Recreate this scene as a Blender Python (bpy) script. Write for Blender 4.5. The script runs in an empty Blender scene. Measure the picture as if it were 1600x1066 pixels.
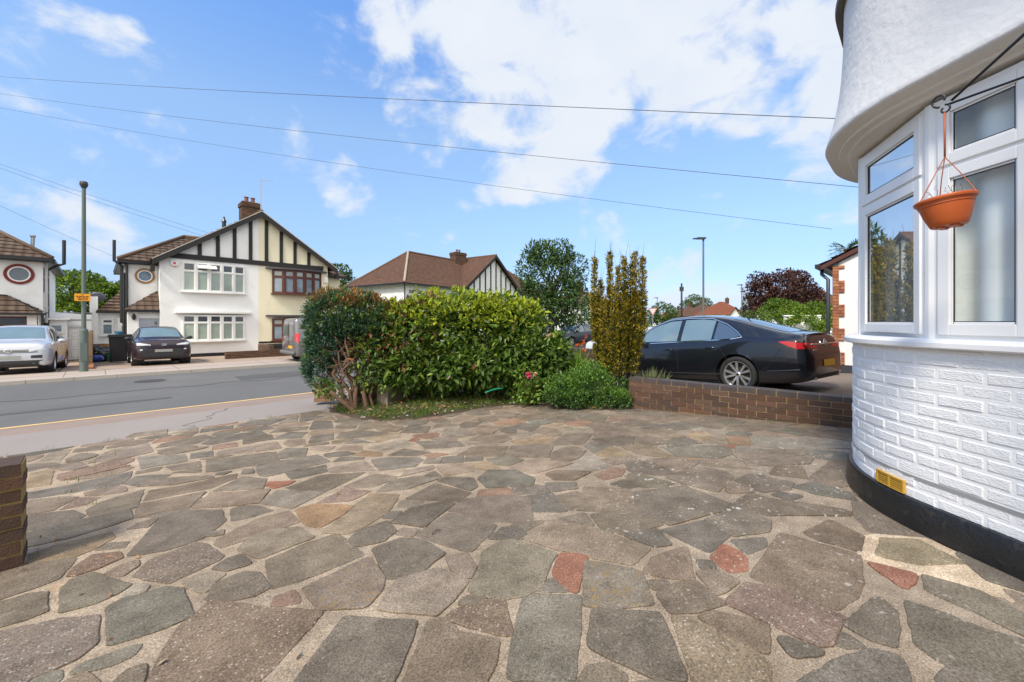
import bpy, bmesh, math, random
import numpy as np
from mathutils import Vector, Matrix, Euler
random.seed(7); rng = np.random.default_rng(7)
R = math.radians
scene = bpy.context.scene
col = scene.collection
# ------------------------------------------------------------------ camera
# world: x runs along the road, y across it (towards the houses opposite), z up; driveway by the bay is z = 0
SA, CA = math.sin(R(44.8)), math.cos(R(44.8))
CAMZ, F, HZ = 1.25, 645.0, 503.0
cd = bpy.data.cameras.new('camera'); cam = bpy.data.objects.new('camera', cd); col.objects.link(cam)
cam.location = (0, 0, CAMZ); cam.rotation_euler = (R(90), 0, R(-45.2))
cd.sensor_width = 36; cd.lens = F / 1600 * 36; cd.shift_y = -(533 - HZ) / 1600
cd.clip_start = 0.05; cd.clip_end = 2000
scene.camera = cam
# ------------------------------------------------------------------ sky, sun, exposure
SUN_AZ, SUN_EL = (-0.97, -0.24), R(50)
w = bpy.data.worlds.new('World'); scene.world = w; w.use_nodes = True
nt = w.node_tree; N = nt.nodes; Lk = nt.links; N.clear()
def wn(t, **k):
    n = N.new(t)
    for a, b in k.items(): setattr(n, a, b)
    return n
def px_dir(px, py):
    u = (px - 800) / F; v = (HZ - py) / F
    return Vector((SA * u + CA, -CA * u + SA, v)).normalized()
out = wn('ShaderNodeOutputWorld'); bg = wn('ShaderNodeBackground'); Lk.new(bg.outputs[0], out.inputs[0])
SKY_STRENGTH = 0.072
bg.inputs[1].default_value = SKY_STRENGTH
sky = wn('ShaderNodeTexSky'); sky.sky_type = 'NISHITA'; sky.sun_disc = False
sky.sun_elevation = SUN_EL; sky.sun_rotation = math.atan2(SUN_AZ[0], SUN_AZ[1]); sky.air_density = 1.0; sky.dust_density = 0.4; sky.ozone_density = 3.0
tc = wn('ShaderNodeTexCoord')
nmz = wn('ShaderNodeVectorMath', operation='NORMALIZE'); Lk.new(tc.outputs['Generated'], nmz.inputs[0])
sepz = wn('ShaderNodeSeparateXYZ'); Lk.new(nmz.outputs[0], sepz.inputs[0])
el = wn('ShaderNodeValToRGB'); Lk.new(sepz.outputs[2], el.inputs[0])
STOPS = [(0, (.25, .31, .60)), (.06, (.38, .40, .56)), (.13, (.46, .48, .54)), (.22, (.62, .62, .66)), (.40, (.85, .84, .80)), (.60, (.64, .82, 1.0)), (1, (.7, .85, 1.0))]
while len(el.color_ramp.elements) < len(STOPS): el.color_ramp.elements.new(.5)
for i, (p_, c_) in enumerate(STOPS): el.color_ramp.elements[i].position = p_; el.color_ramp.elements[i].color = (*c_, 1)
tint = wn('ShaderNodeVectorMath', operation='MULTIPLY'); Lk.new(sky.outputs[0], tint.inputs[0]); tint3 = wn('ShaderNodeVectorMath', operation='SCALE'); Lk.new(el.outputs[0], tint3.inputs[0]); tint3.inputs['Scale'].default_value = 3.1
Lk.new(tint3.outputs[0], tint.inputs[1])
nz = wn('ShaderNodeTexNoise'); nz.inputs['Scale'].default_value = 7.0; nz.inputs['Detail'].default_value = 10; nz.inputs['Roughness'].default_value = .58; nz.inputs['Distortion'].default_value = .25
mp = wn('ShaderNodeMapping'); mp.inputs['Scale'].default_value = (1, 1, 1.5); mp.inputs['Location'].default_value = (3.1, 1.7, .4)
Lk.new(tc.outputs['Generated'], mp.inputs[0]); Lk.new(mp.outputs[0], nz.inputs['Vector'])
acc = None
BLOBS = [(770, 50, .19, 1.25), (900, 50, .25, 1.35), (1040, 60, .23, 1.35), (1180, 60, .2, 1.25), (1300, 80, .2, 1.15), (1000, -140, .35, 1.3), (1300, -60, .28, 1.3),
         (740, 140, .14, 1.0), (830, 175, .13, .85), (1050, 140, .13, .8), (1200, 165, .12, .85), (1020, 165, .10, .7), (880, 250, .115, 1.15), (800, 285, .09, .8), (960, 180, .09, .7), (690, 215, .09, .62), (645, 190, .075, .85),
         (625, 30, .08, .8), (545, 292, .07, .8), (178, 60, .045, .55), (212, 100, .04, .42), (25, 315, .07, .5), (80, 330, .06, .45), (135, 355, .08, .8), (150, 262, .035, .45),
         (1060, 440, .10, .7), (1285, 270, .07, .6), (1130, 465, .09, .7)]
DIRS = [(px_dir(a, b), r * 1.2, k) for a, b, r, k in BLOBS] + [(Vector(v).normalized(), r, 1.25) for v, r in (((-.7, -.7, .55), 1.0), ((.6, -.8, .5), .9), ((-.1, -.3, 1), .8), ((-.95, .1, .35), .6), ((.9, -.3, .25), .5))]  # second list: unseen clouds added out of view for whiter, softer fill
for d, r, k in DIRS:
    dp = wn('ShaderNodeVectorMath', operation='DOT_PRODUCT'); nm = wn('ShaderNodeVectorMath', operation='NORMALIZE')
    Lk.new(tc.outputs['Generated'], nm.inputs[0]); Lk.new(nm.outputs[0], dp.inputs[0]); dp.inputs[1].default_value = d
    mr = wn('ShaderNodeMapRange', interpolation_type='SMOOTHSTEP'); Lk.new(dp.outputs['Value'], mr.inputs[0])
    mr.inputs[1].default_value = math.cos(r); mr.inputs[2].default_value = 1.0; mr.inputs[3].default_value = 0; mr.inputs[4].default_value = k
    if acc is None: acc = mr.outputs[0]
    else:
        mx = wn('ShaderNodeMath', operation='MAXIMUM'); Lk.new(acc, mx.inputs[0]); Lk.new(mr.outputs[0], mx.inputs[1]); acc = mx.outputs[0]
a1 = wn('ShaderNodeMath', operation='MULTIPLY_ADD'); Lk.new(nz.outputs[0], a1.inputs[0]); a1.inputs[1].default_value = 5.2; a1.inputs[2].default_value = -2.6
a2 = wn('ShaderNodeMath', operation='MULTIPLY_ADD'); Lk.new(acc, a2.inputs[0]); a2.inputs[1].default_value = 1.3; Lk.new(a1.outputs[0], a2.inputs[2])
cl = wn('ShaderNodeMapRange', interpolation_type='SMOOTHSTEP'); Lk.new(a2.outputs[0], cl.inputs[0]); cl.inputs[1].default_value = .38; cl.inputs[2].default_value = 1.6
nz2 = wn('ShaderNodeTexNoise'); nz2.inputs['Scale'].default_value = 9; nz2.inputs['Detail'].default_value = 6; Lk.new(mp.outputs[0], nz2.inputs['Vector'])
cr = wn('ShaderNodeMix', data_type='RGBA'); cr.inputs[6].default_value = (6.9, 7.7, 9.0, 1); cr.inputs[7].default_value = (8.6, 8.9, 9.3, 1); Lk.new(nz2.outputs[0], cr.inputs[0])
mixc = wn('ShaderNodeMix', data_type='RGBA'); Lk.new(cl.outputs[0], mixc.inputs[0]); Lk.new(tint.outputs[0], mixc.inputs[6]); 
gd = wn('ShaderNodeVectorMath', operation='DOT_PRODUCT'); Lk.new(nmz.outputs[0], gd.inputs[0]); gd.inputs[1].default_value = Vector((-.55, -.65, .5)).normalized()   # gain on unseen clouds behind the camera, added as fill for the house fronts
gm = wn('ShaderNodeMapRange', interpolation_type='SMOOTHSTEP'); Lk.new(gd.outputs['Value'], gm.inputs[0]); gm.inputs[1].default_value = .15; gm.inputs[2].default_value = .95; gm.inputs[3].default_value = 0; gm.inputs[4].default_value = 1
gw = wn('ShaderNodeMix', data_type='RGBA'); Lk.new(gm.outputs[0], gw.inputs[0]); gw.inputs[6].default_value = (1, 1, 1, 1); gw.inputs[7].default_value = (2.55, 2.25, 1.8, 1)
gs = wn('ShaderNodeVectorMath', operation='MULTIPLY'); Lk.new(cr.outputs[2], gs.inputs[0]); Lk.new(gw.outputs[2], gs.inputs[1]); Lk.new(gs.outputs[0], mixc.inputs[7])
Lk.new(mixc.outputs[2], bg.inputs[0])
sd = bpy.data.lights.new('sun', 'SUN'); sun = bpy.data.objects.new('sun', sd); col.objects.link(sun)
sd.energy = 3.0; sd.angle = R(11); sd.color = (1, .92, .79)
sv = Vector((SUN_AZ[0] * math.cos(SUN_EL), SUN_AZ[1] * math.cos(SUN_EL), math.sin(SUN_EL)))
sun.rotation_euler = sv.to_track_quat('Z', 'Y').to_euler(); sun.location = (0, 0, 40)
scene.view_settings.view_transform = 'Standard'; scene.view_settings.look = 'None'; scene.view_settings.gamma = 1; scene.view_settings.exposure = 0.55
scene.view_settings.use_curve_mapping = False
scene.cycles.max_bounces = 6; scene.cycles.transparent_max_bounces = 12; scene.cycles.caustics_reflective = False; scene.cycles.caustics_refractive = False

# ------------------------------------------------------------------ measuring helpers
def ray(px): return (px - 800) / F
def c2w(X, Y, z=0): return Vector((SA * X + CA * Y, -CA * X + SA * Y, z))
def at(px, py, Y): return c2w(ray(px) * Y, Y, CAMZ + (HZ - py) / F * Y)
def plane_z(s): return 0.0 if s < .6 else -.054 * (min(s, 8.0) - .6)
def depth_of(t, s): return CA * t + SA * s
def on_s(px, py, s):                                               # point of a wall running along the road
    u = ray(px); t = s * (CA + SA * u) / (SA - CA * u)
    return Vector((t, s, CAMZ + (HZ - py) / F * depth_of(t, s)))
def drive_pt(px, py):                                              # a point on the sloping driveway
    Y = F * CAMZ / max(py - HZ, 1)
    for _ in range(25):
        p = c2w(ray(px) * Y, Y); Y = F * (CAMZ - plane_z(p.y)) / max(py - HZ, 1)
    p = c2w(ray(px) * Y, Y); p.z = plane_z(p.y); return p

# ------------------------------------------------------------------ object helpers
MW = {}
def tag(o, label, cat=None, group=None, kind=None):
    if label: o['label'] = label
    if cat: o['category'] = cat
    if group: o['group'] = group
    if kind: o['kind'] = kind
    return o
def thing(name, label, cat, loc=(0, 0, 0), rot=None, group=None, mtx=None):
    o = bpy.data.objects.new(name, None); col.objects.link(o); o.empty_display_size = .2
    M = mtx if mtx is not None else Matrix.Translation(Vector(loc)) @ (Euler(rot).to_matrix().to_4x4() if rot else Matrix.Identity(4))
    o.location = M.to_translation(); o.rotation_euler = M.to_euler(); MW[o.name] = M
    return tag(o, label, cat, group)
def copy_tree(o, parent=None):
    c = o.copy(); col.objects.link(c)
    if parent: c.parent = parent
    for ch in list(o.children): copy_tree(ch, c)
    return c
class MB:
    def __init__(s): s.v = []; s.f = []; s.m = []; s.uv = {}
    def add(s, vs, fs, m=0):
        b = len(s.v); s.v += [tuple(v) for v in vs]
        for f in fs: s.f.append([i + b for i in f]); s.m.append(m)
        return b
    def poly(s, pts, m=0, uv=None):
        s.add(pts, [list(range(len(pts)))], m)
        if uv: s.uv[len(s.f) - 1] = uv
    def box(s, x0, x1, y0, y1, z0, z1, m=0):
        s.add([(x0, y0, z0), (x1, y0, z0), (x1, y1, z0), (x0, y1, z0), (x0, y0, z1), (x1, y0, z1), (x1, y1, z1), (x0, y1, z1)],
              [(0, 3, 2, 1), (4, 5, 6, 7), (0, 1, 5, 4), (1, 2, 6, 5), (2, 3, 7, 6), (3, 0, 4, 7)], m)
    def obox(s, c, ax, ay, az, m=0):                               # centre and three half-axis vectors
        c, ax, ay, az = map(Vector, (c, ax, ay, az))
        vs = [c + a * ax + b * ay + d * az for d in (-1, 1) for a, b in ((-1, -1), (1, -1), (1, 1), (-1, 1))]
        s.add(vs, [(0, 3, 2, 1), (4, 5, 6, 7), (0, 1, 5, 4), (1, 2, 6, 5), (2, 3, 7, 6), (3, 0, 4, 7)], m)
    def bar(s, p, q, wd, dp, up=(0, 0, 1), m=0):                    # a square bar from p to q
        p, q = Vector(p), Vector(q); d = q - p; L = d.length; d.normalize()
        a = d.cross(Vector(up))
        if a.length < 1e-4: a = d.cross(Vector((1, 0, 0)))
        a.normalize(); b = a.cross(d).normalized()
        s.obox((p + q) / 2, d * L / 2, a * wd / 2, b * dp / 2, m)
    def prism(s, pts, vec, m=0):
        n = len(pts); vec = Vector(vec); vs = [Vector(p) for p in pts] + [Vector(p) + vec for p in pts]
        s.add(vs, [list(range(n))[::-1], list(range(n, 2 * n))] + [(i, (i + 1) % n, n + (i + 1) % n, n + i) for i in range(n)], m)
    def tube(s, path, r, n=8, m=0, cap=True):
        P = [Vector(p) for p in path]; k = len(P); rs = r if isinstance(r, (list, tuple)) else [r] * k
        base = len(s.v); prev = None
        for i in range(k):
            d = (P[min(i + 1, k - 1)] - P[max(i - 1, 0)]).normalized()
            if prev is None:
                a = d.orthogonal().normalized()
            else:
                a = prev - d * prev.dot(d)
                a = a.normalized() if a.length > 1e-5 else d.orthogonal().normalized()
            prev = a; b = d.cross(a)
            for j in range(n):
                th = 2 * math.pi * j / n; s.v.append(tuple(P[i] + (a * math.cos(th) + b * math.sin(th)) * rs[i]))
        for i in range(k - 1):
            for j in range(n):
                s.f.append([base + i * n + j, base + i * n + (j + 1) % n, base + (i + 1) * n + (j + 1) % n, base + (i + 1) * n + j]); s.m.append(m)
        if cap:
            s.f.append([base + j for j in range(n)][::-1]); s.m.append(m)
            s.f.append([base + (k - 1) * n + j for j in range(n)]); s.m.append(m)
    def lathe(s, prof, M=Matrix.Identity(4), n=24, m=0, a0=0, a1=2 * math.pi):   # prof: (radius, height) about the local z axis
        base = len(s.v); full = abs(a1 - a0 - 2 * math.pi) < 1e-6; k = n if full else n + 1
        for r, z in prof:
            for j in range(k):
                th = a0 + (a1 - a0) * j / n; s.v.append(tuple(M @ Vector((r * math.cos(th), r * math.sin(th), z))))
        for i in range(len(prof) - 1):
            for j in range(n):
                s.f.append([base + i * k + j, base + i * k + (j + 1) % k, base + (i + 1) * k + (j + 1) % k, base + (i + 1) * k + j]); s.m.append(m)
    def build(s, name, mats, parent=None, smooth=False, local=False, origin=None, angle=None):
        me = bpy.data.meshes.new(name); M = None
        vs = s.v
        if parent is not None:
            M = MW[parent.name]
            if not local:
                Mi = M.inverted(); vs = [tuple(Mi @ Vector(v)) for v in vs]
        elif origin is not None:
            o3 = Vector(origin); vs = [tuple(Vector(v) - o3) for v in vs]
        me.from_pydata(vs, [], s.f)
        for mt in (mats if isinstance(mats, (list, tuple)) else [mats]): me.materials.append(mt)
        me.polygons.foreach_set('material_index', s.m)
        if s.uv:
            ul = me.uv_layers.new(name='UVMap')
            for fi, uvs in s.uv.items():
                p = me.polygons[fi]
                for k, li in enumerate(p.loop_indices): ul.data[li].uv = uvs[k]
        if smooth:
            me.polygons.foreach_set('use_smooth', [True] * len(me.polygons))
            if angle: me.set_sharp_from_angle(angle=R(angle))
        me.update()
        o = bpy.data.objects.new(name, me); col.objects.link(o)
        if parent is not None: o.parent = parent; MW[o.name] = M
        elif origin is not None: o.location = origin; MW[o.name] = Matrix.Translation(Vector(origin))
        else: MW[o.name] = Matrix.Identity(4)
        return o
def np_mesh(name, co, quads, mats, mi=None, parent=None, origin=None, smooth=False):
    me = bpy.data.meshes.new(name); co = np.asarray(co, np.float32)
    if parent is not None:
        Mi = np.array(MW[parent.name].inverted()); co = co @ Mi[:3, :3].T.astype(np.float32) + Mi[:3, 3].astype(np.float32)
    elif origin is not None: co = co - np.asarray(origin, np.float32)
    q = np.asarray(quads, np.int32); nf, k = q.shape
    me.vertices.add(len(co)); me.vertices.foreach_set('co', co.astype(np.float32).ravel())
    me.loops.add(nf * k); me.loops.foreach_set('vertex_index', q.ravel())
    me.polygons.add(nf); me.polygons.foreach_set('loop_start', np.arange(0, nf * k, k, dtype=np.int32))
    for mt in (mats if isinstance(mats, (list, tuple)) else [mats]): me.materials.append(mt)
    if mi is not None: me.polygons.foreach_set('material_index', np.asarray(mi, np.int32))
    if smooth: me.polygons.foreach_set('use_smooth', np.ones(nf, bool))
    me.update(calc_edges=True); me.validate()
    o = bpy.data.objects.new(name, me); col.objects.link(o)
    if parent is not None: o.parent = parent; MW[o.name] = MW[parent.name]
    elif origin is not None: o.location = origin
    return o

# ------------------------------------------------------------------ materials
def mk(name, base, rough=.6, metal=0, var=.12, vscale=6, bump=0, bscale=40, rand=0, spec=.5, coat=0, trans=0, detail=5, ramp=None, fine=0, fscale=150, wear=None):
    m = bpy.data.materials.new(name); m.use_nodes = True; t = m.node_tree; nn = t.nodes; b = nn['Principled BSDF']
    b.inputs['Roughness'].default_value = rough; b.inputs['Metallic'].default_value = metal
    b.inputs['Specular IOR Level'].default_value = spec; b.inputs['Coat Weight'].default_value = coat; b.inputs['Coat Roughness'].default_value = .03
    co = nn.new('ShaderNodeTexCoord'); src = None
    if ramp:
        gi = nn.new('ShaderNodeNewGeometry'); rp = nn.new('ShaderNodeValToRGB'); e = rp.color_ramp.elements
        while len(e) < len(ramp): e.new(.5)
        for i, c in enumerate(ramp): e[i].position = i / (len(ramp) - 1); e[i].color = (*c, 1)
        t.links.new(gi.outputs['Random Per Island'], rp.inputs[0]); src = rp.outputs[0]
    else:
        rgb = nn.new('ShaderNodeRGB'); rgb.outputs[0].default_value = (*base, 1); src = rgb.outputs[0]
    val = None
    def plus(sock, amt):
        nonlocal val
        a = nn.new('ShaderNodeMath'); a.operation = 'MULTIPLY_ADD'; t.links.new(sock, a.inputs[0]); a.inputs[1].default_value = amt
        if val is None: a.inputs[2].default_value = 1 - amt / 2
        else:
            a2 = nn.new('ShaderNodeMath'); a2.operation = 'ADD'; a2.inputs[1].default_value = -amt / 2; t.links.new(val, a2.inputs[0]); t.links.new(a2.outputs[0], a.inputs[2])
        val = a.outputs[0]
    if var:
        n1 = nn.new('ShaderNodeTexNoise'); n1.inputs['Scale'].default_value = vscale; n1.inputs['Detail'].default_value = detail; t.links.new(co.outputs['Object'], n1.inputs['Vector']); plus(n1.outputs[0], var * 2)
    if fine:
        n3 = nn.new('ShaderNodeTexNoise'); n3.inputs['Scale'].default_value = fscale; n3.inputs['Detail'].default_value = 2; t.links.new(co.outputs['Object'], n3.inputs['Vector']); plus(n3.outputs[0], fine * 2)
    if rand:
        gi2 = nn.new('ShaderNodeNewGeometry'); plus(gi2.outputs['Random Per Island'], rand * 2)
    if val is not None:
        h = nn.new('ShaderNodeHueSaturation'); t.links.new(src, h.inputs['Color']); t.links.new(val, h.inputs['Value']); src = h.outputs[0]
    if wear:
        wc, ws, lo, hi, am = wear
        n4 = nn.new('ShaderNodeTexNoise'); n4.inputs['Scale'].default_value = ws; n4.inputs['Detail'].default_value = 8; n4.inputs['Roughness'].default_value = .65; t.links.new(co.outputs['Object'], n4.inputs['Vector'])
        r4 = nn.new('ShaderNodeMapRange'); t.links.new(n4.outputs[0], r4.inputs[0]); r4.inputs[1].default_value = lo; r4.inputs[2].default_value = hi; r4.inputs[4].default_value = am
        m4 = nn.new('ShaderNodeMix'); m4.data_type = 'RGBA'; t.links.new(r4.outputs[0], m4.inputs[0]); t.links.new(src, m4.inputs[6]); m4.inputs[7].default_value = (*wc, 1); src = m4.outputs[2]
    t.links.new(src, b.inputs['Base Color'])
    if bump:
        n2 = nn.new('ShaderNodeTexNoise'); n2.inputs['Scale'].default_value = bscale; n2.inputs['Detail'].default_value = 6; t.links.new(co.outputs['Object'], n2.inputs['Vector'])
        bp = nn.new('ShaderNodeBump'); bp.inputs['Strength'].default_value = bump; bp.inputs['Distance'].default_value = .01; t.links.new(n2.outputs[0], bp.inputs['Height']); t.links.new(bp.outputs[0], b.inputs['Normal'])
    if trans:
        tr = nn.new('ShaderNodeBsdfTranslucent'); t.links.new(src, tr.inputs[0]); ms = nn.new('ShaderNodeMixShader'); ms.inputs[0].default_value = trans
        t.links.new(b.outputs[0], ms.inputs[1]); t.links.new(tr.outputs[0], ms.inputs[2]); t.links.new(ms.outputs[0], nn['Material Output'].inputs[0])
    return m
def glass_mat(name, tintc=(.9, .95, .95), base=.12):
    m = bpy.data.materials.new(name); m.use_nodes = True; t = m.node_tree; nn = t.nodes; nn.remove(nn['Principled BSDF'])
    g = nn.new('ShaderNodeBsdfGlossy'); g.inputs['Roughness'].default_value = .01; tr = nn.new('ShaderNodeBsdfTransparent'); tr.inputs[0].default_value = (*tintc, 1)
    fr = nn.new('ShaderNodeFresnel'); fr.inputs[0].default_value = 1.38; ad = nn.new('ShaderNodeMath'); ad.operation = 'MULTIPLY_ADD'; ad.inputs[1].default_value = .8; ad.inputs[2].default_value = base; ad.use_clamp = True
    ms = nn.new('ShaderNodeMixShader'); t.links.new(fr.outputs[0], ad.inputs[0]); t.links.new(ad.outputs[0], ms.inputs[0]); t.links.new(tr.outputs[0], ms.inputs[1]); t.links.new(g.outputs[0], ms.inputs[2]); t.links.new(ms.outputs[0], nn['Material Output'].inputs[0])
    return m
def tile_mat(name, c1, c2, mortar, tw=.3, th=.3, moss=(.10, .10, .05)):
    m = bpy.data.materials.new(name); m.use_nodes = True; t = m.node_tree; nn = t.nodes; b = nn['Principled BSDF']; b.inputs['Roughness'].default_value = .85; b.inputs['Specular IOR Level'].default_value = .25
    uv = nn.new('ShaderNodeUVMap'); br = nn.new('ShaderNodeTexBrick'); t.links.new(uv.outputs[0], br.inputs['Vector'])
    br.inputs['Color1'].default_value = (*c1, 1); br.inputs['Color2'].default_value = (*c2, 1); br.inputs['Mortar'].default_value = (*mortar, 1)
    br.inputs['Scale'].default_value = 1; br.inputs['Brick Width'].default_value = tw; br.inputs['Row Height'].default_value = th; br.inputs['Mortar Size'].default_value = .007; br.offset = .5; br.inputs['Bias'].default_value = .1
    nz = nn.new('ShaderNodeTexNoise'); nz.inputs['Scale'].default_value = 1.4; nz.inputs['Detail'].default_value = 7; t.links.new(uv.outputs[0], nz.inputs['Vector'])
    mr = nn.new('ShaderNodeMapRange'); t.links.new(nz.outputs[0], mr.inputs[0]); mr.inputs[1].default_value = .45; mr.inputs[2].default_value = .8; mr.inputs[4].default_value = .55
    mx = nn.new('ShaderNodeMix'); mx.data_type = 'RGBA'; t.links.new(mr.outputs[0], mx.inputs[0]); t.links.new(br.outputs[0], mx.inputs[6]); mx.inputs[7].default_value = (*moss, 1)
    t.links.new(mx.outputs[2], b.inputs['Base Color'])
    wv = nn.new('ShaderNodeTexWave'); wv.wave_type = 'BANDS'; wv.bands_direction = 'X'; wv.inputs['Scale'].default_value = 1.05 / tw * .314 ; t.links.new(uv.outputs[0], wv.inputs['Vector'])
    bp = nn.new('ShaderNodeBump'); bp.inputs['Strength'].default_value = .9; bp.inputs['Distance'].default_value = .04; t.links.new(wv.outputs[0], bp.inputs['Height']); t.links.new(bp.outputs[0], b.inputs['Normal'])
    return m
WHITE = mk('white_paint', (.80, .80, .79), .7, var=.05, vscale=2, bump=.25, bscale=60)
HOUSE_W = mk('white_pebble_render', (.82, .83, .83), .85, var=.06, vscale=1.2, bump=.35, bscale=45, wear=((.52, .50, .45), .9, .55, .8, .55))
RENDER_S = mk('smooth_white_render', (.68, .675, .665), .75, var=.045, vscale=3, bump=.8, bscale=16)
SOFFIT = mk('painted_soffit', (.74, .72, .67), .75, var=.06, vscale=5, bump=.5, bscale=25, fine=.06, fscale=60)
CREAM = mk('cream_render', (.80, .75, .56), .85, var=.05, vscale=1.2, bump=.3, bscale=45, wear=((.55, .48, .33), .9, .55, .8, .5))
PVC = mk('white_pvc', (.80, .80, .79), .3, var=.02, vscale=2, wear=((.55, .53, .48), 14, .66, .8, .35))
BLACKP = mk('black_paint', (.012, .012, .014), .4, var=.3, vscale=6, bump=.3, bscale=30)
PLINTHM = mk('black_bitumen_paint', (.013, .013, .013), .38, var=.4, vscale=5, bump=.5, bscale=35, fine=.5, fscale=90, wear=((.16, .13, .10), 9, .58, .78, .55))
TIMBERB = mk('black_timber', (.016, .014, .014), .65, var=.3, vscale=4)
BROWNW = mk('red_brown_wood', (.085, .022, .016), .4, var=.2, vscale=5)
PIPEB = mk('black_plastic_pipe', (.02, .021, .024), .4, var=.1)
PIPEG = mk('grey_plastic_pipe', (.05, .06, .075), .4, var=.1)
STEEL = mk('galvanised_steel', (.42, .43, .44), .4, metal=.8, var=.1)
TILE_D = tile_mat('brown_concrete_tiles', (.105, .07, .053), (.08, .054, .042), (.035, .025, .02), .3, .32, (.13, .11, .08))
TILE_H = tile_mat('plain_red_brown_tiles', (.155, .082, .055), (.105, .056, .04), (.04, .022, .017), .2, .2, (.13, .09, .065))
TILE_R = tile_mat('orange_red_tiles', (.26, .085, .042), (.19, .07, .04), (.06, .025, .02), .3, .3, (.16, .08, .05))
RIDGE = mk('ridge_tiles', (.13, .085, .06), .85, var=.25, vscale=3)
STOCK = mk('brown_brick', (.1, .06, .04), .85, ramp=[(.045, .026, .017), (.09, .045, .027), (.06, .038, .03), (.14, .07, .04), (.075, .036, .024), (.11, .066, .046)], var=.3, vscale=25, bump=.6, bscale=90, wear=((.34, .30, .26), 16, .60, .74, .35))
STOCKT = mk('dark_brick', (.05, .03, .02), .85, ramp=[(.035, .02, .014), (.07, .036, .022), (.05, .032, .024), (.10, .045, .026)], var=.35, vscale=20, bump=.6, bscale=90)
ORANGEB = mk('orange_brick', (.3, .1, .05), .85, ramp=[(.36, .11, .045), (.27, .085, .04), (.42, .16, .07), (.30, .12, .06), (.46, .22, .11)], var=.2, vscale=20, bump=.4, bscale=80)
BLUEB = mk('blue_engineering_brick', (.035, .032, .036), .6, ramp=[(.045, .035, .033), (.065, .05, .045), (.052, .042, .042)], var=.25, vscale=15, bump=.3)
MORTAR = mk('brick_mortar', (.34, .24, .13), .95, var=.3, vscale=12, bump=.6, bscale=80)
MORTARY = mk('yellow_mortar', (.30, .21, .075), .95, var=.4, vscale=14, bump=.6, bscale=60)
TERRA = mk('terracotta_plastic', (.46, .095, .018), .45, var=.12, vscale=10, wear=((.50, .22, .11), 16, .58, .76, .45))
IRON = mk('wrought_iron', (.012, .012, .013), .4, var=.2)
PANE_D = mk('dark_pane', (.06, .07, .08), .05, var=.3, vscale=1.5, spec=.8)
PANE_N = mk('net_curtained_pane', (.30, .34, .32), .08, var=.25, vscale=3, spec=.8)
GLASS = glass_mat('window_glass', (.93, .97, .97), .02)
NET = mk('net_curtain', (.90, .91, .90), .9, var=.03, trans=.06)
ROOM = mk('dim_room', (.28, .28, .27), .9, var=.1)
BARK = mk('brown_bark', (.115, .066, .042), .9, var=.4, vscale=9, bump=.9, bscale=30)
BARKG = mk('grey_bark', (.09, .075, .06), .9, var=.35, vscale=9, bump=.8, bscale=30)
def leafm(name, c, trans=.3, rough=.45, var=.2, rand=.3, spec=.4): return mk(name, c, rough, var=var, vscale=1.6, rand=rand, trans=trans, spec=spec)
LAUREL = leafm('laurel_leaf', (.085, .155, .025), .4, .36, spec=.5)
LAUREL_Y = leafm('young_laurel_leaf', (.36, .42, .03), .4, .42)
LAUREL_M = leafm('mid_laurel_leaf', (.18, .26, .03), .35, .4)
LEAF_RED = leafm('reddish_leaf', (.20, .085, .045), .35, .5)
JUN_G = leafm('blue_green_conifer', (.05, .118, .066), .15, .7)
JUN_L = leafm('fresh_conifer', (.115, .195, .045), .15, .7)
JUN_B = leafm('browned_conifer', (.26, .14, .04), .15, .75)
YEW_Y = leafm('golden_yew_tip', (.43, .33, .028), .25, .65)
YEW_G = leafm('olive_yew', (.155, .16, .024), .2, .65)
YEW_D = leafm('dark_yew', (.07, .09, .018), .2, .7)
COVER = leafm('cover_leaf', (.13, .255, .035), .3, .5)
COVER_D = leafm('dark_cover_leaf', (.06, .135, .028), .3, .5)
TREE_L = leafm('light_tree_leaf', (.21, .30, .018), .4, .55)
TREE_M = leafm('mid_tree_leaf', (.085, .165, .02), .35, .55)
TREE_D = leafm('dark_tree_leaf', (.055, .105, .035), .25, .6)
BEECH = leafm('copper_beech_leaf', (.060, .026, .022), .25, .5)
BEECH_L = leafm('copper_beech_tip', (.10, .042, .028), .25, .5)
GRASSM = leafm('grass_blade', (.09, .155, .018), .3, .6)
GRASSY = leafm('lime_grass_blade', (.20, .33, .03), .35, .5)
DEADL = mk('fallen_leaf', (.2, .1, .05), .8, ramp=[(.24, .09, .03), (.13, .06, .03), (.32, .18, .07), (.20, .13, .09), (.40, .30, .18)], var=.2)
PEBBLE = mk('pale_pebble', (.5, .47, .43), .8, ramp=[(.40, .37, .33), (.22, .19, .16), (.50, .47, .43), (.30, .22, .16)], var=.2)
SOIL = mk('dark_soil', (.055, .038, .025), .95, var=.4, vscale=8, bump=.9, bscale=30)
ASPHALT = mk('asphalt', (.112, .112, .113), .9, var=.2, vscale=.7, fine=.3, fscale=45, bump=.6, bscale=120, wear=((.16, .152, .143), .35, .5, .75, .5))
PAVE = mk('footway_tarmac', (.25, .222, .205), .9, var=.12, vscale=.9, fine=.18, fscale=60, bump=.4, bscale=90)
PINKP = mk('pinkish_crossover', (.245, .185, .155), .9, var=.16, vscale=2, fine=.25, fscale=60, bump=.5, bscale=90)
FARPAVE = mk('far_footway', (.36, .30, .26), .9, var=.14, vscale=1, fine=.12, fscale=40)
CONC = mk('kerb_concrete', (.40, .36, .32), .9, var=.15, vscale=3)
FARDRIVE = mk('worn_concrete_drive', (.32, .24, .185), .95, var=.2, vscale=.8, fine=.12, fscale=30)
NDRIVE = mk('neighbour_drive_paving', (.20, .155, .125), .9, var=.2, vscale=1.5, fine=.15, fscale=60, bump=.5, bscale=50)
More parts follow.
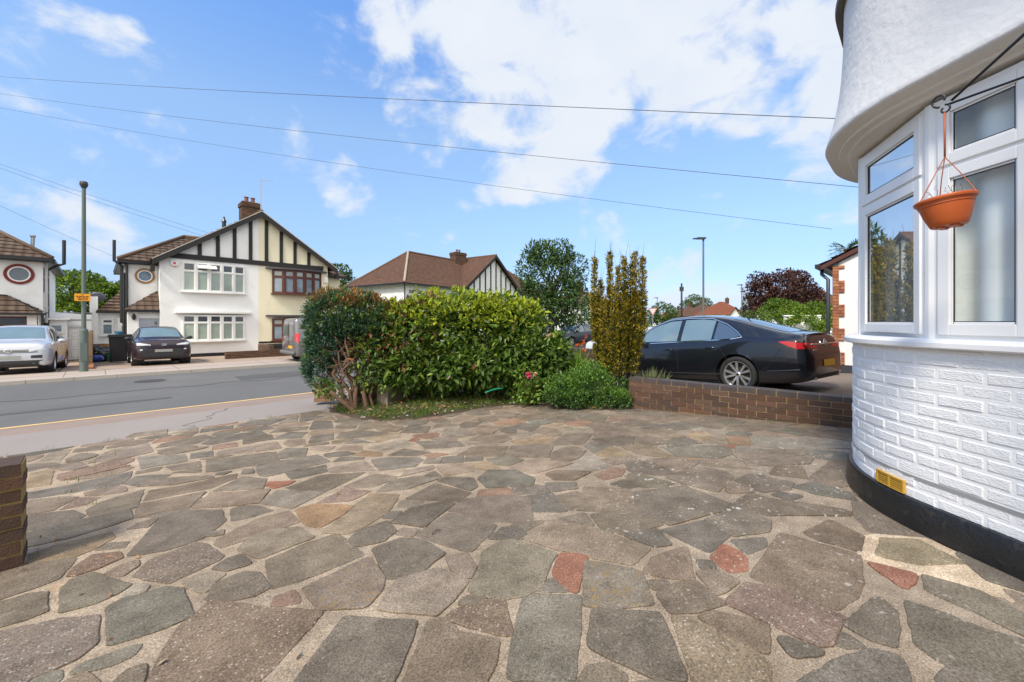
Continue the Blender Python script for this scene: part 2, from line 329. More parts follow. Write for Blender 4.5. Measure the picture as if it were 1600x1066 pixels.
GROUNDM = mk('garden_ground', (.10, .12, .04), .95, var=.3, vscale=.3)
YELLOWL = mk('yellow_road_paint', (.62, .42, .17), .8, var=.2, vscale=5)
WHITE_SIGN = mk('white_enamel', (.75, .75, .75), .4)
RUBBER = mk('tyre_rubber', (.018, .018, .019), .8, var=.1)
ALLOY = mk('alloy_silver', (.62, .63, .64), .3, metal=.85, var=.03)
SOFTK = 0
DARKPL = mk('dark_trim_plastic', (.02, .02, .022), .55, var=.1)
CHROME = mk('chrome', (.8, .8, .8), .1, metal=1, var=0)
CARGLASS = mk('car_window_glass', (.045, .06, .06), .03, var=0, spec=.9)
CARGLASS_L = mk('pale_car_window_glass', (.13, .185, .175), .04, var=.35, vscale=1.6, spec=.9)
for m_ in (CARGLASS, CARGLASS_L): m_.node_tree.nodes['Principled BSDF'].inputs['IOR'].default_value = 2.1
LAMPW = mk('clear_headlamp', (.6, .63, .66), .08, var=.3, vscale=12, spec=.9)
LAMPR = mk('red_tail_lamp', (.60, .012, .015), .12, var=.3, vscale=8, spec=.8)
def carpaint(name, c, metal=.3): return mk(name, c, .35, metal=metal, var=.02, coat=1, spec=.3)
P_BLACK = carpaint('black_car_paint', (.005, .006, .009), 0)
P_SILVER = carpaint('silver_white_car_paint', (.55, .57, .62), .35)
P_PURPLE = carpaint('deep_purple_car_paint', (.022, .009, .018), .1)
P_GREY = carpaint('mid_grey_van_paint', (.17, .165, .175), .3)
P_NAVY = carpaint('dark_blue_car_paint', (.03, .035, .055), .3)
P_WHITE = carpaint('white_car_paint', (.62, .66, .68), .1)
PLATE_Y = mk('yellow_number_plate', (.62, .36, .02), .4, var=.1)
PLATE_G = mk('blurred_grey_plate', (.28, .29, .28), .5, var=.1)
# ================================================================== SETTING: ground, road, pavements
def struct(name, mb, m, **k):
    o = mb.build(name, m, **k); o['kind'] = 'structure'; return o
T0, T1 = -70, 190
g = MB(); g.poly([(-900, -900, -.70), (900, -900, -.70), (900, 900, -.70), (-900, 900, -.70)]); struct('ground', g, GROUNDM)
g = MB(); g.box(T0, T1, 10.35, 17.62, -.9, -.47); struct('road', g, ASPHALT)
g = MB(); g.box(T0, T1, 10.47, 10.555, -.48, -.466); struct('yellow_line', g, YELLOWL)
g = MB(); g.box(T0, T1, 8.0, 9.40, -.9, -.402); struct('footpath', g, PAVE)
g = MB(); g.prism([(T0, 9.40, -.405), (T0, 10.20, -.452), (T0, 10.20, -.9), (T0, 9.40, -.9)], (T1 - T0, 0, 0)); struct('crossover_strip', g, PINKP)
g = MB(); g.box(T0, T1, 10.20, 10.35, -.9, -.456); struct('kerb', g, PINKP)
g = MB()
t = T0
while t < T1:
    g.box(t, t + .905, 17.62, 17.77, -.9, -.372 + .002 * random.random()); t += .915
struct('kerb', g, CONC)
g = MB(); g.box(T0, T1, 17.77, 19.9, -.9, -.38); struct('footpath', g, FARPAVE)
g = MB()
for (a, b) in ((-16, -.9), (-.85, 3.3), (3.35, 12.5)):
    g.prism([(a, 19.9, -.385), (a, 27.5, -.60), (a, 27.5, -.9), (a, 19.9, -.9)], (b - a, 0, 0))
g.box(-1.6, 1.3, 27.4, 31, -.9, -.61)
struct('front_drives', g, FARDRIVE)
g = MB()
def slope_sheet(g, t0, t1, s0, s1, dz=0):
    ks = [s0, .6, s1] if s0 < .6 < s1 else [s0, s1]
    for a, b in zip(ks, ks[1:]):
        g.poly([(t0, a, plane_z(a) + dz), (t1, a, plane_z(a) + dz), (t1, b, plane_z(b) + dz), (t0, b, plane_z(b) + dz)])
slope_sheet(g, 6.42, 18, -6, 8.0, .045); struct('neighbour_drive', g, NDRIVE)
# ------------------------------------------------------------------ crazy paving
TILES = {'A': (0, 780, 3.7275), 'B': (400, 780, 3.7275), 'C': (800, 780, 3.7275), 'D': (1200, 780, 3.7275), 'E': (0, 640, 3.5556), 'F': (400, 640, 3.5556), 'G': (800, 630, 2.963)}
STONES = '''A b -40,600 -40,440 130,380 410,330 440,350 400,400 330,470 200,520
A t 170,370 175,320 320,270 640,195 660,230 560,285 440,335 300,360
A g 140,285 140,205 420,130 600,95 755,65 770,115 620,165 400,230
A b 135,195 135,100 420,65 500,95 440,130 280,165
A g 780,110 810,45 1190,-5 1100,60 900,110
A b 745,330 950,95 1100,65 1290,65 1310,130 1180,230 970,300 830,325
A a 775,455 870,360 1130,255 1200,265 1300,335 1270,360 990,492
A ar 395,450 430,405 540,330 690,315 715,345 560,410 440,445
A a 620,435 690,395 800,360 800,395 720,450
A G 355,660 365,520 420,470 540,435 760,500 700,545 560,610
A g -80,770 -80,630 160,560 270,545 265,660 130,710
A G 650,840 640,630 720,590 960,525 1050,530 1110,680 960,745 800,800
A a -80,1110 -80,800 340,710 560,690 540,850 440,930 180,1040 100,1110
A a 860,1110 960,900 1060,740 1240,600 1500,640 1800,660 1870,665 1560,1000 1450,1110
A l 1080,485 1120,460 1220,430 1305,440 1240,490 1190,540 1100,510
A l 730,575 760,535 820,500 855,515 830,545
A g 1220,580 1260,500 1420,430 1500,440 1560,520 1480,560 1330,590
A g 1255,400 1330,350 1400,330 1450,380 1330,415
A p 1255,260 1270,235 1500,115 1680,70 1745,135 1500,215 1290,285
A l 1400,290 1430,255 1560,190 1730,170 1820,225 1600,310 1510,345
A b 1200,220 1240,195 1305,180 1300,210
A g 1350,130 1350,60 1400,40 1490,40 1590,70 1450,110
A G 440,1010 480,970 640,910 800,860 770,910 660,960
A g 660,1100 740,1010 830,980 820,1040 800,1100
A G 150,1100 240,1020 340,1010 330,1060 280,1100
A g 560,300 640,255 750,250 720,285
A b 750,175 800,145 920,110 860,165
B g 100,515 70,360 300,260 470,205 620,330 440,400 250,475
B t 395,195 590,45 735,95 640,155 540,200
B to 235,65 330,30 570,40 480,110 370,170 290,150
B g 555,235 600,190 760,135 805,190 740,245 590,275
B g 795,135 900,60 1090,20 1150,30 1050,100 980,160
B b 940,210 1120,85 1390,155 1370,190 1245,305 1100,265
B g 690,290 840,235 970,245 1090,320 960,420 850,455 780,460
B p 1130,65 1220,0 1500,-20 1590,0 1600,130 1360,130
B po 285,520 440,445 650,345 740,460 720,540 640,625 380,640
B lt 720,640 830,470 1060,410 1230,480 1160,570 1050,675
B G 1250,530 1310,400 1330,310 1430,250 1500,245 1735,320 1645,520 1560,560 1440,580 1290,555
B a 1120,690 1180,650 1340,600 1440,600 1480,790 1360,770 1200,720
B g 1190,610 1230,575 1330,580 1270,610
B gd 215,1110 420,830 520,700 925,725 880,850 770,1110
B b 860,1110 1020,705 1100,710 1170,790 1400,830 1390,910 1310,1110
B p 1120,345 1220,325 1275,400 1240,460 1150,410
B r2 100,615 130,570 210,540 250,600 180,610
B g 1365,230 1440,170 1530,165 1590,230
B l 835,50 845,15 970,15 900,45
B g 740,110 790,75 840,75 800,110
B p 820,205 850,175 940,180 910,215
B t 590,35 640,0 820,-5 760,80
C lt 75,230 230,120 460,165 795,285 690,380 500,345 230,280
C r 290,325 430,335 410,400 380,500 370,540 330,525 245,440
C g 165,535 235,465 330,535
C moss 430,615 435,365 600,395 740,425 810,610 600,635
C G -10,1040 20,820 80,560 390,570 385,680 350,1060 150,1045
C g 455,855 480,655 850,670 900,780 1000,1050 820,1030 600,930
C p 775,430 830,345 1010,285 1050,465 900,455
C b 860,560 960,500 1060,480 1230,610 1060,655 930,660
C b 1090,430 1190,425 1310,480 1190,555
C r 1165,345 1240,270 1300,300 1355,345 1355,415 1270,420
C g 880,185 1110,130 1260,210 1140,305 1000,240
C g 465,95 720,65 870,150 650,205 540,185
C g 660,215 840,180 920,265 830,275
C g 1130,125 1320,50 1500,130 1490,190 1290,215
C g 1290,245 1470,230 1470,270 1370,320
C b 1100,690 1180,665 1480,740 1480,890 1300,820
C ay 950,690 1010,690 1400,880 1480,960 1480,1110 1090,1110
C g 1090,365 1160,370 1170,400 1110,405
C g -10,170 60,190 180,130 20,145
C b 280,115 420,85 470,155 330,135
C g 380,1100 450,990 560,975 650,1030 640,1100
C g 800,480 890,480 910,510 830,520
D pt 10,300 85,205 300,265 525,330 540,490 495,570 385,635 -90,455
D ar -230,610 -120,500 20,520 425,690 350,845 300,850 0,715
D g 80,830 110,820 310,890 150,915
D g 420,855 455,790 550,860
D g 460,740 650,580 730,650 745,740 725,855 600,820
D G 820,600 1100,700 1300,780 1500,830 1620,1000 1620,1110 1300,1030 1000,940 880,860
D G 920,450 1240,545 1500,680 1620,860 1450,770 1200,650 940,535
D r 600,380 840,440 840,490 780,515
D tg 640,330 670,235 880,245 1120,370 860,380
D g 150,1110 400,960 600,890 750,920 800,1000 810,1110
D g 1000,1070 1080,990 1300,1040 1350,1110
D b 220,200 370,130 540,215 525,300 300,240
D m 545,225 640,215 920,235 1100,320 1491,470 1640,560 1640,700 1490,640 1380,570 1200,530 1000,490 900,440 740,400 540,340
E g 125,505 130,465 360,425 735,345 720,385 660,420 420,460
E g 670,415 760,370 960,360 930,375 750,425
E b 760,430 830,395 1000,375 1180,370 1190,380 960,420
E b 800,510 830,450 1000,425 1320,355 1310,385 1170,440
E b 760,560 790,525 1140,460 1050,545 900,569 780,600
E g 480,560 560,515 800,445 760,545 640,575 500,600
E p 1070,550 1170,465 1300,462 1500,445 1440,520 1200,545
E g 1185,455 1350,375 1480,385 1460,440
E b 130,590 125,510 330,485 440,485 290,565
E ar 331,560 440,490 560,490 480,530
E g 1145,350 1145,285 1500,240 1560,290 1200,345
E l 785,330 765,265 1030,250 1040,290
E g 1060,275 1060,245 1180,230 1185,260
E p 920,320 1110,290 1120,320 960,340
E g 750,360 760,345 900,320 880,340
E p 1200,255 1210,235 1540,180 1565,215
E g 950,355 1110,320 1120,350
E p 490,300 600,230 820,185 855,235 700,270
E t 140,440 170,355 300,340 280,420
E l 220,290 280,240 400,220 330,290
E b 400,240 420,220 580,205 560,225
E b 700,155 740,135 930,110 930,135
E g 1110,130 1120,110 1300,90 1290,105
E g 1120,190 1200,150 1450,120 1490,140 1160,200
E r2 1180,225 1180,205 1310,185 1320,205
E g 860,215 900,190 1140,140 1190,155 1090,190
E b 950,135 1100,100 1100,125
E g 1350,195 1350,165 1510,140 1520,165
E g 1310,95 1400,60 1590,50 1500,85
E g 1340,360 1350,335 1410,330 1410,355
E g 1200,365 1210,355 1290,345 1240,365
F r 60,425 70,405 215,400 190,415 110,440
F l 20,520 120,450 380,460 200,550
F g 0,330 10,310 340,250 415,290 60,375 20,370
F g 165,350 385,310 400,345 200,390
F g 170,435 360,365 610,350 390,455 200,445
F p 390,330 600,285 660,340 420,350
F b 490,430 640,365 680,360 790,375 660,430 540,440
F g 640,280 700,270 900,265 930,280 880,320 690,340
F l 670,460 760,390 900,375 1030,380 850,440
F b 840,495 1000,415 1190,465 1120,510
F G 1240,385 1290,340 1440,340 1540,385 1530,420 1290,435
F g 1015,395 1050,380 1200,385 1225,430 1190,450
F p 1005,320 1050,305 1200,300 1210,345 1050,370
F ar 340,520 490,440 640,455 520,510
F t 560,550 640,470 790,475 720,569
F l 800,540 810,510 920,512
F r2 1230,490 1250,450 1400,440 1430,485
F to 540,255 600,230 700,240 695,262
F g 735,255 820,220 970,240 880,260
F r2 935,255 1000,240 1070,250 970,270
F b 1120,255 1200,210 1400,205 1370,262
F b 1385,260 1425,205 1650,195 1620,265
F l 625,215 820,165 860,205 740,225
F g 290,185 310,150 430,135 430,170
F g 440,165 470,130 560,115 740,130 620,155
F t 600,165 700,140 800,130 800,155 680,180
F p 300,225 320,205 440,205 400,235
F g 120,245 170,215 290,215 270,265 140,275
F p 0,235 0,210 110,180 145,215
F g 0,305 0,250 110,235 130,280
F b 150,190 180,170 270,165 275,195 190,210
F g 80,170 180,125 290,125 250,160
F g 295,115 320,65 420,65 430,105
F g 75,130 120,105 290,95 280,115
F g 490,190 560,165 650,185
F p 440,230 490,200 590,205 590,230
F g 430,290 470,265 600,268 590,280
F p 800,375 840,340 980,312 990,330
F b 890,180 1120,178 1160,205 950,220
F g 930,300 950,275 1030,270 1020,300
F g 1035,300 1040,265 1150,260 1150,295
F g 1160,290 1165,262 1255,262 1260,285
F g 800,130 850,90 970,95 950,130
F b 980,105 1000,80 1100,80 1120,95
F b 1030,145 1050,110 1180,105 1220,140 1120,155
F p 1190,110 1240,90 1370,90 1310,140 1240,135
F b 1190,170 1250,145 1380,140 1420,165 1360,185
F p 1300,35 1340,20 1480,20 1400,55
F p 1090,70 1130,30 1250,40 1200,65
F g 1410,95 1490,75 1580,90 1530,125
F l 1390,140 1480,125 1550,130 1500,155
F r 850,175 870,160 910,165 890,180
F t 1220,330 1215,300 1290,295 1350,325 1290,335
F p 1410,320 1500,285 1600,280 1750,300 1540,355
F b 1430,470 1430,435 1560,420 1600,440 1590,465
F g 930,375 990,345 1030,372
G g 160,375 290,370 300,395 180,410
G r2 385,335 480,300 525,305 500,335 430,355
G b 160,330 200,315 360,320 290,355 200,355
G l 250,310 330,250 400,255 450,300 350,315
G g 340,200 370,180 460,200 380,230
G t 385,235 460,205 550,240 430,248
G t 515,205 560,195 640,195 755,255 600,240
G G 700,205 780,195 1000,200 1015,235 960,255 770,250
G G 530,340 560,325 745,370 700,390 600,390
G g 460,375 520,355 585,385 530,395
G b 720,345 850,295 990,320 1020,345 950,410 800,375
G l 1110,170 1130,150 1300,165 1330,215 1130,200
G to 985,155 1090,155 1100,200 1020,190
G g 1155,220 1330,215 1360,240 1200,245
G l 1330,190 1340,165 1580,185 1570,210 1360,215
G b 1370,150 1430,120 1590,140 1590,180
G l 820,120 850,112 1000,130 980,150
G t 620,150 640,125 740,125 800,155 740,165
G g 720,175 800,160 880,185 760,195
G b 330,420 340,390 540,400 570,440 575,504 400,500
G b 215,430 300,410 390,500 250,490
G g 25,440 180,415 250,500 40,504
G b 10,415 10,390 150,385 155,410
G b 420,265 520,235 590,265 470,285
G b 160,195 250,145 370,140 330,190
G b 840,265 1040,265 1100,305 900,290
G b 1030,240 1160,235 1390,255 1370,280 1100,290
G b 1200,330 1230,290 1340,300 1360,350
G b 1040,360 1100,330 1300,370 1280,400 1160,410
G gd 1210,425 1250,415 1340,430 1280,450
G G 1310,390 1400,370 1560,420 1590,450 1400,420
G g 480,95 560,75 650,95 560,110
G b 780,85 880,80 1000,105 960,120 820,105
G g 700,100 780,90 860,115 760,125
G l 895,180 960,155 1000,190
G l 1040,205 1150,210 1160,232 1040,228
G r 970,200 1020,195 1030,210
G b 1370,360 1480,270 1560,270 1590,380 1500,390
G b 1020,480 1100,420 1220,450 1560,504 1560,520 1180,520
G g 570,413 800,386 1037,480 729,563 593,504'''
SCOL = {'g': (.150, .137, .120), 'gd': (.115, .102, .088), 'G': (.150, .150, .130), 'b': (.185, .155, .130), 'p': (.255, .205, .172), 'pt': (.235, .19, .155), 'po': (.245, .195, .16), 't': (.285, .225, .155), 'to': (.315, .195, .105),
        'l': (.275, .25, .215), 'lt': (.285, .235, .19), 'r': (.27, .125, .088), 'r2': (.24, .15, .115), 'a': (.19, .15, .125), 'ar': (.215, .14, .115), 'ay': (.23, .185, .12), 'moss': (.15, .135, .11), 'tg': (.25, .225, .16), 'm': (.50, .43, .35)}
polys = []
for ln in STONES.split('\n'):
    k, c, *pp = ln.split(); ox, oy, sc = TILES[k]
    pts = [tuple(map(float, p.split(','))) for p in pp]
    polys.append((c, [drive_pt(ox + a / sc, oy + b / sc).xy for a, b in pts]))
def inpoly(p, P):
    c = False; j = len(P) - 1
    for i in range(len(P)):
        if (P[i][1] > p[1]) != (P[j][1] > p[1]) and p[0] < (P[j][0] - P[i][0]) * (p[1] - P[i][1]) / (P[j][1] - P[i][1]) + P[i][0]: c = not c
        j = i
    return c
bp_ = []
for c, P in polys:
    if c == 'm': continue
    for i in range(len(P)):
        a, b = P[i], P[(i + 1) % len(P)]; L = (b - a).length
        for k in range(max(1, int(L / .06))): bp_.append(tuple(a.lerp(b, k / max(1, int(L / .06)))))
bp_ = np.array(bp_)
seeds = []
def dom(t, s): return -2.9 < t < 6.35 and -2.2 < s < 7.93
for _ in range(9000):
    t, s = random.uniform(-2.9, 6.35), random.uniform(-2.2, 7.93)
    rr = .30 if s > 1 else .36
    if seeds and min((t - a) ** 2 + (s - b) ** 2 for a, b in seeds[-400:]) < rr * rr: continue
    d2 = ((bp_ - (t, s)) ** 2).sum(1).min()
    if d2 < .09 ** 2: continue
    if any(inpoly((t, s), P) for c, P in polys): continue
    seeds.append((t, s))
def clip(poly, n, d):                                               # keep n.p <= d
    o = []
    for i in range(len(poly)):
        a, b = poly[i], poly[(i + 1) % len(poly)]; fa, fb = n[0] * a[0] + n[1] * a[1] - d, n[0] * b[0] + n[1] * b[1] - d
        if fa <= 0: o.append(a)
        if (fa < 0 < fb) or (fb < 0 < fa):
            k = fa / (fa - fb); o.append((a[0] + k * (b[0] - a[0]), a[1] + k * (b[1] - a[1])))
    return o
SA_ = np.array(seeds)
fillc = ['g'] * 5 + ['b'] * 5 + ['p'] * 2 + ['t', 'l', 'l', 'G', 'G', 'r2', 'ar', 'a']
for (t, s) in seeds:
    P = [(t - .45, s - .45), (t + .45, s - .45), (t + .45, s + .45), (t - .45, s + .45)]
    ds = np.hypot(*(SA_ - (t, s)).T)
    for j in np.argsort(ds)[1:24]:
        if ds[j] > 1.2: break
        n = (SA_[j] - (t, s)) / ds[j]; P = clip(P, n, n @ (SA_[j] + (t, s)) / 2 - .021)
    db = np.hypot(*(bp_ - (t, s)).T)
    for j in np.argsort(db)[:70]:
        if db[j] > .8 or len(P) < 3: break
        n = (bp_[j] - (t, s)) / db[j]; P = clip(P, n, n @ bp_[j] - .034)
    P = clip(clip(clip(P, (1, 0), 6.38), (0, 1), 7.96), (-1, 0), 2.95) if len(P) > 2 else P
    if len(P) >= 3:
        ar = abs(sum(P[i][0] * P[i - 1][1] - P[i][1] * P[i - 1][0] for i in range(len(P)))) / 2
        if ar > .012: polys.append((random.choice(fillc), [Vector(p) for p in P]))
from mathutils import noise as mnoise
sv_, sf_, sc_, smi = [], [], [], []
for c, P in polys:
    cen = sum(P, Vector((0, 0))) / len(P)
    # rounded corners, then a slightly wavering broken edge
    Q = []
    n = len(P)
    for i in range(n):
        a, b, d = P[i - 1], P[i], P[(i + 1) % n]
        l1, l2 = (a - b).length, (d - b).length
        r1, r2 = min(.009, l1 * .2), min(.009, l2 * .2)
        Q += [b + (a - b) * (r1 / max(l1, 1e-5)), b * .55 + (b + (a - b) * (r1 / max(l1, 1e-5))) * .225 + (b + (d - b) * (r2 / max(l2, 1e-5))) * .225, b + (d - b) * (r2 / max(l2, 1e-5))]
    E = []
    for i in range(len(Q)):
        a, b = Q[i], Q[(i + 1) % len(Q)]; L = (b - a).length; k = max(1, int(L / .03))
        for j in range(k): E.append(a.lerp(b, j / k))
    for i in range(len(E)):
        p = E[i]; q = Vector((p.x, p.y, cen.x * 3.1))
        E[i] = p + Vector((mnoise.noise(q * 16), mnoise.noise(q * 16 + Vector((9, 3, 1))))) * .007 + Vector((mnoise.noise(q * 60), mnoise.noise(q * 60 + Vector((9, 3, 1))))) * .003
    area = sum(E[i - 1].x * E[i].y - E[i - 1].y * E[i].x for i in range(len(E)))
    if area < 0: E.reverse()
    h = random.uniform(.003, .0085) if c != 'm' else .002
    if c == 'tg': h = .006
    tx, ty = random.uniform(-.006, .006), random.uniform(-.006, .006)
    base = len(sv_); m = len(E); EXP = .019 if cen.y < 3.0 else (.011 if cen.y < 4.5 else .006)
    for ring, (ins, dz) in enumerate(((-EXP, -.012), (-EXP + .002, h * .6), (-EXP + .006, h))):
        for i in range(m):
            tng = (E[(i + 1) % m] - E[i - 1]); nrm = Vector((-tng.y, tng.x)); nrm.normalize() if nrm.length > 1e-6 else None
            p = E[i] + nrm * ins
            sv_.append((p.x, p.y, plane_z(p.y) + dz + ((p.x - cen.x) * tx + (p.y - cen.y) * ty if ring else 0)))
    cc = SCOL[c]; cc = (cc[0] * .95, cc[1] * .90, cc[2] * .83); mx_ = {'r': .12, 'r2': .3, 'to': .45, 'm': 0}.get(c, .38); cc = tuple(a_ * (1 - mx_) + b_ * mx_ for a_, b_ in zip(cc, (.178, .150, .122))); k = random.uniform(.86, 1.15); hshift = random.uniform(-.012, .012)
    cc = (cc[0] * k + hshift * .6, cc[1] * k, cc[2] * k - hshift * .6)
    agg = 1.0 if c[0] == 'a' else 0.0
    lich = {'moss': .9, 'po': .75}.get(c, 0)
    sc_ += [(cc[0] * .5, cc[1] * .48, cc[2] * .46, 0)] * m + [(cc[0] * .7, cc[1] * .68, cc[2] * .66, agg)] * m + [(*cc, agg)] * m; smi += [lich] * (3 * m)  # edge rings darkened: shadow gap at the joints painted in, with edge dirt
    for r_ in range(2):
        for i in range(m): sf_.append([base + r_ * m + i, base + r_ * m + (i + 1) % m, base + (r_ + 1) * m + (i + 1) % m, base + (r_ + 1) * m + i])
    sf_.append([base + 2 * m + i for i in range(m)])
nstone = len(sv_)
# mortar bed: a fine grid with a gentle unevenness
GX, GY = np.arange(-3.2, 6.43, .07), np.arange(-2.4, 8.01, .07)
GY[-1] = 8.0; GX[-1] = 6.41
mb0 = nstone
for y in GY:
    for x in GX:
        z = plane_z(float(y)) + .0025 * mnoise.noise(Vector((x * 5, y * 5, 0))) + .0015 * mnoise.noise(Vector((x * 17, y * 17, 4)))
        sv_.append((float(x), float(y), z)); kf = max(0., min(1., (x - 1.6) / 2.2)) * max(0., min(1., (y + .2) / 1.0)); kf = max(0, min(1, kf + .35 * mnoise.noise(Vector((x * 1.3, y * 1.3, 9))))) * .55; kn = .8 * max(0., min(1., (3.4 - y) / 1.6)) * (.75 + .5 * mnoise.noise(Vector((x * 2, y * 2, 3)))); kf = max(kf, kn * .5); sc_.append((.345 - .155 * kf, .28 - .118 * kf, .215 - .082 * kf, 0)); smi.append(0)
nxx = len(GX); faces_m = [0] * len(sf_)
for j in range(len(GY) - 1):
    for i in range(nxx - 1):
        a = mb0 + j * nxx + i; sf_.append([a, a + 1, a + nxx + 1, a + nxx]); faces_m.append(1)
b_ = len(sv_)
for (x, y) in ((-12, -12), (6.41, -12), (6.41, -2.4), (-12, -2.4), (-12, -2.4), (-3.2, -2.4), (-3.2, .6), (-12, .6), (-12, .6), (-3.2, .6), (-3.2, 8), (-12, 8)):
    sv_.append((x, y, plane_z(y) - .002)); sc_.append((.22, .18, .14, 0)); smi.append(0)
for k in range(3): sf_.append([b_ + 4 * k + i for i in range(4)]); faces_m.append(1)
def stone_mat(name, stone=True):
    m = bpy.data.materials.new(name); m.use_nodes = True; t = m.node_tree; nn = t.nodes; L = t.links.new; b = nn['Principled BSDF']; b.inputs['Roughness'].default_value = .85; b.inputs['Specular IOR Level'].default_value = .3
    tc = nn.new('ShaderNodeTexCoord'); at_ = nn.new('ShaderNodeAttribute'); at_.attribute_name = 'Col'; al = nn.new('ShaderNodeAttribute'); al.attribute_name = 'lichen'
    def noise(sc, det=4, ro=.6):
        n = nn.new('ShaderNodeTexNoise'); n.inputs['Scale'].default_value = sc; n.inputs['Detail'].default_value = det; n.inputs['Roughness'].default_value = ro; L(tc.outputs['Object'], n.inputs['Vector']); return n
    def mix(f, a, bb, mode='MIX'):
        x = nn.new('ShaderNodeMix'); x.data_type = 'RGBA'; x.blend_type = mode
        if isinstance(f, float): x.inputs[0].default_value = f
        else: L(f, x.inputs[0])
        for i, v in ((6, a), (7, bb)):
            if isinstance(v, tuple): x.inputs[i].default_value = (*v, 1)
            else: L(v, x.inputs[i])
        return x.outputs[2]
    def rng_(s, a, c, lo=0., hi=1.):
        r = nn.new('ShaderNodeMapRange'); L(s, r.inputs[0]); r.inputs[1].default_value = a; r.inputs[2].default_value = c; r.inputs[3].default_value = lo; r.inputs[4].default_value = hi; return r.outputs[0]
    def mul(a, c):
        x = nn.new('ShaderNodeMath'); x.operation = 'MULTIPLY'; L(a, x.inputs[0])
        if isinstance(c, float): x.inputs[1].default_value = c
        else: L(c, x.inputs[1])
        return x.outputs[0]
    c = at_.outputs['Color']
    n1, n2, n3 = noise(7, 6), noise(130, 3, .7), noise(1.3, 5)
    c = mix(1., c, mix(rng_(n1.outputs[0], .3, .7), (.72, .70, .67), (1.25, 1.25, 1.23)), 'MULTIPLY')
    c = mix(1., c, mix(rng_(n2.outputs[0], .33, .67), (.48, .47, .45), (1.5, 1.5, 1.5)), 'MULTIPLY')
    c = mix(1., c, mix(rng_(n3.outputs[0], .35, .65), (.78, .76, .73), (1.16, 1.15, 1.13)), 'MULTIPLY')
    hgt = n2.outputs[0]
    # coarse pale flecks and warm stains
    fl = noise(46, 2, .5); c = mix(mul(rng_(fl.outputs[0], .64, .74), .28), c, (.42, .39, .34))
    if stone:
        vo = nn.new('ShaderNodeTexVoronoi'); vo.inputs['Scale'].default_value = 95; L(tc.outputs['Object'], vo.inputs['Vector'])
        sep = nn.new('ShaderNodeSeparateColor'); L(vo.outputs['Color'], sep.inputs[0])
        peb = nn.new('ShaderNodeValToRGB'); e = peb.color_ramp.elements
        cols = [(0, (.10, .075, .06)), (.35, (.19, .14, .11)), (.6, (.26, .19, .15)), (.8, (.33, .23, .15)), (.92, (.52, .48, .42))]
        while len(e) < len(cols): e.new(.5)
        for i, (p, q) in enumerate(cols): e[i].position = p; e[i].color = (*q, 1)
        peb.color_ramp.interpolation = 'CONSTANT'; L(sep.outputs[0], peb.inputs[0])
        pc = mix(rng_(vo.outputs['Distance'], .25, .55), peb.outputs[0], c)
        pf = mul(at_.outputs['Alpha'], .62); c = mix(pf, c, pc)
        ln = noise(26, 5, .65); lf = mul(rng_(ln.outputs[0], .54, .70), al.outputs['Fac']); c = mix(lf, c, (.27, .17, .05))
    else:
        st = noise(3.2, 6, .65); c = mix(mul(rng_(st.outputs[0], .56, .72), .38), c, (.17, .14, .10))
        rs = noise(2.1, 6, .7); c = mix(mul(rng_(rs.outputs[0], .62, .72), .6), c, (.36, .19, .07))
    # white paint and lichen flecks near the bay
    sx = nn.new('ShaderNodeVectorMath'); sx.operation = 'DISTANCE'; L(tc.outputs['Object'], sx.inputs[0]); sx.inputs[1].default_value = (3.7, 1.0, 0)
    reg = rng_(sx.outputs['Value'], .5, 2.2, 1, .12); wf = noise(30, 3, .55); wg = noise(5, 3, .5)
    wm = mul(mul(rng_(wf.outputs[0], .615, .66), rng_(wg.outputs[0], .46, .58)), reg); c = mix(wm, c, (.50, .48, .44))
    L(c, b.inputs['Base Color'])
    bp = nn.new('ShaderNodeBump'); bp.inputs['Strength'].default_value = .75; bp.inputs['Distance'].default_value = .004; L(hgt, bp.inputs['Height'])
    bp2 = nn.new('ShaderNodeBump'); bp2.inputs['Strength'].default_value = .5; bp2.inputs['Distance'].default_value = .012; L(n1.outputs[0], bp2.inputs['Height']); L(bp.outputs[0], bp2.inputs['Normal']); L(bp2.outputs[0], b.inputs['Normal'])
    return m
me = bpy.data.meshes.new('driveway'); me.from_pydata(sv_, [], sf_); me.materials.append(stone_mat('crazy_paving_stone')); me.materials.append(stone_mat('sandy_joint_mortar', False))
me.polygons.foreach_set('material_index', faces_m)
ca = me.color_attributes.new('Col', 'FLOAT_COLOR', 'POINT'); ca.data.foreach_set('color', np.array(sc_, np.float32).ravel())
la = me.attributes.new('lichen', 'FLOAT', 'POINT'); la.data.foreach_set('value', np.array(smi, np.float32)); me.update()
o = bpy.data.objects.new('driveway', me); col.objects.link(o); o['kind'] = 'structure'

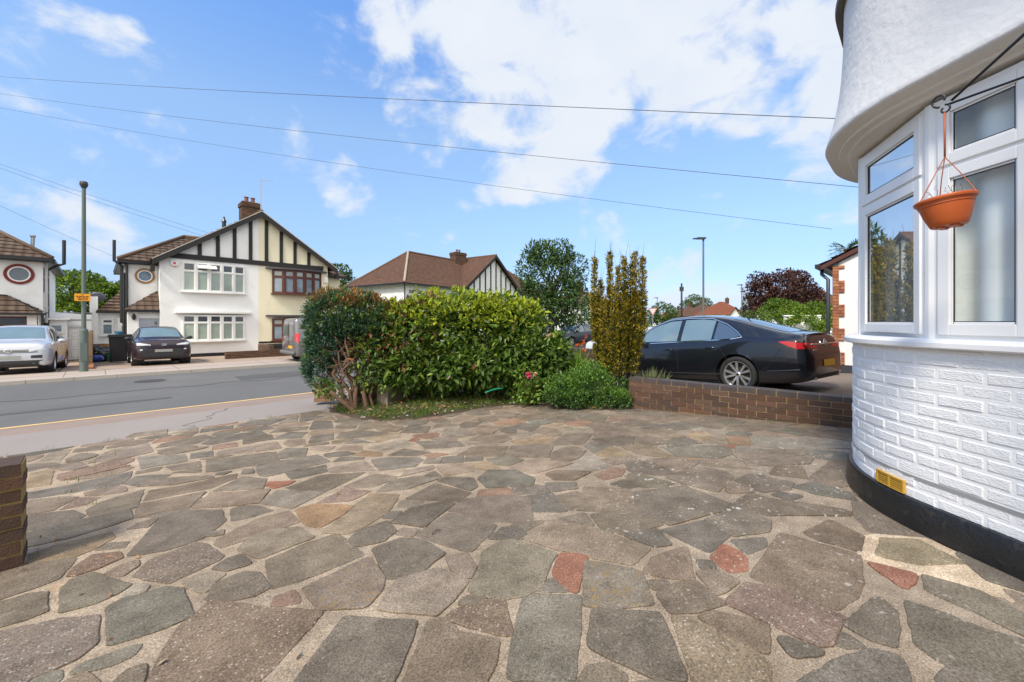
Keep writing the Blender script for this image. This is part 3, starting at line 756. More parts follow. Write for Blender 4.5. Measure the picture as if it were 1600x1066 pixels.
# ------------------------------------------------------------------ brick walls
def brick_wall(name, p0, p1, ztop, thick, label, cat='wall', courses=8, bmat=STOCK, mmat=MORTAR, cap=True, zbot=None, capmat=BLUEB, group=None, jit=.003, hb=.065):
    p0, p1 = Vector((*p0, 0)), Vector((*p1, 0)); d = p1 - p0; L = d.length; d.normalize(); n = Vector((d.y, -d.x, 0))
    root = thing(name, label, cat, ((p0 + p1) / 2 + Vector((0, 0, ztop - courses * .075))), group=group)
    z0 = ztop - courses * (hb + .01); core = MB(); br = MB(); cp = MB()
    e = .004
    core.obox((p0 + p1) / 2 + Vector((0, 0, (z0 + ztop) / 2 - .004)), d * (L / 2 - e), n * (thick / 2 - .010), Vector((0, 0, (ztop - z0) / 2 - .006)))
    for k in range(courses):
        zc = ztop - (k + .5) * (hb + .01); top = cap and k == 0
        bl = .215; off = (0 if k % 2 == 0 else bl / 2 + .005); x = -off
        while x < L - .01:
            a, b = max(0, x), min(L, x + bl)
            if b - a > .03:
                j = random.uniform(-jit, jit)
                (cp if top else br).obox(p0 + d * ((a + b) / 2) + n * j + Vector((0, 0, zc)), d * ((b - a) / 2), n * (thick / 2 + random.uniform(-.002, .004)), Vector((0, 0, hb / 2 + random.uniform(-.003, .001))))
            x += bl + .01
    core.build('mortar', mmat, root); br.build('brickwork', bmat, root)
    if cap: cp.build('coping', capmat, root)
    return root
RW0, RW1 = (6.18, 3.36), (6.46, -1.2)
brick_wall('brick_wall', RW0, RW1, .362, .215, 'low dark brown brick wall with blue coping bricks dividing the paved drive from the black saloon', courses=8)
# pillar at the left edge and the end pier by the conifer
pa = drive_pt(36, 886)
pl = (pa.x - .001, pa.y)
root = brick_wall('brick_pillar', (pl[0] - .45, pl[1] + .125), (pl[0] + .0, pl[1] + .125), plane_z(pl[1]) + .60, .225, 'dark brick pillar with yellow mortar at the near left edge of the paving', 'pillar', courses=8, bmat=STOCKT, mmat=MORTARY, capmat=STOCKT)
OLDB = mk('weathered_mixed_brick', (.2, .1, .06), .9, ramp=[(.20, .075, .045), (.30, .20, .13), (.13, .06, .045), (.25, .13, .08), (.33, .26, .18)], var=.3, vscale=18, bump=.6, bscale=60)
pe = drive_pt(500, 634); pe2 = drive_pt(524, 640)
brick_wall('brick_pier', (pe.x - .02, pe.y + .22), (pe.x + .30, pe.y + .05), plane_z(7.5) + .40, .22, 'weathered red and buff brick pier end under the clipped conifer', 'pier', courses=5, bmat=OLDB, mmat=MORTAR, cap=False)
pw = at(893, 555, 9.9); pw2 = at(938, 555, 9.3)
brick_wall('planter_wall', pw.xy, pw2.xy, .63, .215, 'short brown brick planter wall behind the orange poppies', 'wall', courses=13)

brick_wall('boundary_wall', (pe.x + .36, 7.72), (6.4, 7.72), plane_z(7.7) + .42, .215, 'low brick boundary wall along the footpath behind the laurel hedge', courses=6, bmat=OLDB, cap=False)

# worn patches, covers and joints in the street
PATCHM = mk('newer_asphalt_patch', (.075, .075, .077), .9, var=.2, vscale=2, fine=.25, fscale=50)
m = MB(); m.prism([(3.0, 14.2, -.466), (5.4, 14.25, -.466), (5.35, 15.4, -.466), (3.05, 15.3, -.466)], (0, 0, .001)); m.prism([(-9, 11.9, -.466), (1.2, 12.0, -.466), (1.2, 12.22, -.466), (-9, 12.14, -.466)], (0, 0, .001)); struct('road_patches', m, PATCHM)
m = MB(); P = [(-8 + k * .3, 13.9 + .45 * mnoise.noise(Vector((k * .35, 2, 0))) + .12 * mnoise.noise(Vector((k * 1.7, 5, 0))), -.4695) for k in range(46)]; m.tube(P, .007, 4); struct('road_crack', m, DARKPL)
m = MB(); m.lathe([(0, 0), (.30, 0), (.30, -.02)], Matrix.Translation((1.1, 15.9, -.464)), 28); m.lathe([(.30, .001), (.36, .001)], Matrix.Translation((1.1, 15.9, -.4645)), 28); struct('manhole_cover', m, mk('cast_iron', (.05, .045, .04), .6, var=.3, vscale=20, bump=.8, bscale=60))
m = MB()
for k in range(7): m.box(6.2 + k * .06, 6.23 + k * .06, 17.2, 17.58, -.468, -.462)
struct('drain_grating', m, DARKPL)
m = MB(); t = -16.0
while t < 14: m.box(t, t + .014, 17.78, 19.88, -.382, -.3775); t += random.choice((1.8, 2.7, .9))
m.box(-16, 14, 18.7, 18.712, -.382, -.3772); struct('pavement_joints', m, mk('dark_joint', (.11, .09, .075), .95))
m = MB(); t = -9.0
for t, s1, s2 in ((.9, 8.0, 9.4), (-3.4, 8.05, 9.3)):
    P = [(t + .05 * k + .30 * mnoise.noise(Vector((k * .33, t, 0))) + .06 * mnoise.noise(Vector((k * 1.9, t, 4))), s1 + (s2 - s1) * k / 17, -.4015) for k in range(18)]; m.tube(P, .004, 4)
struct('pavement_cracks', m, DARKPL)
# ================================================================== THE HOUSE WITH THE BAY (right)
house = thing('bay_house', 'white house with a rounded bay, painted brickwork and white framed windows at right', 'house', (4.5, -.9, 0))
A_, dirA = Vector((2.70, -.878)), Vector((math.cos(R(49.5)), math.sin(R(49.5))))
half = [Vector((2.72, -.90)), Vector((3.08, -.43)), Vector((3.43, -.02))]
cx, cy, RR = 3.43 + 1.2 * math.sin(R(49.5)), -.02 - 1.2 * math.cos(R(49.5)), 1.2
th0 = 90 + 49.5
arc = [Vector((cx + RR * math.cos(R(a)), cy + RR * math.sin(R(a)))) for a in np.linspace(th0, 90, 25)]
MID = 4.5
base = half[:2] + arc
# replace the straight run with fine steps, then mirror
ln0 = [half[0].lerp(arc[0], k / 12) for k in range(12)]
OUTL = ln0 + arc; OUTL = OUTL + [Vector((2 * MID - p.x, p.y)) for p in reversed(OUTL)]
nO = len(OUTL)
NRM = []
for i in range(nO):
    d = (OUTL[min(i + 1, nO - 1)] - OUTL[max(i - 1, 0)]).normalized(); NRM.append(Vector((-d.y, d.x)))
cum = [0]
for i in range(1, nO): cum.append(cum[-1] + (OUTL[i] - OUTL[i - 1]).length)
def outp(L, off=0):
    L = max(0, min(cum[-1], L)); i = max(0, min(nO - 2, int(np.searchsorted(cum, L) - 1))); f = (L - cum[i]) / max(1e-6, cum[i + 1] - cum[i])
    p = OUTL[i].lerp(OUTL[i + 1], f); n = NRM[i].lerp(NRM[i + 1], f).normalized(); return p + n * off
def sweep(mb, prof, m=0, closed=False):                             # prof: (offset, z) from bottom to top
    b = len(mb.v); k = len(prof)
    for i in range(nO):
        for (o_, z) in prof: p = OUTL[i] + NRM[i] * o_; mb.v.append((p.x, p.y, z))
    for i in range(nO - 1):
        for j in range(k - 1 + (1 if closed else 0)):
            j2 = (j + 1) % k; mb.f.append([b + i * k + j, b + (i + 1) * k + j, b + (i + 1) * k + j2, b + i * k + j2]); mb.m.append(m)
ZS = 1.10                                                           # underside of the sill
m = MB(); sweep(m, [(-.0062, -.02), (-.0062, ZS)]); bw = m.build('lower_wall', WHITE, house, smooth=True)
TAPM = mk('painted_rustic_brick', (.80, .80, .79), .62, var=.04, vscale=3, wear=((.48, .44, .38), 7, .62, .78, .35), bump=.65, bscale=60)
t_ = TAPM.node_tree; nz_ = [n for n in t_.nodes if n.type == 'TEX_NOISE'][-1]
mp_ = t_.nodes.new('ShaderNodeMapping'); mp_.inputs['Scale'].default_value = (1, 1, 2.6); tcx = [n for n in t_.nodes if n.type == 'TEX_COORD'][0]; t_.links.new(tcx.outputs['Object'], mp_.inputs[0]); t_.links.new(mp_.outputs[0], nz_.inputs['Vector'])
br = MB(); k = 0; z = .175
while z < ZS - .01:
    z1 = min(z + .064, ZS - .006); x = -(.1125 if k % 2 else 0) - .03
    while x < cum[-1]:
        a, b = max(0.0, x), min(cum[-1], x + .213)
        if b - a > .03:
            j = random.uniform(-.0025, .0025); seg = 5; bb = len(br.v); dz = random.uniform(-.002, .002); ch = .009
            for q in range(seg + 1):
                L = a + (b - a) * q / seg; Li = a + ch + (b - a - 2 * ch) * q / seg
                for (LL, off, zz) in ((L, -.010, z + dz), (Li, -.0025 + j, z + ch + dz), (Li, -.0025 + j, z1 - ch + dz), (L, -.010, z1 + dz)):
                    p = outp(LL, off + random.uniform(-.0008, .0008)); br.v.append((p.x, p.y, zz))
            for q in range(seg):
                for r_ in range(3): br.f.append([bb + q * 4 + r_, bb + (q + 1) * 4 + r_, bb + (q + 1) * 4 + r_ + 1, bb + q * 4 + r_ + 1]); br.m.append(0)
            br.f.append([bb, bb + 1, bb + 2, bb + 3][::-1]); br.m.append(0); e = bb + seg * 4; br.f.append([e, e + 1, e + 2, e + 3]); br.m.append(0)
        x += .2235
    z += .0745; k += 1
br.build('brickwork', TAPM, bw)
m = MB(); sweep(m, [(.034, -.05), (.030, .05), (.026, .165), (.018, .180), (-.01, .181)]); m.build('plinth', PLINTHM, house, smooth=True, angle=40)
m = MB(); sweep(m, [(-.06, ZS - .004), (.04, ZS - .004), (.048, ZS + .004), (.048, ZS + .03), (.040, ZS + .040), (-.05, ZS + .052)]); m.build('window_sill', PVC, house, smooth=True, angle=35)
# air brick
def Lof(px, z_):                                                    # outline length where the ray of a column meets the wall
    best = None
    for i in range(0, int(cum[-1] * 200)):
        p = outp(i / 200); X = SA * p.x - CA * p.y; Y = CA * p.x + SA * p.y
        if Y > .3 and (best is None or abs(X / Y - ray(px)) < best[0]) and i / 200 < cum[-1] / 2: best = (abs(X / Y - ray(px)), i / 200)
    return best[1]
La, Lb = Lof(1417, .2), Lof(1372, .2); Lm = (La + Lb) / 2; La, Lb = Lm - .11, Lm + .11
m = MB()
GOLD = mk('sun_gold_vent_plastic', (.62, .36, .05), .4, var=.15, vscale=20, metal=.2)  # gold of the sun's reflection painted into the vent colour
def curved_bar(L0, L1, z0, z1, o0, o1):
    for q in range(3):
        a, b = L0 + (L1 - L0) * q / 3, L0 + (L1 - L0) * (q + 1) / 3
        P = [outp(a, o0), outp(b, o0), outp(b, o1), outp(a, o1)]; m.prism([(p.x, p.y, z0) for p in P], (0, 0, z1 - z0))
curved_bar(La, Lb, .190, .197, .0, .016); curved_bar(La, Lb, .262, .270, .0, .016)
for a in (La, Lm - .006, Lb - .012): curved_bar(a, a + .012, .1972, .2618, .0, .0155)
for k in range(5):
    for a, b in ((La + .012, Lm - .006), (Lm + .006, Lb - .012)): curved_bar(a, b, .201 + k * .0125, .2075 + k * .0125, .0, .012)
vent = m.build('air_vent', GOLD, house)
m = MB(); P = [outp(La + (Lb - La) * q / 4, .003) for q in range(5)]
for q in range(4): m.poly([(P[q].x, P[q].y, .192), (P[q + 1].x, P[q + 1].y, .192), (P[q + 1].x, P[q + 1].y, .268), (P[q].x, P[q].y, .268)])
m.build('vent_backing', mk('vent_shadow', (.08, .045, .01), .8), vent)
# windows: splay (two lights), corner light, front (two lights), then mirrored
V0, V1, V2 = Vector((2.76, -.83)), Vector((3.455, -.025)), Vector((4.215, .348))
V05 = V0.lerp(V1, .5); V3 = Vector((2 * MID - V2.x, V2.y)); V4, V45, V5 = [Vector((2 * MID - p.x, p.y)) for p in (V1, V05, V0)]
ZB, ZT, ZM = ZS + .045, 2.52, 2.125
def upvc(p, q, name='window'):
    d = (q - p); L = d.length; d = d / L; n = Vector((-d.y, d.x)); D3, N3 = Vector((*d, 0)), Vector((*n, 0)); U = Vector((0, 0, 1))
    def P(x, z_, o_=0): return Vector((p.x + d.x * x + n.x * o_, p.y + d.y * x + n.y * o_, z_))
    fr = MB(); f = .042                                             # fixed outer frame
    def bx(x0, x1, z0, z1, o0, o1): fr.obox(P((x0 + x1) / 2, (z0 + z1) / 2, (o0 + o1) / 2), D3 * ((x1 - x0) / 2), N3 * ((o1 - o0) / 2), U * ((z1 - z0) / 2))
    bx(0, f, ZB, ZT, -.06, 0); bx(L - f, L, ZB, ZT, -.06, 0); bx(f, L - f, ZB, ZB + f, -.06, -.001); bx(f, L - f, ZT - f, ZT, -.06, -.001); bx(f, L - f, ZM - .022, ZM + .022, -.06, -.001)
    o = fr.build(name, PVC, house); tag(o, None)
    for (z0, z1) in ((ZB + f, ZM - .022), (ZM + .022, ZT - f)):
        fr = MB(); s = .062; x0, x1 = f - .012, L - f + .012; za, zb = z0 - .012, z1 + .012
        for (a, b, c_, d_) in ((x0, x0 + s, za, zb), (x1 - s, x1, za, zb)):
            bx(a, b, c_, d_, -.02, .012)
        bx(x0 + s, x1 - s, za, za + s, -.02, .0122); bx(x0 + s, x1 - s, zb - s, zb, -.02, .0122)
        # glazing bead, stepped back
        g_ = .012
        for (a, b, c_, d_) in ((x0 + s, x0 + s + g_, za + s, zb - s), (x1 - s - g_, x1 - s, za + s, zb - s)): bx(a, b, c_, d_, -.02, .002)
        bx(x0 + s + g_, x1 - s - g_, za + s, za + s + g_, -.02, .002); bx(x0 + s + g_, x1 - s - g_, zb - s - g_, zb - s, -.02, .002)
        sash = fr.build('sash', PVC, o)
        bv = sash.modifiers.new('bevel', 'BEVEL'); bv.width = .004; bv.segments = 2; bv.limit_method = 'ANGLE'
        gl = MB(); gl.poly([P(x0 + s, za + s, -.006), P(x1 - s, za + s, -.006), P(x1 - s, zb - s, -.006), P(x0 + s, zb - s, -.006)]); gl.build('pane', GLASS, o)
        gk = MB(); e = .004
        for (a, b, c_, d_) in ((x0 + s + g_, x0 + s + g_ + e, za + s, zb - s), (x1 - s - g_ - e, x1 - s - g_, za + s, zb - s), (x0 + s + g_, x1 - s - g_, za + s + g_, za + s + g_ + e), (x0 + s + g_, x1 - s - g_, zb - s - g_ - e, zb - s - g_)):
            gk.obox(P((a + b) / 2, (c_ + d_) / 2, -.002), D3 * ((b - a) / 2), N3 * .003, U * ((d_ - c_) / 2))
        gk.build('gasket', DARKPL, o)
    return o
VV = [V0, V05, V1, V2, V3, V4, V45, V5]
for i, (p, q) in enumerate(zip(VV, VV[1:])):
    d = (q - p).normalized(); e = .028
    upvc(p + d * e, q - d * e)
for i, p in enumerate(VV):
    a = (VV[max(i - 1, 0)] - p) if i else p - VV[1]; b = (VV[i + 1] - p) if i < len(VV) - 1 else p - VV[-2]; n_ = Vector((-(b - a).y, (b - a).x)).normalized()
    m = MB(); m.prism([(q.x, q.y, ZB) for q in (p + a.normalized() * .034, p - n_ * .05, p + b.normalized() * .034, p + n_ * .008 + b.normalized() * .012, p + n_ * .008 + a.normalized() * .012)], (0, 0, ZT - ZB)); m.build('corner_post', PVC, house)
# net curtains and the dim room behind
m = MB()
cp = [(2.88, -.93), (3.53, -.11), (4.25, .25), (4.75, .25), (5.47, -.11), (6.12, -.93)]
CP = []
for a, b in zip(cp, cp[1:]):
    a, b = Vector(a), Vector(b); n = int((b - a).length / .008); nn_ = Vector((-(b - a).y, (b - a).x)).normalized()
    for k in range(n): CP.append((a.lerp(b, k / n), nn_))
acc_ = 0
zz = [ZB - .1, 1.5, 2.0, 2.56]
for i, (p, nn_) in enumerate(CP):
    wv_ = .034 * math.sin(i * .21 + 1.8 * math.sin(i * .037)) + .012 * math.sin(i * .083)
    for j, z_ in enumerate(zz): q = p + nn_ * wv_ * (1.0 - .25 * j / 3); m.v.append((q.x, q.y, z_))
for i in range(len(CP) - 1):
    for j in range(3): m.f.append([i * 4 + j, (i + 1) * 4 + j, (i + 1) * 4 + j + 1, i * 4 + j + 1]); m.m.append(0)
m.build('net_curtain', NET, house, smooth=True)
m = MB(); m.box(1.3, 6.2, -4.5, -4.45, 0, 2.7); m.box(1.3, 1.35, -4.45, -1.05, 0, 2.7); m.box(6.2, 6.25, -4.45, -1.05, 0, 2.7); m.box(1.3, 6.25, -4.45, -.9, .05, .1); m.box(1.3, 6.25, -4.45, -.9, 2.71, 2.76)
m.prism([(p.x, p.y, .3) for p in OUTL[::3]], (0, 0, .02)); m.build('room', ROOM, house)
# soffit, bellmouth skirt and upper wall
m = MB(); sweep(m, [(-.30, 2.545), (.015, 2.545), (.028, 2.560), (.075, 2.565), (.082, 2.578), (.150, 2.592)]); m.build('soffit', SOFFIT, house, smooth=True, angle=30)
m = MB(); sweep(m, [(.150, 2.592), (.163, 2.598), (.168, 2.612), (.160, 2.64), (.143, 2.70), (.122, 2.78), (.102, 2.88), (.083, 3.0), (.067, 3.15), (.056, 3.35), (.05, 3.6), (.05, 4.0), (.05, 5.4)]); m.build('upper_wall', RENDER_S, house, smooth=True, angle=50)
m = MB(); sweep(m, [(.05, 3.70), (.10, 3.69), (.105, 3.72), (.05, 3.76)]); m.build('upper_sill', mk('lead_grey_sill', (.13, .12, .11), .7, var=.2), house, smooth=True, angle=30)
m = MB(); y0 = -.9; m.box(1.2, 2.72, y0 - .3, y0, 0, 5.4); m.box(6.28, 6.36, -1.2, y0, 0, 5.4); m.box(1.2, 1.5, -9, y0 - .3, 0, 5.4); m.box(6.1, 6.36, -9, -1.2, 0, 5.4); m.box(1.5, 6.1, -9, -8.7, 0, 5.4); m.build('main_wall', RENDER_S, house)
m = MB(); m.prism([(1.0, -.55, 5.4), (6.6, -.55, 5.4), (6.6, -9.3, 5.4), (1.0, -9.3, 5.4)], (0, 0, .12)); m.prism([(p.x, p.y, 5.4) for p in [OUTL[i] + NRM[i] * .25 for i in range(0, nO, 2)]], (0, 0, .11)); m.build('eaves', DARKPL, house)
m = MB(); a, b, c_, d_, r1, r2 = (1.0, -.55, 5.52), (6.6, -.55, 5.52), (6.6, -9.3, 5.52), (1.0, -9.3, 5.52), (3.8, -3.4, 8), (3.8, -6.4, 8)
m.poly([a, b, r1]); m.poly([b, c_, r2, r1]); m.poly([c_, d_, r2]); m.poly([d_, a, r1, r2]); m.build('roof', TILE_D, house)
# wrought-iron basket bracket fixed to the house
tip = at(1471, 167, 2.0); wall_pt = Vector((2.53, -.895, tip.z)); wall_hi = Vector((2.53, -.895, 2.92))
m = MB()
adir = (wall_pt - tip).normalized()
m.tube([tip + adir * .02, tip.lerp(wall_pt, .5), wall_pt], .0055, 8)
m.tube([tip + adir * .035 + Vector((0, 0, .012)), tip.lerp(wall_hi, .33), tip.lerp(wall_hi, .66), wall_hi], [.006, .007, .012, .013], 8)
m.bar(wall_hi + Vector((0, .004, .08)), wall_pt + Vector((0, .004, -.1)), .03, .008, (1, 0, 0))
def scroll(c, r0, turns, ph, sgn=1):
    P = []
    for k in range(26):
        a = ph + sgn * turns * 2 * math.pi * k / 25; r = r0 * (1 - .55 * k / 25); P.append(c - adir * (r * math.cos(a)) + Vector((0, 0, r * math.sin(a))))
    return P
m.tube(scroll(tip + Vector((0, 0, .034)) - adir * .005, .034, .82, -1.5, 1), .005, 6)
m.tube(scroll(tip + Vector((0, 0, -.018)) + adir * .012, .022, .9, 1.6, 1), .0045, 6)
m.tube(scroll(tip.lerp(wall_pt, .45) + Vector((0, 0, .05)), .05, .8, -1.5, -1), .005, 6)
m.build('basket_bracket', IRON, house, smooth=True)
# ------------------------------------------------------------------ hanging basket
hook = tip + Vector((0, 0, -.036)) + adir * .012
bc = at(1472, 313, 2.0); bc.x, bc.y = hook.x, hook.y
hb = thing('hanging_basket', 'terracotta plastic hanging basket with three strings and dead stems under the iron bracket', 'hanging basket', bc)
view = Vector((hook.x, hook.y, 0)).normalized(); side = Vector((view.y, -view.x, 0))
TM = Matrix.Translation(bc) @ Matrix.Rotation(R(-6.5), 4, view)
m = MB(); RB = .106
m.lathe([(0, -.132), (RB * .58, -.132), (RB * .62, -.128), (RB * .70, -.105), (RB * .80, -.075), (RB * .875, -.04), (RB * .90, -.022), (RB * .95, -.020), (RB * .955, -.013), (RB * 1.02, -.012), (RB * 1.05, -.004), (RB * 1.05, .0), (RB * 1.02, .004), (RB * .94, .002), (RB * .92, -.03), (0, -.04)], TM, 40)
for k in range(4):
    a = k * 1.57 + .5; q = TM @ Vector((RB * .33 * math.cos(a), RB * .33 * math.sin(a), -.135)); m.lathe([(0, -.004), (.016, -.004), (.018, .004)], Matrix.Translation(q), 12)
m.build('pot', TERRA, hb, smooth=True, angle=40)
m = MB(); knot = Vector((hook.x, hook.y, bc.z + .205))
for a in (0.15, 2.25, 4.35):
    e = TM @ Vector((RB * 1.0 * math.cos(a), RB * 1.0 * math.sin(a), .004)); mid = e.lerp(knot, .5) + (knot - e).cross(Vector((0, 0, 1))).normalized() * .002 + Vector((0, 0, .004))
    m.tube([e + Vector((0, 0, -.008)), e, mid, knot], [.004, .0028, .0022, .0022], 6)
m.tube([knot, knot.lerp(hook, .5), hook + Vector((0, 0, .004))], [.004, .0045, .005], 6); m.build('hanger', mk('terracotta_cord', (.36, .10, .045), .55), hb, smooth=True)
m = MB()
for k in range(14):
    a = random.uniform(0, 6.28); q = TM @ Vector((RB * random.uniform(.2, .7) * math.cos(a), RB * random.uniform(.2, .7) * math.sin(a), -.03)); P = [q]
    for j in range(5): P.append(P[-1] + Vector((random.uniform(-.018, .018), random.uniform(-.018, .018), random.uniform(.0, .026))))
    m.tube(P, .0011, 4)
for k in range(40):
    a = random.uniform(0, 6.28); q = TM @ Vector((RB * random.uniform(.1, .9) * math.cos(a), RB * random.uniform(.1, .9) * math.sin(a), random.uniform(-.03, .012))); m.obox(q, (random.uniform(.002, .008), 0, 0), (0, random.uniform(.002, .008), 0), (0, 0, .002))
m.build('dead_plant', mk('dead_stem', (.13, .10, .075), .9, var=.3, vscale=30), hb)
# ================================================================== BUILDINGS
def roof_plane(mb, pts, course=.32, lift=.035, m=0):
    P = [Vector(p) for p in pts]; n = Vector((0, 0, 0))
    for i in range(len(P)): n += (P[i] - P[0]).cross(P[(i + 1) % len(P)] - P[0])
    n.normalize()
    if n.z < 0: P.reverse(); n = -n
    u = Vector((0, 0, 1)).cross(n).normalized(); w_ = n.cross(u); o0 = P[0]
    q = [((p - o0).dot(u), (p - o0).dot(w_)) for p in P]; v0, v1 = min(b for a, b in q), max(b for a, b in q)
    v = v0
    while v < v1 - 1e-4:
        c = clip(clip(q, (0, -1), -v), (0, 1), v + course)
        if len(c) >= 3:
            W3 = lambda p: o0 + u * p[0] + w_ * p[1] + n * (lift * (1 - (p[1] - v) / course) + .004)
            mb.poly([W3(p) for p in c], m, [(p[0], p[1] - v0) for p in c])
            for i in range(len(c)):
                a, b = c[i], c[(i + 1) % len(c)]
                if abs(a[1] - v) < 1e-5 and abs(b[1] - v) < 1e-5 and abs(a[0] - b[0]) > .01:
                    A, B = W3(a), W3(b); mb.poly([A, A - n * (lift + .02), B - n * (lift + .02), B], m, [(a[0], 0.01)] * 4)
        v += course
def win_flat(parent, p, q, z0, z1, n, frame=PVC, tr=.30, depth=.06, name='window', fw=.055, lower=PANE_N, upper=PANE_D, bow=0, sill=True):
    """a window of n lights between plan points p and q (outside on the left-hand side seen from p to q)"""
    p, q = Vector(p).to_2d(), Vector(q).to_2d(); d = (q - p); W_ = d.length; d /= W_; nrm = Vector((d.y, -d.x))
    fr = MB(); gl = MB(); U = Vector((0, 0, 1)); zt = z1 - (z1 - z0) * tr
    pts = [p + d * (W_ * i / n) + nrm * (bow * (1 - (2 * i / n - 1) ** 2)) for i in range(n + 1)]
    for i in range(n):
        a, b = pts[i], pts[i + 1]; e = (b - a); L = e.length; e /= L; k = Vector((e.y, -e.x)); E3, K3 = Vector((*e, 0)), Vector((*k, 0))
        def bx(x0, x1, za, zb, o0, o1, mb=fr, m=0):
            c = a + e * ((x0 + x1) / 2) + k * ((o0 + o1) / 2); mb.obox((c.x, c.y, (za + zb) / 2), E3 * ((x1 - x0) / 2), K3 * ((o1 - o0) / 2), U * ((zb - za) / 2), m)
        bx(fw, L - fw, z0, z0 + fw, -.02, depth); bx(fw, L - fw, z1 - fw, z1, -.02, depth); bx(0, fw, z0, z1, -.02, depth + .003); bx(L - fw, L, z0, z1, -.02, depth + .003)
        if tr: bx(fw, L - fw, zt - fw / 2, zt + fw / 2, -.02, depth + .002)
        # inner sash lines, stepped back
        for (za, zb) in (((z0 + fw, zt - fw / 2), (zt + fw / 2, z1 - fw)) if tr else ((z0 + fw, z1 - fw),)):
            s_ = .03
            bx(fw, fw + s_, za, zb, 0, depth - .02); bx(L - fw - s_, L - fw, za, zb, 0, depth - .02); bx(fw + s_, L - fw - s_, za, za + s_, 0, depth - .021); bx(fw + s_, L - fw - s_, zb - s_, zb, 0, depth - .021)
        for (za, zb, m_) in (((z0, zt, 0), (zt, z1, 1)) if tr else ((z0, z1, 0),)):
            c = [a + e * .02 + k * .012, b - e * .02 + k * .012]; gl.poly([(c[0].x, c[0].y, za), (c[1].x, c[1].y, za), (c[1].x, c[1].y, zb), (c[0].x, c[0].y, zb)], m_)
    o = fr.build(name, frame, parent); gl.build('pane', [lower, upper], o)
    if sill:
        s_ = MB(); out = [pt + nrm * (depth + .06) for pt in pts]; out[0] -= d * .08; out[-1] += d * .08
        s_.prism([(x.x, x.y, z0 - .06) for x in [p - d * .08 - nrm * .02] + out + [q + d * .08 - nrm * .02]], (0, 0, .055)); s_.build('sill', frame, o)
    return o
def text_mesh(txt, size, name, mat, parent, M):
    cu = bpy.data.curves.new('lettering', 'FONT'); cu.body = txt; cu.size = size; cu.extrude = .002; cu.align_x = 'CENTER'
    ob = bpy.data.objects.new('lettering', cu); col.objects.link(ob); dg = bpy.context.evaluated_depsgraph_get(); me = bpy.data.meshes.new_from_object(ob.evaluated_get(dg)); bpy.data.objects.remove(ob)
    me.transform(MW[parent.name].inverted() @ M if parent else M); me.materials.clear(); me.materials.append(mat); o = bpy.data.objects.new(name, me); col.objects.link(o)
    if parent: o.parent = parent; MW[o.name] = MW[parent.name]
    return o
CLAYPOT = mk('clay_chimney_pot', (.17, .075, .05), .8, var=.25, vscale=6)
def chimney(parent, c, w_, d_, z0, z1, bm=STOCK, pots=2, name='chimney'):
    m = MB(); n = int((z1 - z0) / .075); c = Vector(c)
    m.box(c.x - w_ / 2 + .012, c.x + w_ / 2 - .012, c.y - d_ / 2 + .012, c.y + d_ / 2 - .012, z0, z1 - .01, 0)
    o = m.build(name, MORTAR, parent); b = MB()
    for k in range(n):
        ex = .05 if n - 5 < k < n - 1 else 0; zz = z0 + (k + .5) * .075
        for sx in range(2):
            wx, wy = w_ + 2 * ex, d_ + 2 * ex
            nb = max(2, round(wx / .225)); off = (k % 2) * .11
            for q in range(nb + 1):
                a, e = max(-wx / 2, -wx / 2 + q * wx / nb - off), min(wx / 2, -wx / 2 + (q + 1) * wx / nb - off - .01)
                if e - a > .02: b.obox((c.x + (a + e) / 2, c.y + (wy / 2 - .05) * (1 if sx else -1), zz), ((e - a) / 2, 0, 0), (0, .05, 0), (0, 0, .0325))
            nb = max(2, round(wy / .225))
            for q in range(nb + 1):
                a, e = max(-wy / 2 + .11, -wy / 2 + q * wy / nb - off), min(wy / 2 - .11, -wy / 2 + (q + 1) * wy / nb - off - .01)
                if e - a > .02: b.obox((c.x + (wx / 2 - .05) * (1 if sx else -1), c.y + (a + e) / 2, zz), (.05, 0, 0), (0, (e - a) / 2, 0), (0, 0, .0325))
    b.build('brickwork', bm, o); p = MB()
    for k in range(pots):
        p.lathe([(.12, 0), (.11, .15), (.10, .26), (.13, .28), (.13, .33), (.09, .33)], Matrix.Translation((c.x + (k - (pots - 1) / 2) * .34, c.y, z1)), 12)
    p.build('chimney_pot', CLAYPOT, o, smooth=True, angle=40); return o
def pipe(parent, pts, r, m_, name='downpipe'):
    m = MB(); m.tube(pts, r, 10)
    for k in range(1, 4):
        z = pts[0][2] + (pts[-1][2] - pts[0][2]) * k / 4
        if len(pts) == 2: m.lathe([(r, z - .03), (r * 1.35, z - .03), (r * 1.35, z + .03), (r, z + .03)], Matrix.Translation((pts[0][0], pts[0][1], 0)), 10)
    return m.build(name, m_, parent, smooth=True, angle=40)
# ------------------------------------------------------------------ the half-timbered pair opposite
SF, SW, ZG = 26.8, 27.9, -.60
def T(px, s): return on_s(px, 503, s).x
tL, tM, tR = T(250, SF), T(404, SF), T(512, SF)
pair = thing('semi_detached_house', 'pair of houses under one half timbered gable, left half white and right half cream', 'house', ((tL + tR) / 2, SF, ZG))
ZBEAM = 4.60; apex = on_s(407.5, 331, SF - .1); ta, za = apex.x, apex.z
eL, eR = on_s(242, 411, SF), on_s(523, 437, SF)
sl = (za - 4.42) / (ta - eL.x)
def zroof(t): return za - sl * abs(t - ta)
def wall_poly(t0, t1, m_, name, s=SF):
    mb = MB(); top = sorted(set([t0, t1] + ([ta] if t0 < ta < t1 else []))); P = [(t0, s, ZG), (t1, s, ZG)] + [(t, s, zroof(t) - .08) for t in reversed(top)]
    mb.prism(P, (0, .25, 0)); return mb.build(name, m_, pair)
wall_poly(tL, tM, HOUSE_W, 'white_wall'); wall_poly(tM + .002, tR, CREAM, 'cream_wall')
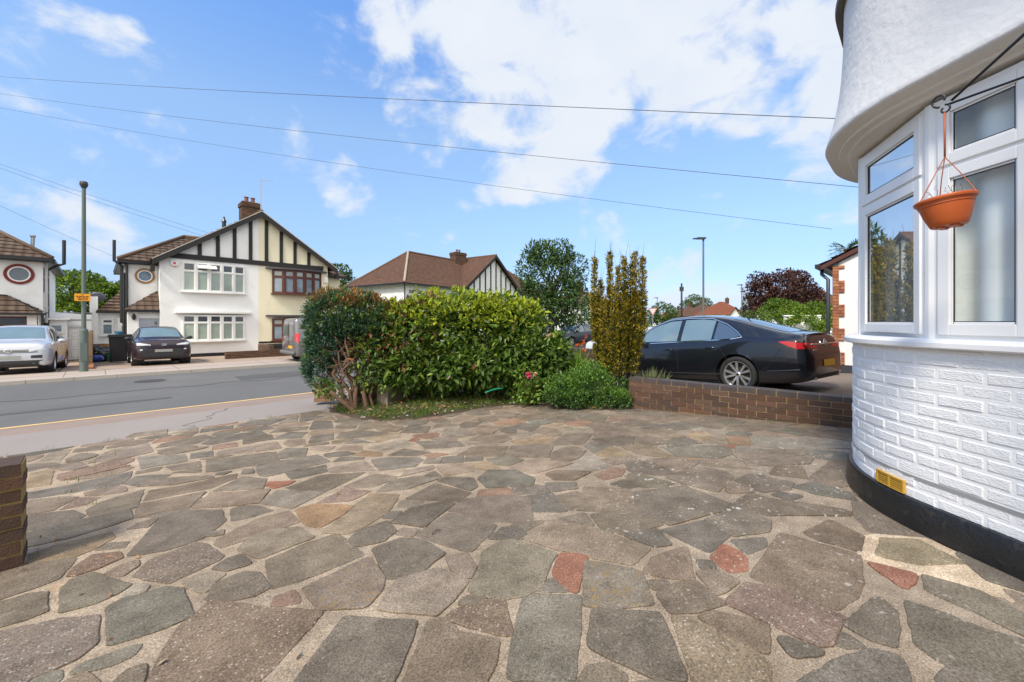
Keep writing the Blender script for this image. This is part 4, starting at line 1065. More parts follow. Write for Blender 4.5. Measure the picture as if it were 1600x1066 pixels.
m = MB(); m.box(tL + .02, tL + .27, SF + .25, SF + 9, ZG, 4.5); m.box(tR - .27, tR - .02, SF + .25, SF + 9, ZG, 4.5); m.box(tL + .27, tR - .27, SF + 8.7, SF + 9, ZG, 4.5)
m.build('side_wall', HOUSE_W, pair)
m = MB(); m.box(tL + .02, tM - .004, SF - .03, SF + .1, ZG - .05, ZG + .20); m.build('plinth', BLACKP, pair)
m = MB(); m.box(tM + .006, tR, SF - .025, SF + .1, ZG + .62, ZG + .72); m.build('band', BLACKP, pair)
# black studs, beam and barge boards
m = MB(); m.box(tL + .35, tR - .3, SF - .07, SF + .02, ZBEAM - .13, ZBEAM + .13)
for px in (312, 340.2, 366.4, 391.4, 416.2, 439.3, 460.7, 482.3):
    t = T(px, SF); m.box(t - .085, t + .085, SF - .062, SF + .02, ZBEAM + .13, zroof(t) - .22)
m.build('timber_framing', TIMBERB, pair)
m = MB()
for sg, te in ((-1, eL.x - .12), (1, eR.x + .05)):
    P = [(ta, za - .32), (te, zroof(te) - .32), (te, zroof(te) - .03), (ta, za - .03)]
    m.prism([(a, SF - .36, b) for a, b in P][::(1 if sg > 0 else -1)], (0, .05, 0))
    m.box(te - .06, te + .10, SF - .3, SF + .1, zroof(te) - .62, zroof(te) - .33)
m.build('barge_board', TIMBERB, pair)
m = MB()
for te in (eL.x - .14, eR.x + .07):
    P = [(ta, za - .03), (te, zroof(te) - .03), (te, zroof(te) + .02), (ta, za + .02)]; m.prism([(a, SF - .37, b) for a, b in P], (0, .08, 0))
m.build('verge', mk('pale_verge', (.46, .43, .38), .8), pair)
rf = MB(); BK = SF + 9.2
for te in (eL.x - .15, eR.x + .08):
    roof_plane(rf, [(te, SF - .33, zroof(te)), (ta, SF - .33, za), (ta, BK, za), (te, BK, zroof(te))])
# wing roofs: hips on both outer sides
WL, WR = T(198, SW) - .02, tR + 1.25
zE = 4.27; rp = on_s(293, 366, 30.4)
WRI = 2.85
roof_plane(rf, [(WL - .3, SW - .42, zE), (tL + 1.6, SW - .42, zE), (tL + 3.2, SW - .42 + WRI, zE + WRI * .66), (WL - .3 + WRI, SW - .42 + WRI, zE + WRI * .66)])
roof_plane(rf, [(WL - .3, SW - .42, zE), (WL - .3 + WRI, SW - .42 + WRI, zE + WRI * .66), (WL - .3 + WRI, BK - 1, zE + WRI * .66), (WL - .3, BK - 1, zE)])
roof_plane(rf, [(WR + .3, SW - .42, zE), (tR - 1.0, SW - .42, zE), (tR - 1.8, SW - .42 + WRI, zE + WRI * .66), (WR + .3 - WRI, SW - .42 + WRI, zE + WRI * .66)])
roof_plane(rf, [(WR + .3, SW - .42, zE), (WR + .3 - WRI, SW - .42 + WRI, zE + WRI * .66), (WR + .3 - WRI, BK - 1, zE + WRI * .66), (WR + .3, BK - 1, zE)])
roof = rf.build('roof', TILE_D, pair)
m = MB()
z1 = zE + WRI * .66 + .06
m.tube([(WL - .3, SW - .42, zE + .06), (WL - .3 + WRI, SW - .42 + WRI, z1)], .085, 8); m.tube([(WL - .3 + WRI, SW - .42 + WRI, z1), (tL + 3.2, SW - .42 + WRI, z1)], .085, 8); m.tube([(ta, SF - .3, za + .03), (ta, BK, za + .03)], .085, 8)
m.build('ridge', RIDGE, roof, smooth=True)
m = MB(); m.box(WL, tL, SW, SW + .25, ZG, zE); m.box(WL, WL + .25, SW + .25, SF + 9, ZG, zE); m.build('wing_wall', HOUSE_W, pair)
m = MB(); m.box(tR, WR, SW, SW + .25, ZG, zE); m.box(WR - .25, WR, SW + .25, SF + 9, ZG, zE); m.build('cream_wing_wall', CREAM, pair)
m = MB(); m.box(WL - .28, tL - .02, SW - .40, SW - .28, zE - .14, zE + .0); m.box(WL - .30, WL - .19, SW - .28, BK - 1, zE - .14, zE); m.box(WL - .28, WL, SW - .28, BK - 1.2, zE - .16, zE - .14); m.box(WL - .28, tL - .02, SW - .28, SW, zE - .16, zE - .14)
m.build('gutter', BLACKP, pair); m = MB(); m.box(tR, WR + .28, SW - .40, SW - .28, zE - .14, zE); m.build('gutter', BLACKP, pair)
def round_window(parent, px, py, s, ring_m, rr=.385, glassm=None):
    c = on_s(px, py, s); Mx = Matrix.Translation((c.x, s, c.z)) @ Matrix.Rotation(R(90), 4, 'X')
    m = MB(); m.lathe([(rr, 0), (rr, .05), (rr * .76, .055), (rr * .76, 0)], Mx, 40); o = m.build('round_window', ring_m, parent, smooth=True, angle=40)
    m = MB(); m.lathe([(rr * .76, 0), (rr * .76, .045), (rr * .64, .045), (rr * .64, 0)], Mx, 40); m.build('frame', PVC, o, smooth=True, angle=40)
    m = MB(); m.lathe([(rr * .66, .012), (0, .013)], Mx, 40); m.build('pane', glassm, o); return o, c
STAINED = mk('leaded_blue_glass', (.13, .22, .33), .15, var=.7, vscale=9, spec=.7)
rw_, c = round_window(pair, 226.5, 431.5, SW, mk('ochre_brick_ring', (.30, .155, .05), .8, var=.25, vscale=8), glassm=STAINED)
m = MB()
for a in range(4):
    an = a * math.pi / 4; m.bar((c.x - .25 * math.cos(an), SW - .016, c.z - .25 * math.sin(an)), (c.x + .25 * math.cos(an), SW - .016, c.z + .25 * math.sin(an)), .012, .008, (0, 1, 0))
m.lathe([(.11, 0), (.11, .02), (.095, .02), (.095, 0)], Matrix.Translation((c.x, SW, c.z)) @ Matrix.Rotation(R(90), 4, 'X'), 20); m.build('leading', STEEL, rw_)
def zat(py, px, s): return on_s(px, py, s).z
a0, a1 = T(285, SF), T(382, SF)
GRN = mk('grey_green_curtained_pane', (.30, .36, .32), .08, var=.3, vscale=2.5, spec=.8)
up = win_flat(pair, (a0, SF), (a1, SF), zat(457, 333, SF), zat(413, 333, SF), 5, bow=.20, lower=GRN)
lo = win_flat(pair, (a0, SF), (a1, SF), zat(532, 333, SF), zat(492.5, 333, SF), 5, bow=.20, lower=GRN)
# one top light stands open
m = MB(); q0 = Vector((a0 + (a1 - a0) * .21, SF - .22, zat(419, 310, SF) + .06)); m.obox(q0 + Vector((.42, -.12, -.02)), (.40, 0, 0), (0, .16, .09), (0, -.012, .022)); m.build('open_light', PVC, up)
m = MB(); n = 10; P = [(a0 - .3, SF + .02), *[(a0 - .3 + (a1 - a0 + .6) * i / n, SF - .18 - .18 * (1 - (2 * i / n - 1) ** 2)) for i in range(n + 1)], (a1 + .3, SF + .02)]
z = zat(490, 333, SF); m.prism([(x, y, z) for x, y in P], (0, 0, .09)); m.build('bay_ledge', WHITE, pair)
b0, b1 = T(425.5, SF), T(501, SF)
DK = mk('blue_grey_pane', (.16, .21, .26), .06, var=.5, vscale=2.2, spec=.9)
win_flat(pair, (b0, SF), (b1, SF), zat(460, 463, SF), zat(424, 463, SF), 5, frame=BROWNW, bow=.42, lower=DK, upper=PANE_N, fw=.075)
win_flat(pair, (b0, SF), (b1, SF), zat(531, 463, SF), zat(498, 463, SF), 5, frame=BROWNW, bow=.42, lower=DK, upper=PANE_N, fw=.075)
m = MB()
for z, e in ((zat(424, 463, SF) + .01, .34), (zat(496, 463, SF) + .03, .34)):
    P = [(b0 - e, SF + .02), *[(b0 - e + (b1 - b0 + 2 * e) * i / n, SF - .12 - .46 * (1 - (2 * i / n - 1) ** 2)) for i in range(n + 1)], (b1 + e, SF + .02)]; m.prism([(x, y, z) for x, y in P], (0, 0, .10))
m.build('bay_canopy', mk('lead_canopy', (.06, .055, .06), .5, var=.2), pair)
# porch with its lean-to roof and pale blue door
SP = 27.15; pl0, pl1 = T(199.5, SP), tL + .05; zp = zat(485, 225, SP)
m = MB(); d0, d1, zd = T(215.5, SP), T(251, SP), zat(496, 233, SP)
m.box(pl0, d0, SP, SW, ZG, zp); m.box(d1, pl1, SP, SW, ZG, zp); m.box(d0, d1, SP, SW, zd, zp); m.build('porch_wall', HOUSE_W, pair)
m = MB(); m.box(d0 + .03, d1 - .03, SP + .05, SP + .10, ZG + .04, zd - .05); door = m.build('front_door', mk('pale_blue_grey_door', (.36, .40, .46), .5, var=.03), pair)
m = MB()
for (x0, x1, y0, y1) in ((.12, .40, .15, .8), (.55, .83, .15, .8), (.12, .40, 1.0, 1.75), (.55, .83, 1.0, 1.75)):
    W_ = (d1 - d0 - .06)
    m.box(d0 + .03 + x0 * W_ / .95, d0 + .03 + x1 * W_ / .95, SP + .042, SP + .052, ZG + y0, ZG + y1)
m.build('door_panel', mk('pale_blue_grey_panel', (.34, .38, .44), .5), door)
m = MB(); m.box(d0 + .04 + .52, d0 + .04 + .72, SP + .036, SP + .045, ZG + 1.28, ZG + 1.62); m.build('name_plaque', DARKPL, door); m = MB(); m.box(d0 + .09, d0 + .15, SP + .03, SP + .05, ZG + .95, ZG + 1.10); m.build('letter_plate', DARKPL, door)
text_mesh('9', .26, 'house_number', DARKPL, door, Matrix.Translation((d0 + .66, SP + .044, ZG + 1.68)) @ Matrix.Rotation(R(90), 4, 'X'))
m = MB(); m.box(d0 - .02, d0 + .035, SP - .01, SP + .09, ZG, zd); m.box(d1 - .035, d1 + .02, SP - .01, SP + .09, ZG, zd); m.box(d0 - .02, d1 + .02, SP - .012, SP + .09, zd - .05, zd + .02); m.build('door_frame', PVC, pair)
c = on_s(209, 496, SP); m = MB(); m.lathe([(.02, -.13), (.07, -.10), (.085, .06), (.05, .12), (.02, .18)], Matrix.Translation((c.x, SP - .13, c.z)), 8); m.box(c.x - .03, c.x + .03, SP - .13, SP, c.z + .06, c.z + .09); m.box(c.x - .04, c.x + .04, SP - .02, SP, c.z - .1, c.z + .12); m.build('wall_lantern', BLACKP, pair)
m = MB(); top = on_s(249, 456, SW); roof_plane(m, [(pl0 - .15, SP - .22, zp), (pl1, SP - .22, zp), (pl1, SW, top.z), (pl1 - .10, SW, top.z)]); roof_plane(m, [(pl0 - .15, SP - .22, zp), (pl1 - .10, SW, top.z), (pl0 - .15, SW, zp)]); m.build('porch_roof', TILE_D, pair)
m = MB(); m.box(pl0 - .16, pl1, SP - .30, SP - .20, zp - .09, zp); m.build('porch_gutter', BLACKP, pair)
m = MB(); f0 = on_s(249, 456, SF).z; m.box(tL - .02, tL + .30, SF - .02, SF + .01, f0 - .6, f0); 
pipe(pair, [(WL + .02, SW - .10, ZG), (WL + .02, SW - .10, zE - .1)], .055, PIPEB); pipe(pair, [(WL - .16, SW + .2, 1.2), (WL - .16, SW + .2, zE - .25), (WL - .42, SW + .25, zE - .02), (WL - .42, SW + .25, zE + 1.0)], .065, PIPEB, 'soil_pipe')
pipe(pair, [(WL - .08, SW - .02, ZG), (WL - .08, SW - .02, 1.6), (WL - .08, SW - .02, zE - .6)], .05, PIPEB)
m = MB(); c = on_s(272.5, 411, SF); m.obox((c.x, SF - .05, c.z), (.15, 0, 0), (0, .05, 0), (0, 0, .10)); m.obox((c.x, SF - .05, c.z - .12), (.11, 0, 0), (0, .045, 0), (0, 0, .03)); o = m.build('alarm_box', PVC, pair)
m = MB(); m.obox((c.x, SF - .104, c.z - .02), (.05, 0, 0), (0, .004, 0), (0, 0, .05)); m.box(c.x - .09, c.x + .09, SF - .1, SF - .04, c.z - .17, c.z - .15); m.build('alarm_badge', LAMPR, o)
m = MB(); c = on_s(508.5, 438, SF); m.obox((c.x, SF - .05, c.z), (.12, 0, 0), (0, .05, 0), (0, 0, .17)); m.build('alarm_box', PVC, pair)
c = at(390, 340, 25.2); chimney(pair, (c.x, c.y, 0), .95, .8, 6.6, 8.5)
c2 = at(407.5, 330, 24.6); m = MB(); zt = at(407, 280, 24.6).z; m.tube([(c2.x, c2.y, 7.3), (c2.x, c2.y, zt)], .022, 6); m.tube([(c2.x, c2.y, zt - .05), (c2.x + .55, c2.y - .30, zt - .05)], .012, 5)
for k in range(6): x = k / 5; p = Vector((c2.x + .55 * x, c2.y - .30 * x, zt - .05)); m.tube([p - Vector((.05, .09, 0)), p + Vector((.05, .09, 0))], .007, 4)
m.build('tv_aerial', STEEL, pair)
m = MB(); c = at(350, 350, 23.6); m.lathe([(.10, -.5), (.10, .1), (.14, .12), (.05, .32), (.05, .4)], Matrix.Translation(c), 10); m.build('roof_vent', PIPEB, pair)
# side extension
SX = 30.0; x0, x1, xr = T(140, SX), T(153, SX), WL + .3
ze = zat(487, 168, SX)
m = MB(); m.box(x1, xr, SX, SX + .25, ZG, ze); m.build('extension_wall', HOUSE_W, pair)
m = MB(); zpar = zat(463.5, 146, SX - .1); m.box(x0, x1, SX - .15, SX + 3, ZG, zpar); m.build('parapet_pier', HOUSE_W, pair)
m = MB(); roof_plane(m, [(x1 - .05, SX - .3, ze), (xr, SX - .3, ze), (xr, SX + 1.4, ze + 1.15), (x1 + .9, SX + 1.4, ze + 1.15)], course=.3, lift=.07); m.build('extension_roof', tile_mat('clay_pantiles', (.125, .085, .065), (.10, .06, .045), (.03, .02, .015), .25, .3, (.30, .26, .20)), pair)
m = MB(); m.box(x1 - .08, xr, SX - .40, SX - .30, ze - .09, ze + .01); m.build('extension_gutter', BLACKP, pair)
q0, q1 = T(158, SX), T(178, SX); win_flat(pair, (q0, SX), (q1, SX), zat(524, 168, SX), zat(498, 168, SX), 1, lower=DK)
q0, q1 = T(187, SX - .3), T(197, SX - .3); win_flat(pair, (q0, SX - .3), (q1 + .15, SX - .3), zat(526, 191, SX), zat(500, 191, SX), 1, lower=DK)
m = MB(); m.box(T(184, SX), xr - .05, SX - .28, SX, ZG, zat(497, 190, SX)); m.build('lobby_wall', HOUSE_W, pair)
# satellite dish on the parapet
c = at(152, 465, 21.2); d = MB(); DM = Matrix.Translation(c) @ Matrix.Rotation(R(-55), 4, 'X') @ Matrix.Diagonal((.62, .62, .62, 1)); d.lathe([(0, -.10), (.2, -.07), (.38, -.01), (.48, .06), (.50, .06), (.40, -.02), (.2, -.085), (0, -.115)], DM, 24); d.tube([c + Vector((0, 0, -.08)), c + Vector((0, 0, -.5))], .025, 6); dd = d.build('satellite_dish', mk('grey_dish', (.10, .11, .14), .5), pair, smooth=True)
# ------------------------------------------------------------------ house at the left edge
lh = thing('left_house', 'white house at the left edge with a dark red ringed oval window', 'house', (-5, SW, ZG))
lR = T(67, SW); zEl = 4.05
m = MB(); m.box(-9, lR, SW, SW + .25, ZG, zEl); m.box(lR - .25, lR, SW + .25, SW + 8, ZG, zEl); m.box(-9, -8.75, SW + .25, SW + 8, ZG, zEl); m.build('wall', HOUSE_W, lh)
m = MB(); r_ = 3.6; E = (lR + .3, SW - .42, zEl)
roof_plane(m, [(-9.3, SW - .42, zEl), E, (E[0] - r_, E[1] + r_, zEl + r_ * .70), (-9.3 + r_, E[1] + r_, zEl + r_ * .70)]); roof_plane(m, [E, (E[0], SW + 8.4, zEl), (E[0] - r_, SW + 8.4 - r_, zEl + r_ * .70), (E[0] - r_, E[1] + r_, zEl + r_ * .70)])
rl = m.build('roof', TILE_D, lh); m = MB(); m.tube([(E[0], E[1], zEl + .06), (E[0] - r_, E[1] + r_, zEl + r_ * .70 + .06)], .085, 8); m.build('ridge', RIDGE, rl, smooth=True)
m = MB(); m.box(-9.2, E[0] + .02, SW - .50, SW - .40, zEl - .13, zEl + .01); m.box(E[0] - .03, E[0] + .08, SW - .40, SW + 8, zEl - .13, zEl + .01); m.box(-9, E[0], SW - .40, SW, zEl - .15, zEl - .13); m.box(lR, E[0] - .03, SW, SW + 8, zEl - .15, zEl - .13); m.build('gutter', BLACKP, lh)
round_window(lh, 30, 428.5, SW, mk('dark_red_brick_ring', (.17, .022, .014), .7, var=.25, vscale=8), .44, mk('obscure_grey_pane', (.16, .19, .22), .25, var=.2))
zpl = zat(489, 30, SP); pr = T(64, SP); ptop = zat(457, 0, SW)
m = MB(); dd0, dd1, zdd = -4.6, T(42, SP), zat(494.5, 25, SP); m.box(dd1, pr, SP, SW, ZG, zpl); m.box(-6, dd1, SP, SW, zdd, zpl); m.box(-6, dd0, SP, SW, ZG, zdd); m.build('porch_wall', HOUSE_W, lh)
m = MB(); m.box(dd0, dd1 - .02, SP + .3, SP + .36, ZG, zdd - .35); m.build('front_door', BROWNW, lh); m = MB(); m.box(dd0, dd1 - .02, SP + .28, SP + .3, zdd - .36, zdd - .02); m.build('fanlight', PANE_D, lh)
m = MB(); m.box(dd1 - .07, dd1 + .0, SP + .02, SP + .3, ZG, zdd); m.box(dd0, dd1, SP + .02, SP + .3, zdd - .06, zdd + .0); m.build('door_frame', BROWNW, lh)
m = MB(); roof_plane(m, [(-6, SP - .25, zpl), (pr + .15, SP - .25, zpl), (pr - 1.0, SW, ptop - .12), (-6, SW, ptop + .3)]); roof_plane(m, [(pr + .15, SP - .25, zpl), (pr + .15, SW, zpl), (pr - 1.0, SW, ptop - .12)]); m.build('porch_roof', TILE_D, lh)
m = MB(); m.box(-6, pr + .16, SP - .34, SP - .24, zpl - .09, zpl); m.build('porch_gutter', BLACKP, lh)
q0, q1 = T(56.5, SP), T(61, SP); win_flat(lh, (q0, SP), (q1, SP), zat(516, 58, SP), zat(496, 58, SP), 1, lower=PANE_N, tr=0, sill=False)
pipe(lh, [(lR + .10, SW + .55, .9), (lR + .10, SW + .55, zEl - .45), (lR + .45, SW + .6, zEl - .16), (lR + .62, SW + .6, zEl - .1), (lR + .62, SW + .6, zEl + 1.02)], .065, PIPEB, 'soil_pipe')
pipe(lh, [(pr + .05, SP - .2, ZG), (pr + .05, SP - .2, zpl - .05)], .05, PIPEB); pipe(lh, [(lR + .10, SW + .10, 1.2), (lR + .10, SW + .10, zEl - .1)], .05, mk('grey_white_pipe', (.5, .5, .5), .6))
m = MB(); m.box(lR, lR + .03, SW + .28, SW + .40, 2.6, 3.7); m.build('side_window', PANE_D, lh)
c = at(50, 388, 20.5); m = MB(); m.tube([c + Vector((0, 0, -.5)), at(51.5, 371, 20.5)], .07, 10); cc_ = at(51.5, 369, 20.5); m.lathe([(.07, -.06), (.11, -.03), (.11, .02), (.06, .05)], Matrix.Translation(cc_), 10); m.build('flue', STEEL, lh, smooth=True, angle=40)
# white side garage with panelled door between the two houses
SG = 29.0; g0, g1 = lR + .02, T(143, SG)
gar = thing('side_garage', 'low white garage with a panelled white door between the left house and the pair', 'garage', ((g0 + g1) / 2, SG, ZG))
zl, zr = zat(487, 75, SG), zat(492, 142, SG); gd0, gd1, gzd = T(92, SG), T(127, SG), zat(511, 110, SG)
m = MB(); m.prism([(g0, SG, gzd), (g1, SG, gzd), (g1, SG, zr), (g0, SG, zl)], (0, .22, 0)); m.box(g0, gd0, SG, SG + .22, ZG, gzd); m.box(gd1, g1, SG, SG + .22, ZG, gzd); m.box(g0, g0 + .2, SG + .22, SG + 5, ZG, zl); m.box(g1 - .2, g1, SG + .22, SG + 5, ZG, zr); m.build('wall', HOUSE_W, gar)
m = MB(); m.box(g0, g1, SG + .22, SG + 5, zl - .06, zl - .02); m.build('roof', mk('grey_felt', (.2, .2, .2), .9), gar)
m = MB(); m.box(g0, g1, SG - .03, SG + .0, zl - .42, zl - .36); m.build('drip_edge', mk('grey_lead', (.3, .3, .31), .6), gar)
m = MB(); m.box(gd0 - .08, gd1 + .08, SG - .05, SG - .01, gzd - .02, gzd + .10); m.box(gd0 - .07, gd0, SG - .03, SG + .05, ZG, gzd); m.box(gd1, gd1 + .07, SG - .03, SG + .05, ZG, gzd); m.build('door_frame', mk('grey_white_paint', (.60, .60, .60), .6), gar)
m = MB(); m.box(gd0, gd1, SG + .02, SG + .07, ZG + .03, gzd - .02); dr = m.build('door', WHITE, gar); m = MB(); W_ = gd1 - gd0
for (a, b) in ((.14, .46), (.54, .86)):
    for (u_, v_) in ((.08, .33), (.40, .64), (.70, .80), (.83, .94)): 
        H_ = gzd - ZG; x0_, x1_, z0_, z1_ = gd0 + a * W_, gd0 + b * W_, ZG + u_ * H_, ZG + v_ * H_
        m.box(x0_, x1_, SG + .008, SG + .02, z0_, z0_ + .025); m.box(x0_, x1_, SG + .008, SG + .02, z1_ - .025, z1_); m.box(x0_, x0_ + .025, SG + .008, SG + .02, z0_ + .025, z1_ - .025); m.box(x1_ - .025, x1_, SG + .008, SG + .02, z0_ + .025, z1_ - .025)
m.build('door_moulding', mk('grey_white_moulding', (.62, .62, .63), .6), dr)
m = MB(); m.box(g0 + .02, g0 + .8, SG - .7, SG - .05, zat(500, 80, SG), zat(499, 80, SG) + .06); m.box(g0 + .05, g0 + .7, SG - .5, SG - .03, ZG, zat(500, 80, SG)); lob = m.build('lobby', HOUSE_W, gar)
q0 = g0 + .1; win_flat(gar, (q0, SG - .5), (q0 + .5, SG - .5), zat(521, 73, SG), zat(506, 73, SG), 1, tr=0, lower=DK, sill=False)
# ------------------------------------------------------------------ hip-roofed pair seen over the hedge
YW = R(44.8) - R(34)                                                # facade direction seen 34 degrees right of the camera axis
hp = at(632, 441.5, 33.5); ux = Vector((math.cos(YW), math.sin(YW), 0)); uy = Vector((-ux.y, ux.x, 0))
zeh = hp.z; zgh = -.6
HM = Matrix.Translation((hp.x, hp.y, 0)) @ Matrix.Rotation(YW, 4, 'Z')
hip = thing('hipped_house', 'red brown hipped roof house with half timbered gable showing above the laurel hedge', 'house', mtx=HM)
def H(a, b, z): return tuple(HM @ Vector((a, b, z)))
LH = 23.8; D_ = 7.4
m = MB()
def hbox(mb, a0, a1, b0, b1, z0, z1): mb.prism([H(a0, b0, z0), H(a1, b0, z0), H(a1, b1, z0), H(a0, b1, z0)], (0, 0, z1 - z0))
hbox(m, .25, 7.4, .25, D_, zgh, zeh); hbox(m, 7.4, 16.5, -.05, D_, zgh, zeh); hbox(m, 16.5, LH - .25, .25, D_, zgh, zeh); m.build('wall', HOUSE_W, hip)
ag, zg_ = 12.0, at(770, 399.6, 43.4).z; rz = at(640.5, 394, 38.6).z; a_ = 3.7
rf = MB()
roof_plane(rf, [H(-.2, -.2, zeh), H(8.0, -.2, zeh), H(12, a_, rz), H(a_, a_, rz)], .2, .02); roof_plane(rf, [H(-.2, -.2, zeh), H(-.2, D_ + .2, zeh), H(a_, a_, rz)], .2, .02); roof_plane(rf, [H(-.2, D_ + .2, zeh), H(a_, a_, rz), H(20, a_, rz), H(24, D_ + .2, zeh)], .2, .02)
roof_plane(rf, [H(LH + .2, -.2, zeh), H(16, -.2, zeh), H(12, a_, rz), H(LH - a_, a_, rz)], .2, .02); roof_plane(rf, [H(LH + .2, -.2, zeh), H(LH + .2, D_ + .2, zeh), H(LH - a_, a_, rz)], .2, .02)
gz = zeh + .05; roof_plane(rf, [H(7.0, -.5, gz), H(ag, -.5, zg_), H(ag, a_ + .8, zg_), H(7.0, a_ + .8, gz)], .2, .02); roof_plane(rf, [H(17.0, -.5, gz), H(ag, -.5, zg_), H(ag, a_ + .8, zg_), H(17.0, a_ + .8, gz)], .2, .02)
ro = rf.build('roof', TILE_H, hip)
m = MB(); m.tube([H(-.2, -.2, zeh + .05), H(a_, a_, rz + .05)], .10, 8); m.build('hip_tiles', mk('lichened_hip_tile', (.32, .27, .21), .9, var=.3), ro)
m = MB(); m.tube([H(a_, a_, rz + .05), H(12, a_, rz + .05)], .09, 8); m.tube([H(ag, -.5, zg_ + .04), H(ag, a_, zg_ + .04)], .09, 8); m.tube([H(-.2, D_ + .2, zeh + .05), H(a_, a_, rz + .05)], .09, 8); m.build('ridge', RIDGE, ro)
m = MB(); m.prism([H(7.3, -.06, zeh - .3), H(16.7, -.06, zeh - .3), H(16.7, -.06, zeh + .1), H(ag, -.06, zg_ - .25), H(7.3, -.06, zeh + .1)], tuple(uy * .1)); m.build('gable', HOUSE_W, hip)
m = MB(); slp = (zg_ - gz) / 5.0
for k in range(10):
    a = 7.9 + k * .91; zt = zg_ - slp * abs(a - ag) - .35
    if zt > zeh + .1: hbox(m, a - .08, a + .08, -.11, -.06, zeh - .2, zt)
hbox(m, 7.3, 16.7, -.11, -.06, zeh - .42, zeh - .2); m.build('timber_framing', TIMBERB, hip)
m = MB()
for e in (7.0, 17.0): m.prism([H(ag, -.54, zg_ - .32), H(e, -.54, gz - .32), H(e, -.54, gz), H(ag, -.54, zg_)], tuple(uy * .06))
m.build('barge_board', TIMBERB, hip)
m = MB(); hbox(m, -.22, 7.2, -.3, -.2, zeh - .14, zeh); hbox(m, -.3, -.2, -.2, D_, zeh - .14, zeh); m.tube([H(.12, .12, zgh), H(.12, .12, zeh - .1)], .05, 8); m.build('gutter', BLACKP, hip)
p0, p1 = Vector(H(.6, .25, 0)), Vector(H(3.3, .25, 0)); win_flat(hip, p0, p1, zeh - 1.9, zeh - .45, 3, lower=DK); p0, p1 = Vector(H(4.6, .25, 0)), Vector(H(6.4, .25, 0)); win_flat(hip, p0, p1, zeh - 1.9, zeh - .45, 3, lower=DK)
c = HM @ Vector((10.6, a_ - .1, 0)); chimney(hip, c, 1.45, 1.0, rz - .7, at(710, 392, 43).z, pots=2)
# ------------------------------------------------------------------ plain far houses
def far_house(name, label, px, Y, yaw_d, L, D, ze, zr, wallm, roofm, gable=None, wins=2, group=None, ch=None, ground=-.65):
    p = at(px, HZ, Y); Mx = Matrix.Translation((p.x, p.y, 0)) @ Matrix.Rotation(R(44.8 - yaw_d), 4, 'Z'); o = thing(name, label, 'house', mtx=Mx, group=group)
    def Q(a, b, z): return tuple(Mx @ Vector((a, b, z)))
    def qb(mb, a0, a1, b0, b1, z0, z1): mb.prism([Q(a0, b0, z0), Q(a1, b0, z0), Q(a1, b1, z0), Q(a0, b1, z0)], (0, 0, z1 - z0))
    m = MB(); qb(m, 0, L, 0, D, ground, ze); m.build('wall', wallm, o)
    m = MB(); h = min(L, D) / 2; e = .3
    if gable == 'ends':
        roof_plane(m, [Q(-e, -e, ze), Q(L + e, -e, ze), Q(L + e, D / 2, zr), Q(-e, D / 2, zr)]); roof_plane(m, [Q(-e, D + e, ze), Q(L + e, D + e, ze), Q(L + e, D / 2, zr), Q(-e, D / 2, zr)])
    else:
        roof_plane(m, [Q(-e, -e, ze), Q(L + e, -e, ze), Q(L - h, D / 2, zr), Q(h, D / 2, zr)]); roof_plane(m, [Q(-e, D + e, ze), Q(L + e, D + e, ze), Q(L - h, D / 2, zr), Q(h, D / 2, zr)])
        roof_plane(m, [Q(-e, -e, ze), Q(-e, D + e, ze), Q(h, D / 2, zr)]); roof_plane(m, [Q(L + e, -e, ze), Q(L + e, D + e, ze), Q(L - h, D / 2, zr)])
    rf = m.build('roof', roofm, o)
    if gable == 'front':
        g0_, g1_ = L * .12, L * .58; gm = (g0_ + g1_) / 2; gz_ = ze + (g1_ - g0_) / 2 * .85; m = MB(); m.prism([Q(g0_, -.6, ground), Q(g1_, -.6, ground), Q(g1_, -.6, ze), Q(gm, -.6, gz_ - .1), Q(g0_, -.6, ze)], tuple(Mx.to_3x3() @ Vector((0, .6, 0)))); m.build('gable', HOUSE_W, o)
        m = MB(); roof_plane(m, [Q(g0_ - .35, -.95, ze - .2), Q(gm, -.95, gz_), Q(gm, D / 2 - .5, gz_), Q(g0_ - .35, D / 2 - .5, ze - .2)]); roof_plane(m, [Q(g1_ + .35, -.95, ze - .2), Q(gm, -.95, gz_), Q(gm, D / 2 - .5, gz_), Q(g1_ + .35, D / 2 - .5, ze - .2)]); m.build('gable_roof', roofm, o)
        m = MB()
        for e_, z_ in ((g0_ - .35, ze - .2), (g1_ + .35, ze - .2)): m.prism([Q(gm, -.99, gz_ - .3), Q(e_, -.99, z_ - .3), Q(e_, -.99, z_), Q(gm, -.99, gz_)], tuple(Mx.to_3x3() @ Vector((0, .05, 0))))
        m.build('barge_board', TIMBERB, o)
        win_flat(o, Vector(Q(g0_ + .5, -.6, 0)), Vector(Q(g1_ - .5, -.6, 0)), ze - 1.6, ze - .4, 3, lower=DK)
        win_flat(o, Vector(Q(g1_ + .9, 0, 0)), Vector(Q(L - .6, 0, 0)), ze - 1.6, ze - .4, 2, lower=DK)
    else:
        for k in range(wins): a = L * (k + .5) / wins; win_flat(o, Vector(Q(a - .9, 0, 0)), Vector(Q(a + .9, 0, 0)), ze - 1.6, ze - .4, 3, lower=DK)
    c = Mx @ Vector((L * (.5 if ch is None else ch), D / 2, 0)); chimney(o, c, 1.0, .8, zr - .5, zr + 1.1); return o
REDW = mk('red_brick_wall', (.30, .085, .05), .85, var=.2, vscale=3)
far_house('far_house', 'brown roofed white house half hidden behind the golden yew', 893, 52, 60, 9, 8, 3.4, 5.6, HOUSE_W, TILE_H)
far_house('far_house', 'red tiled gabled white house beside the copper beech, largest of the distant row', 1131, 112, 62, 11, 9, 3.2, 7.0, HOUSE_W, TILE_R, 'front', group='distant houses along the street', ch=.72)
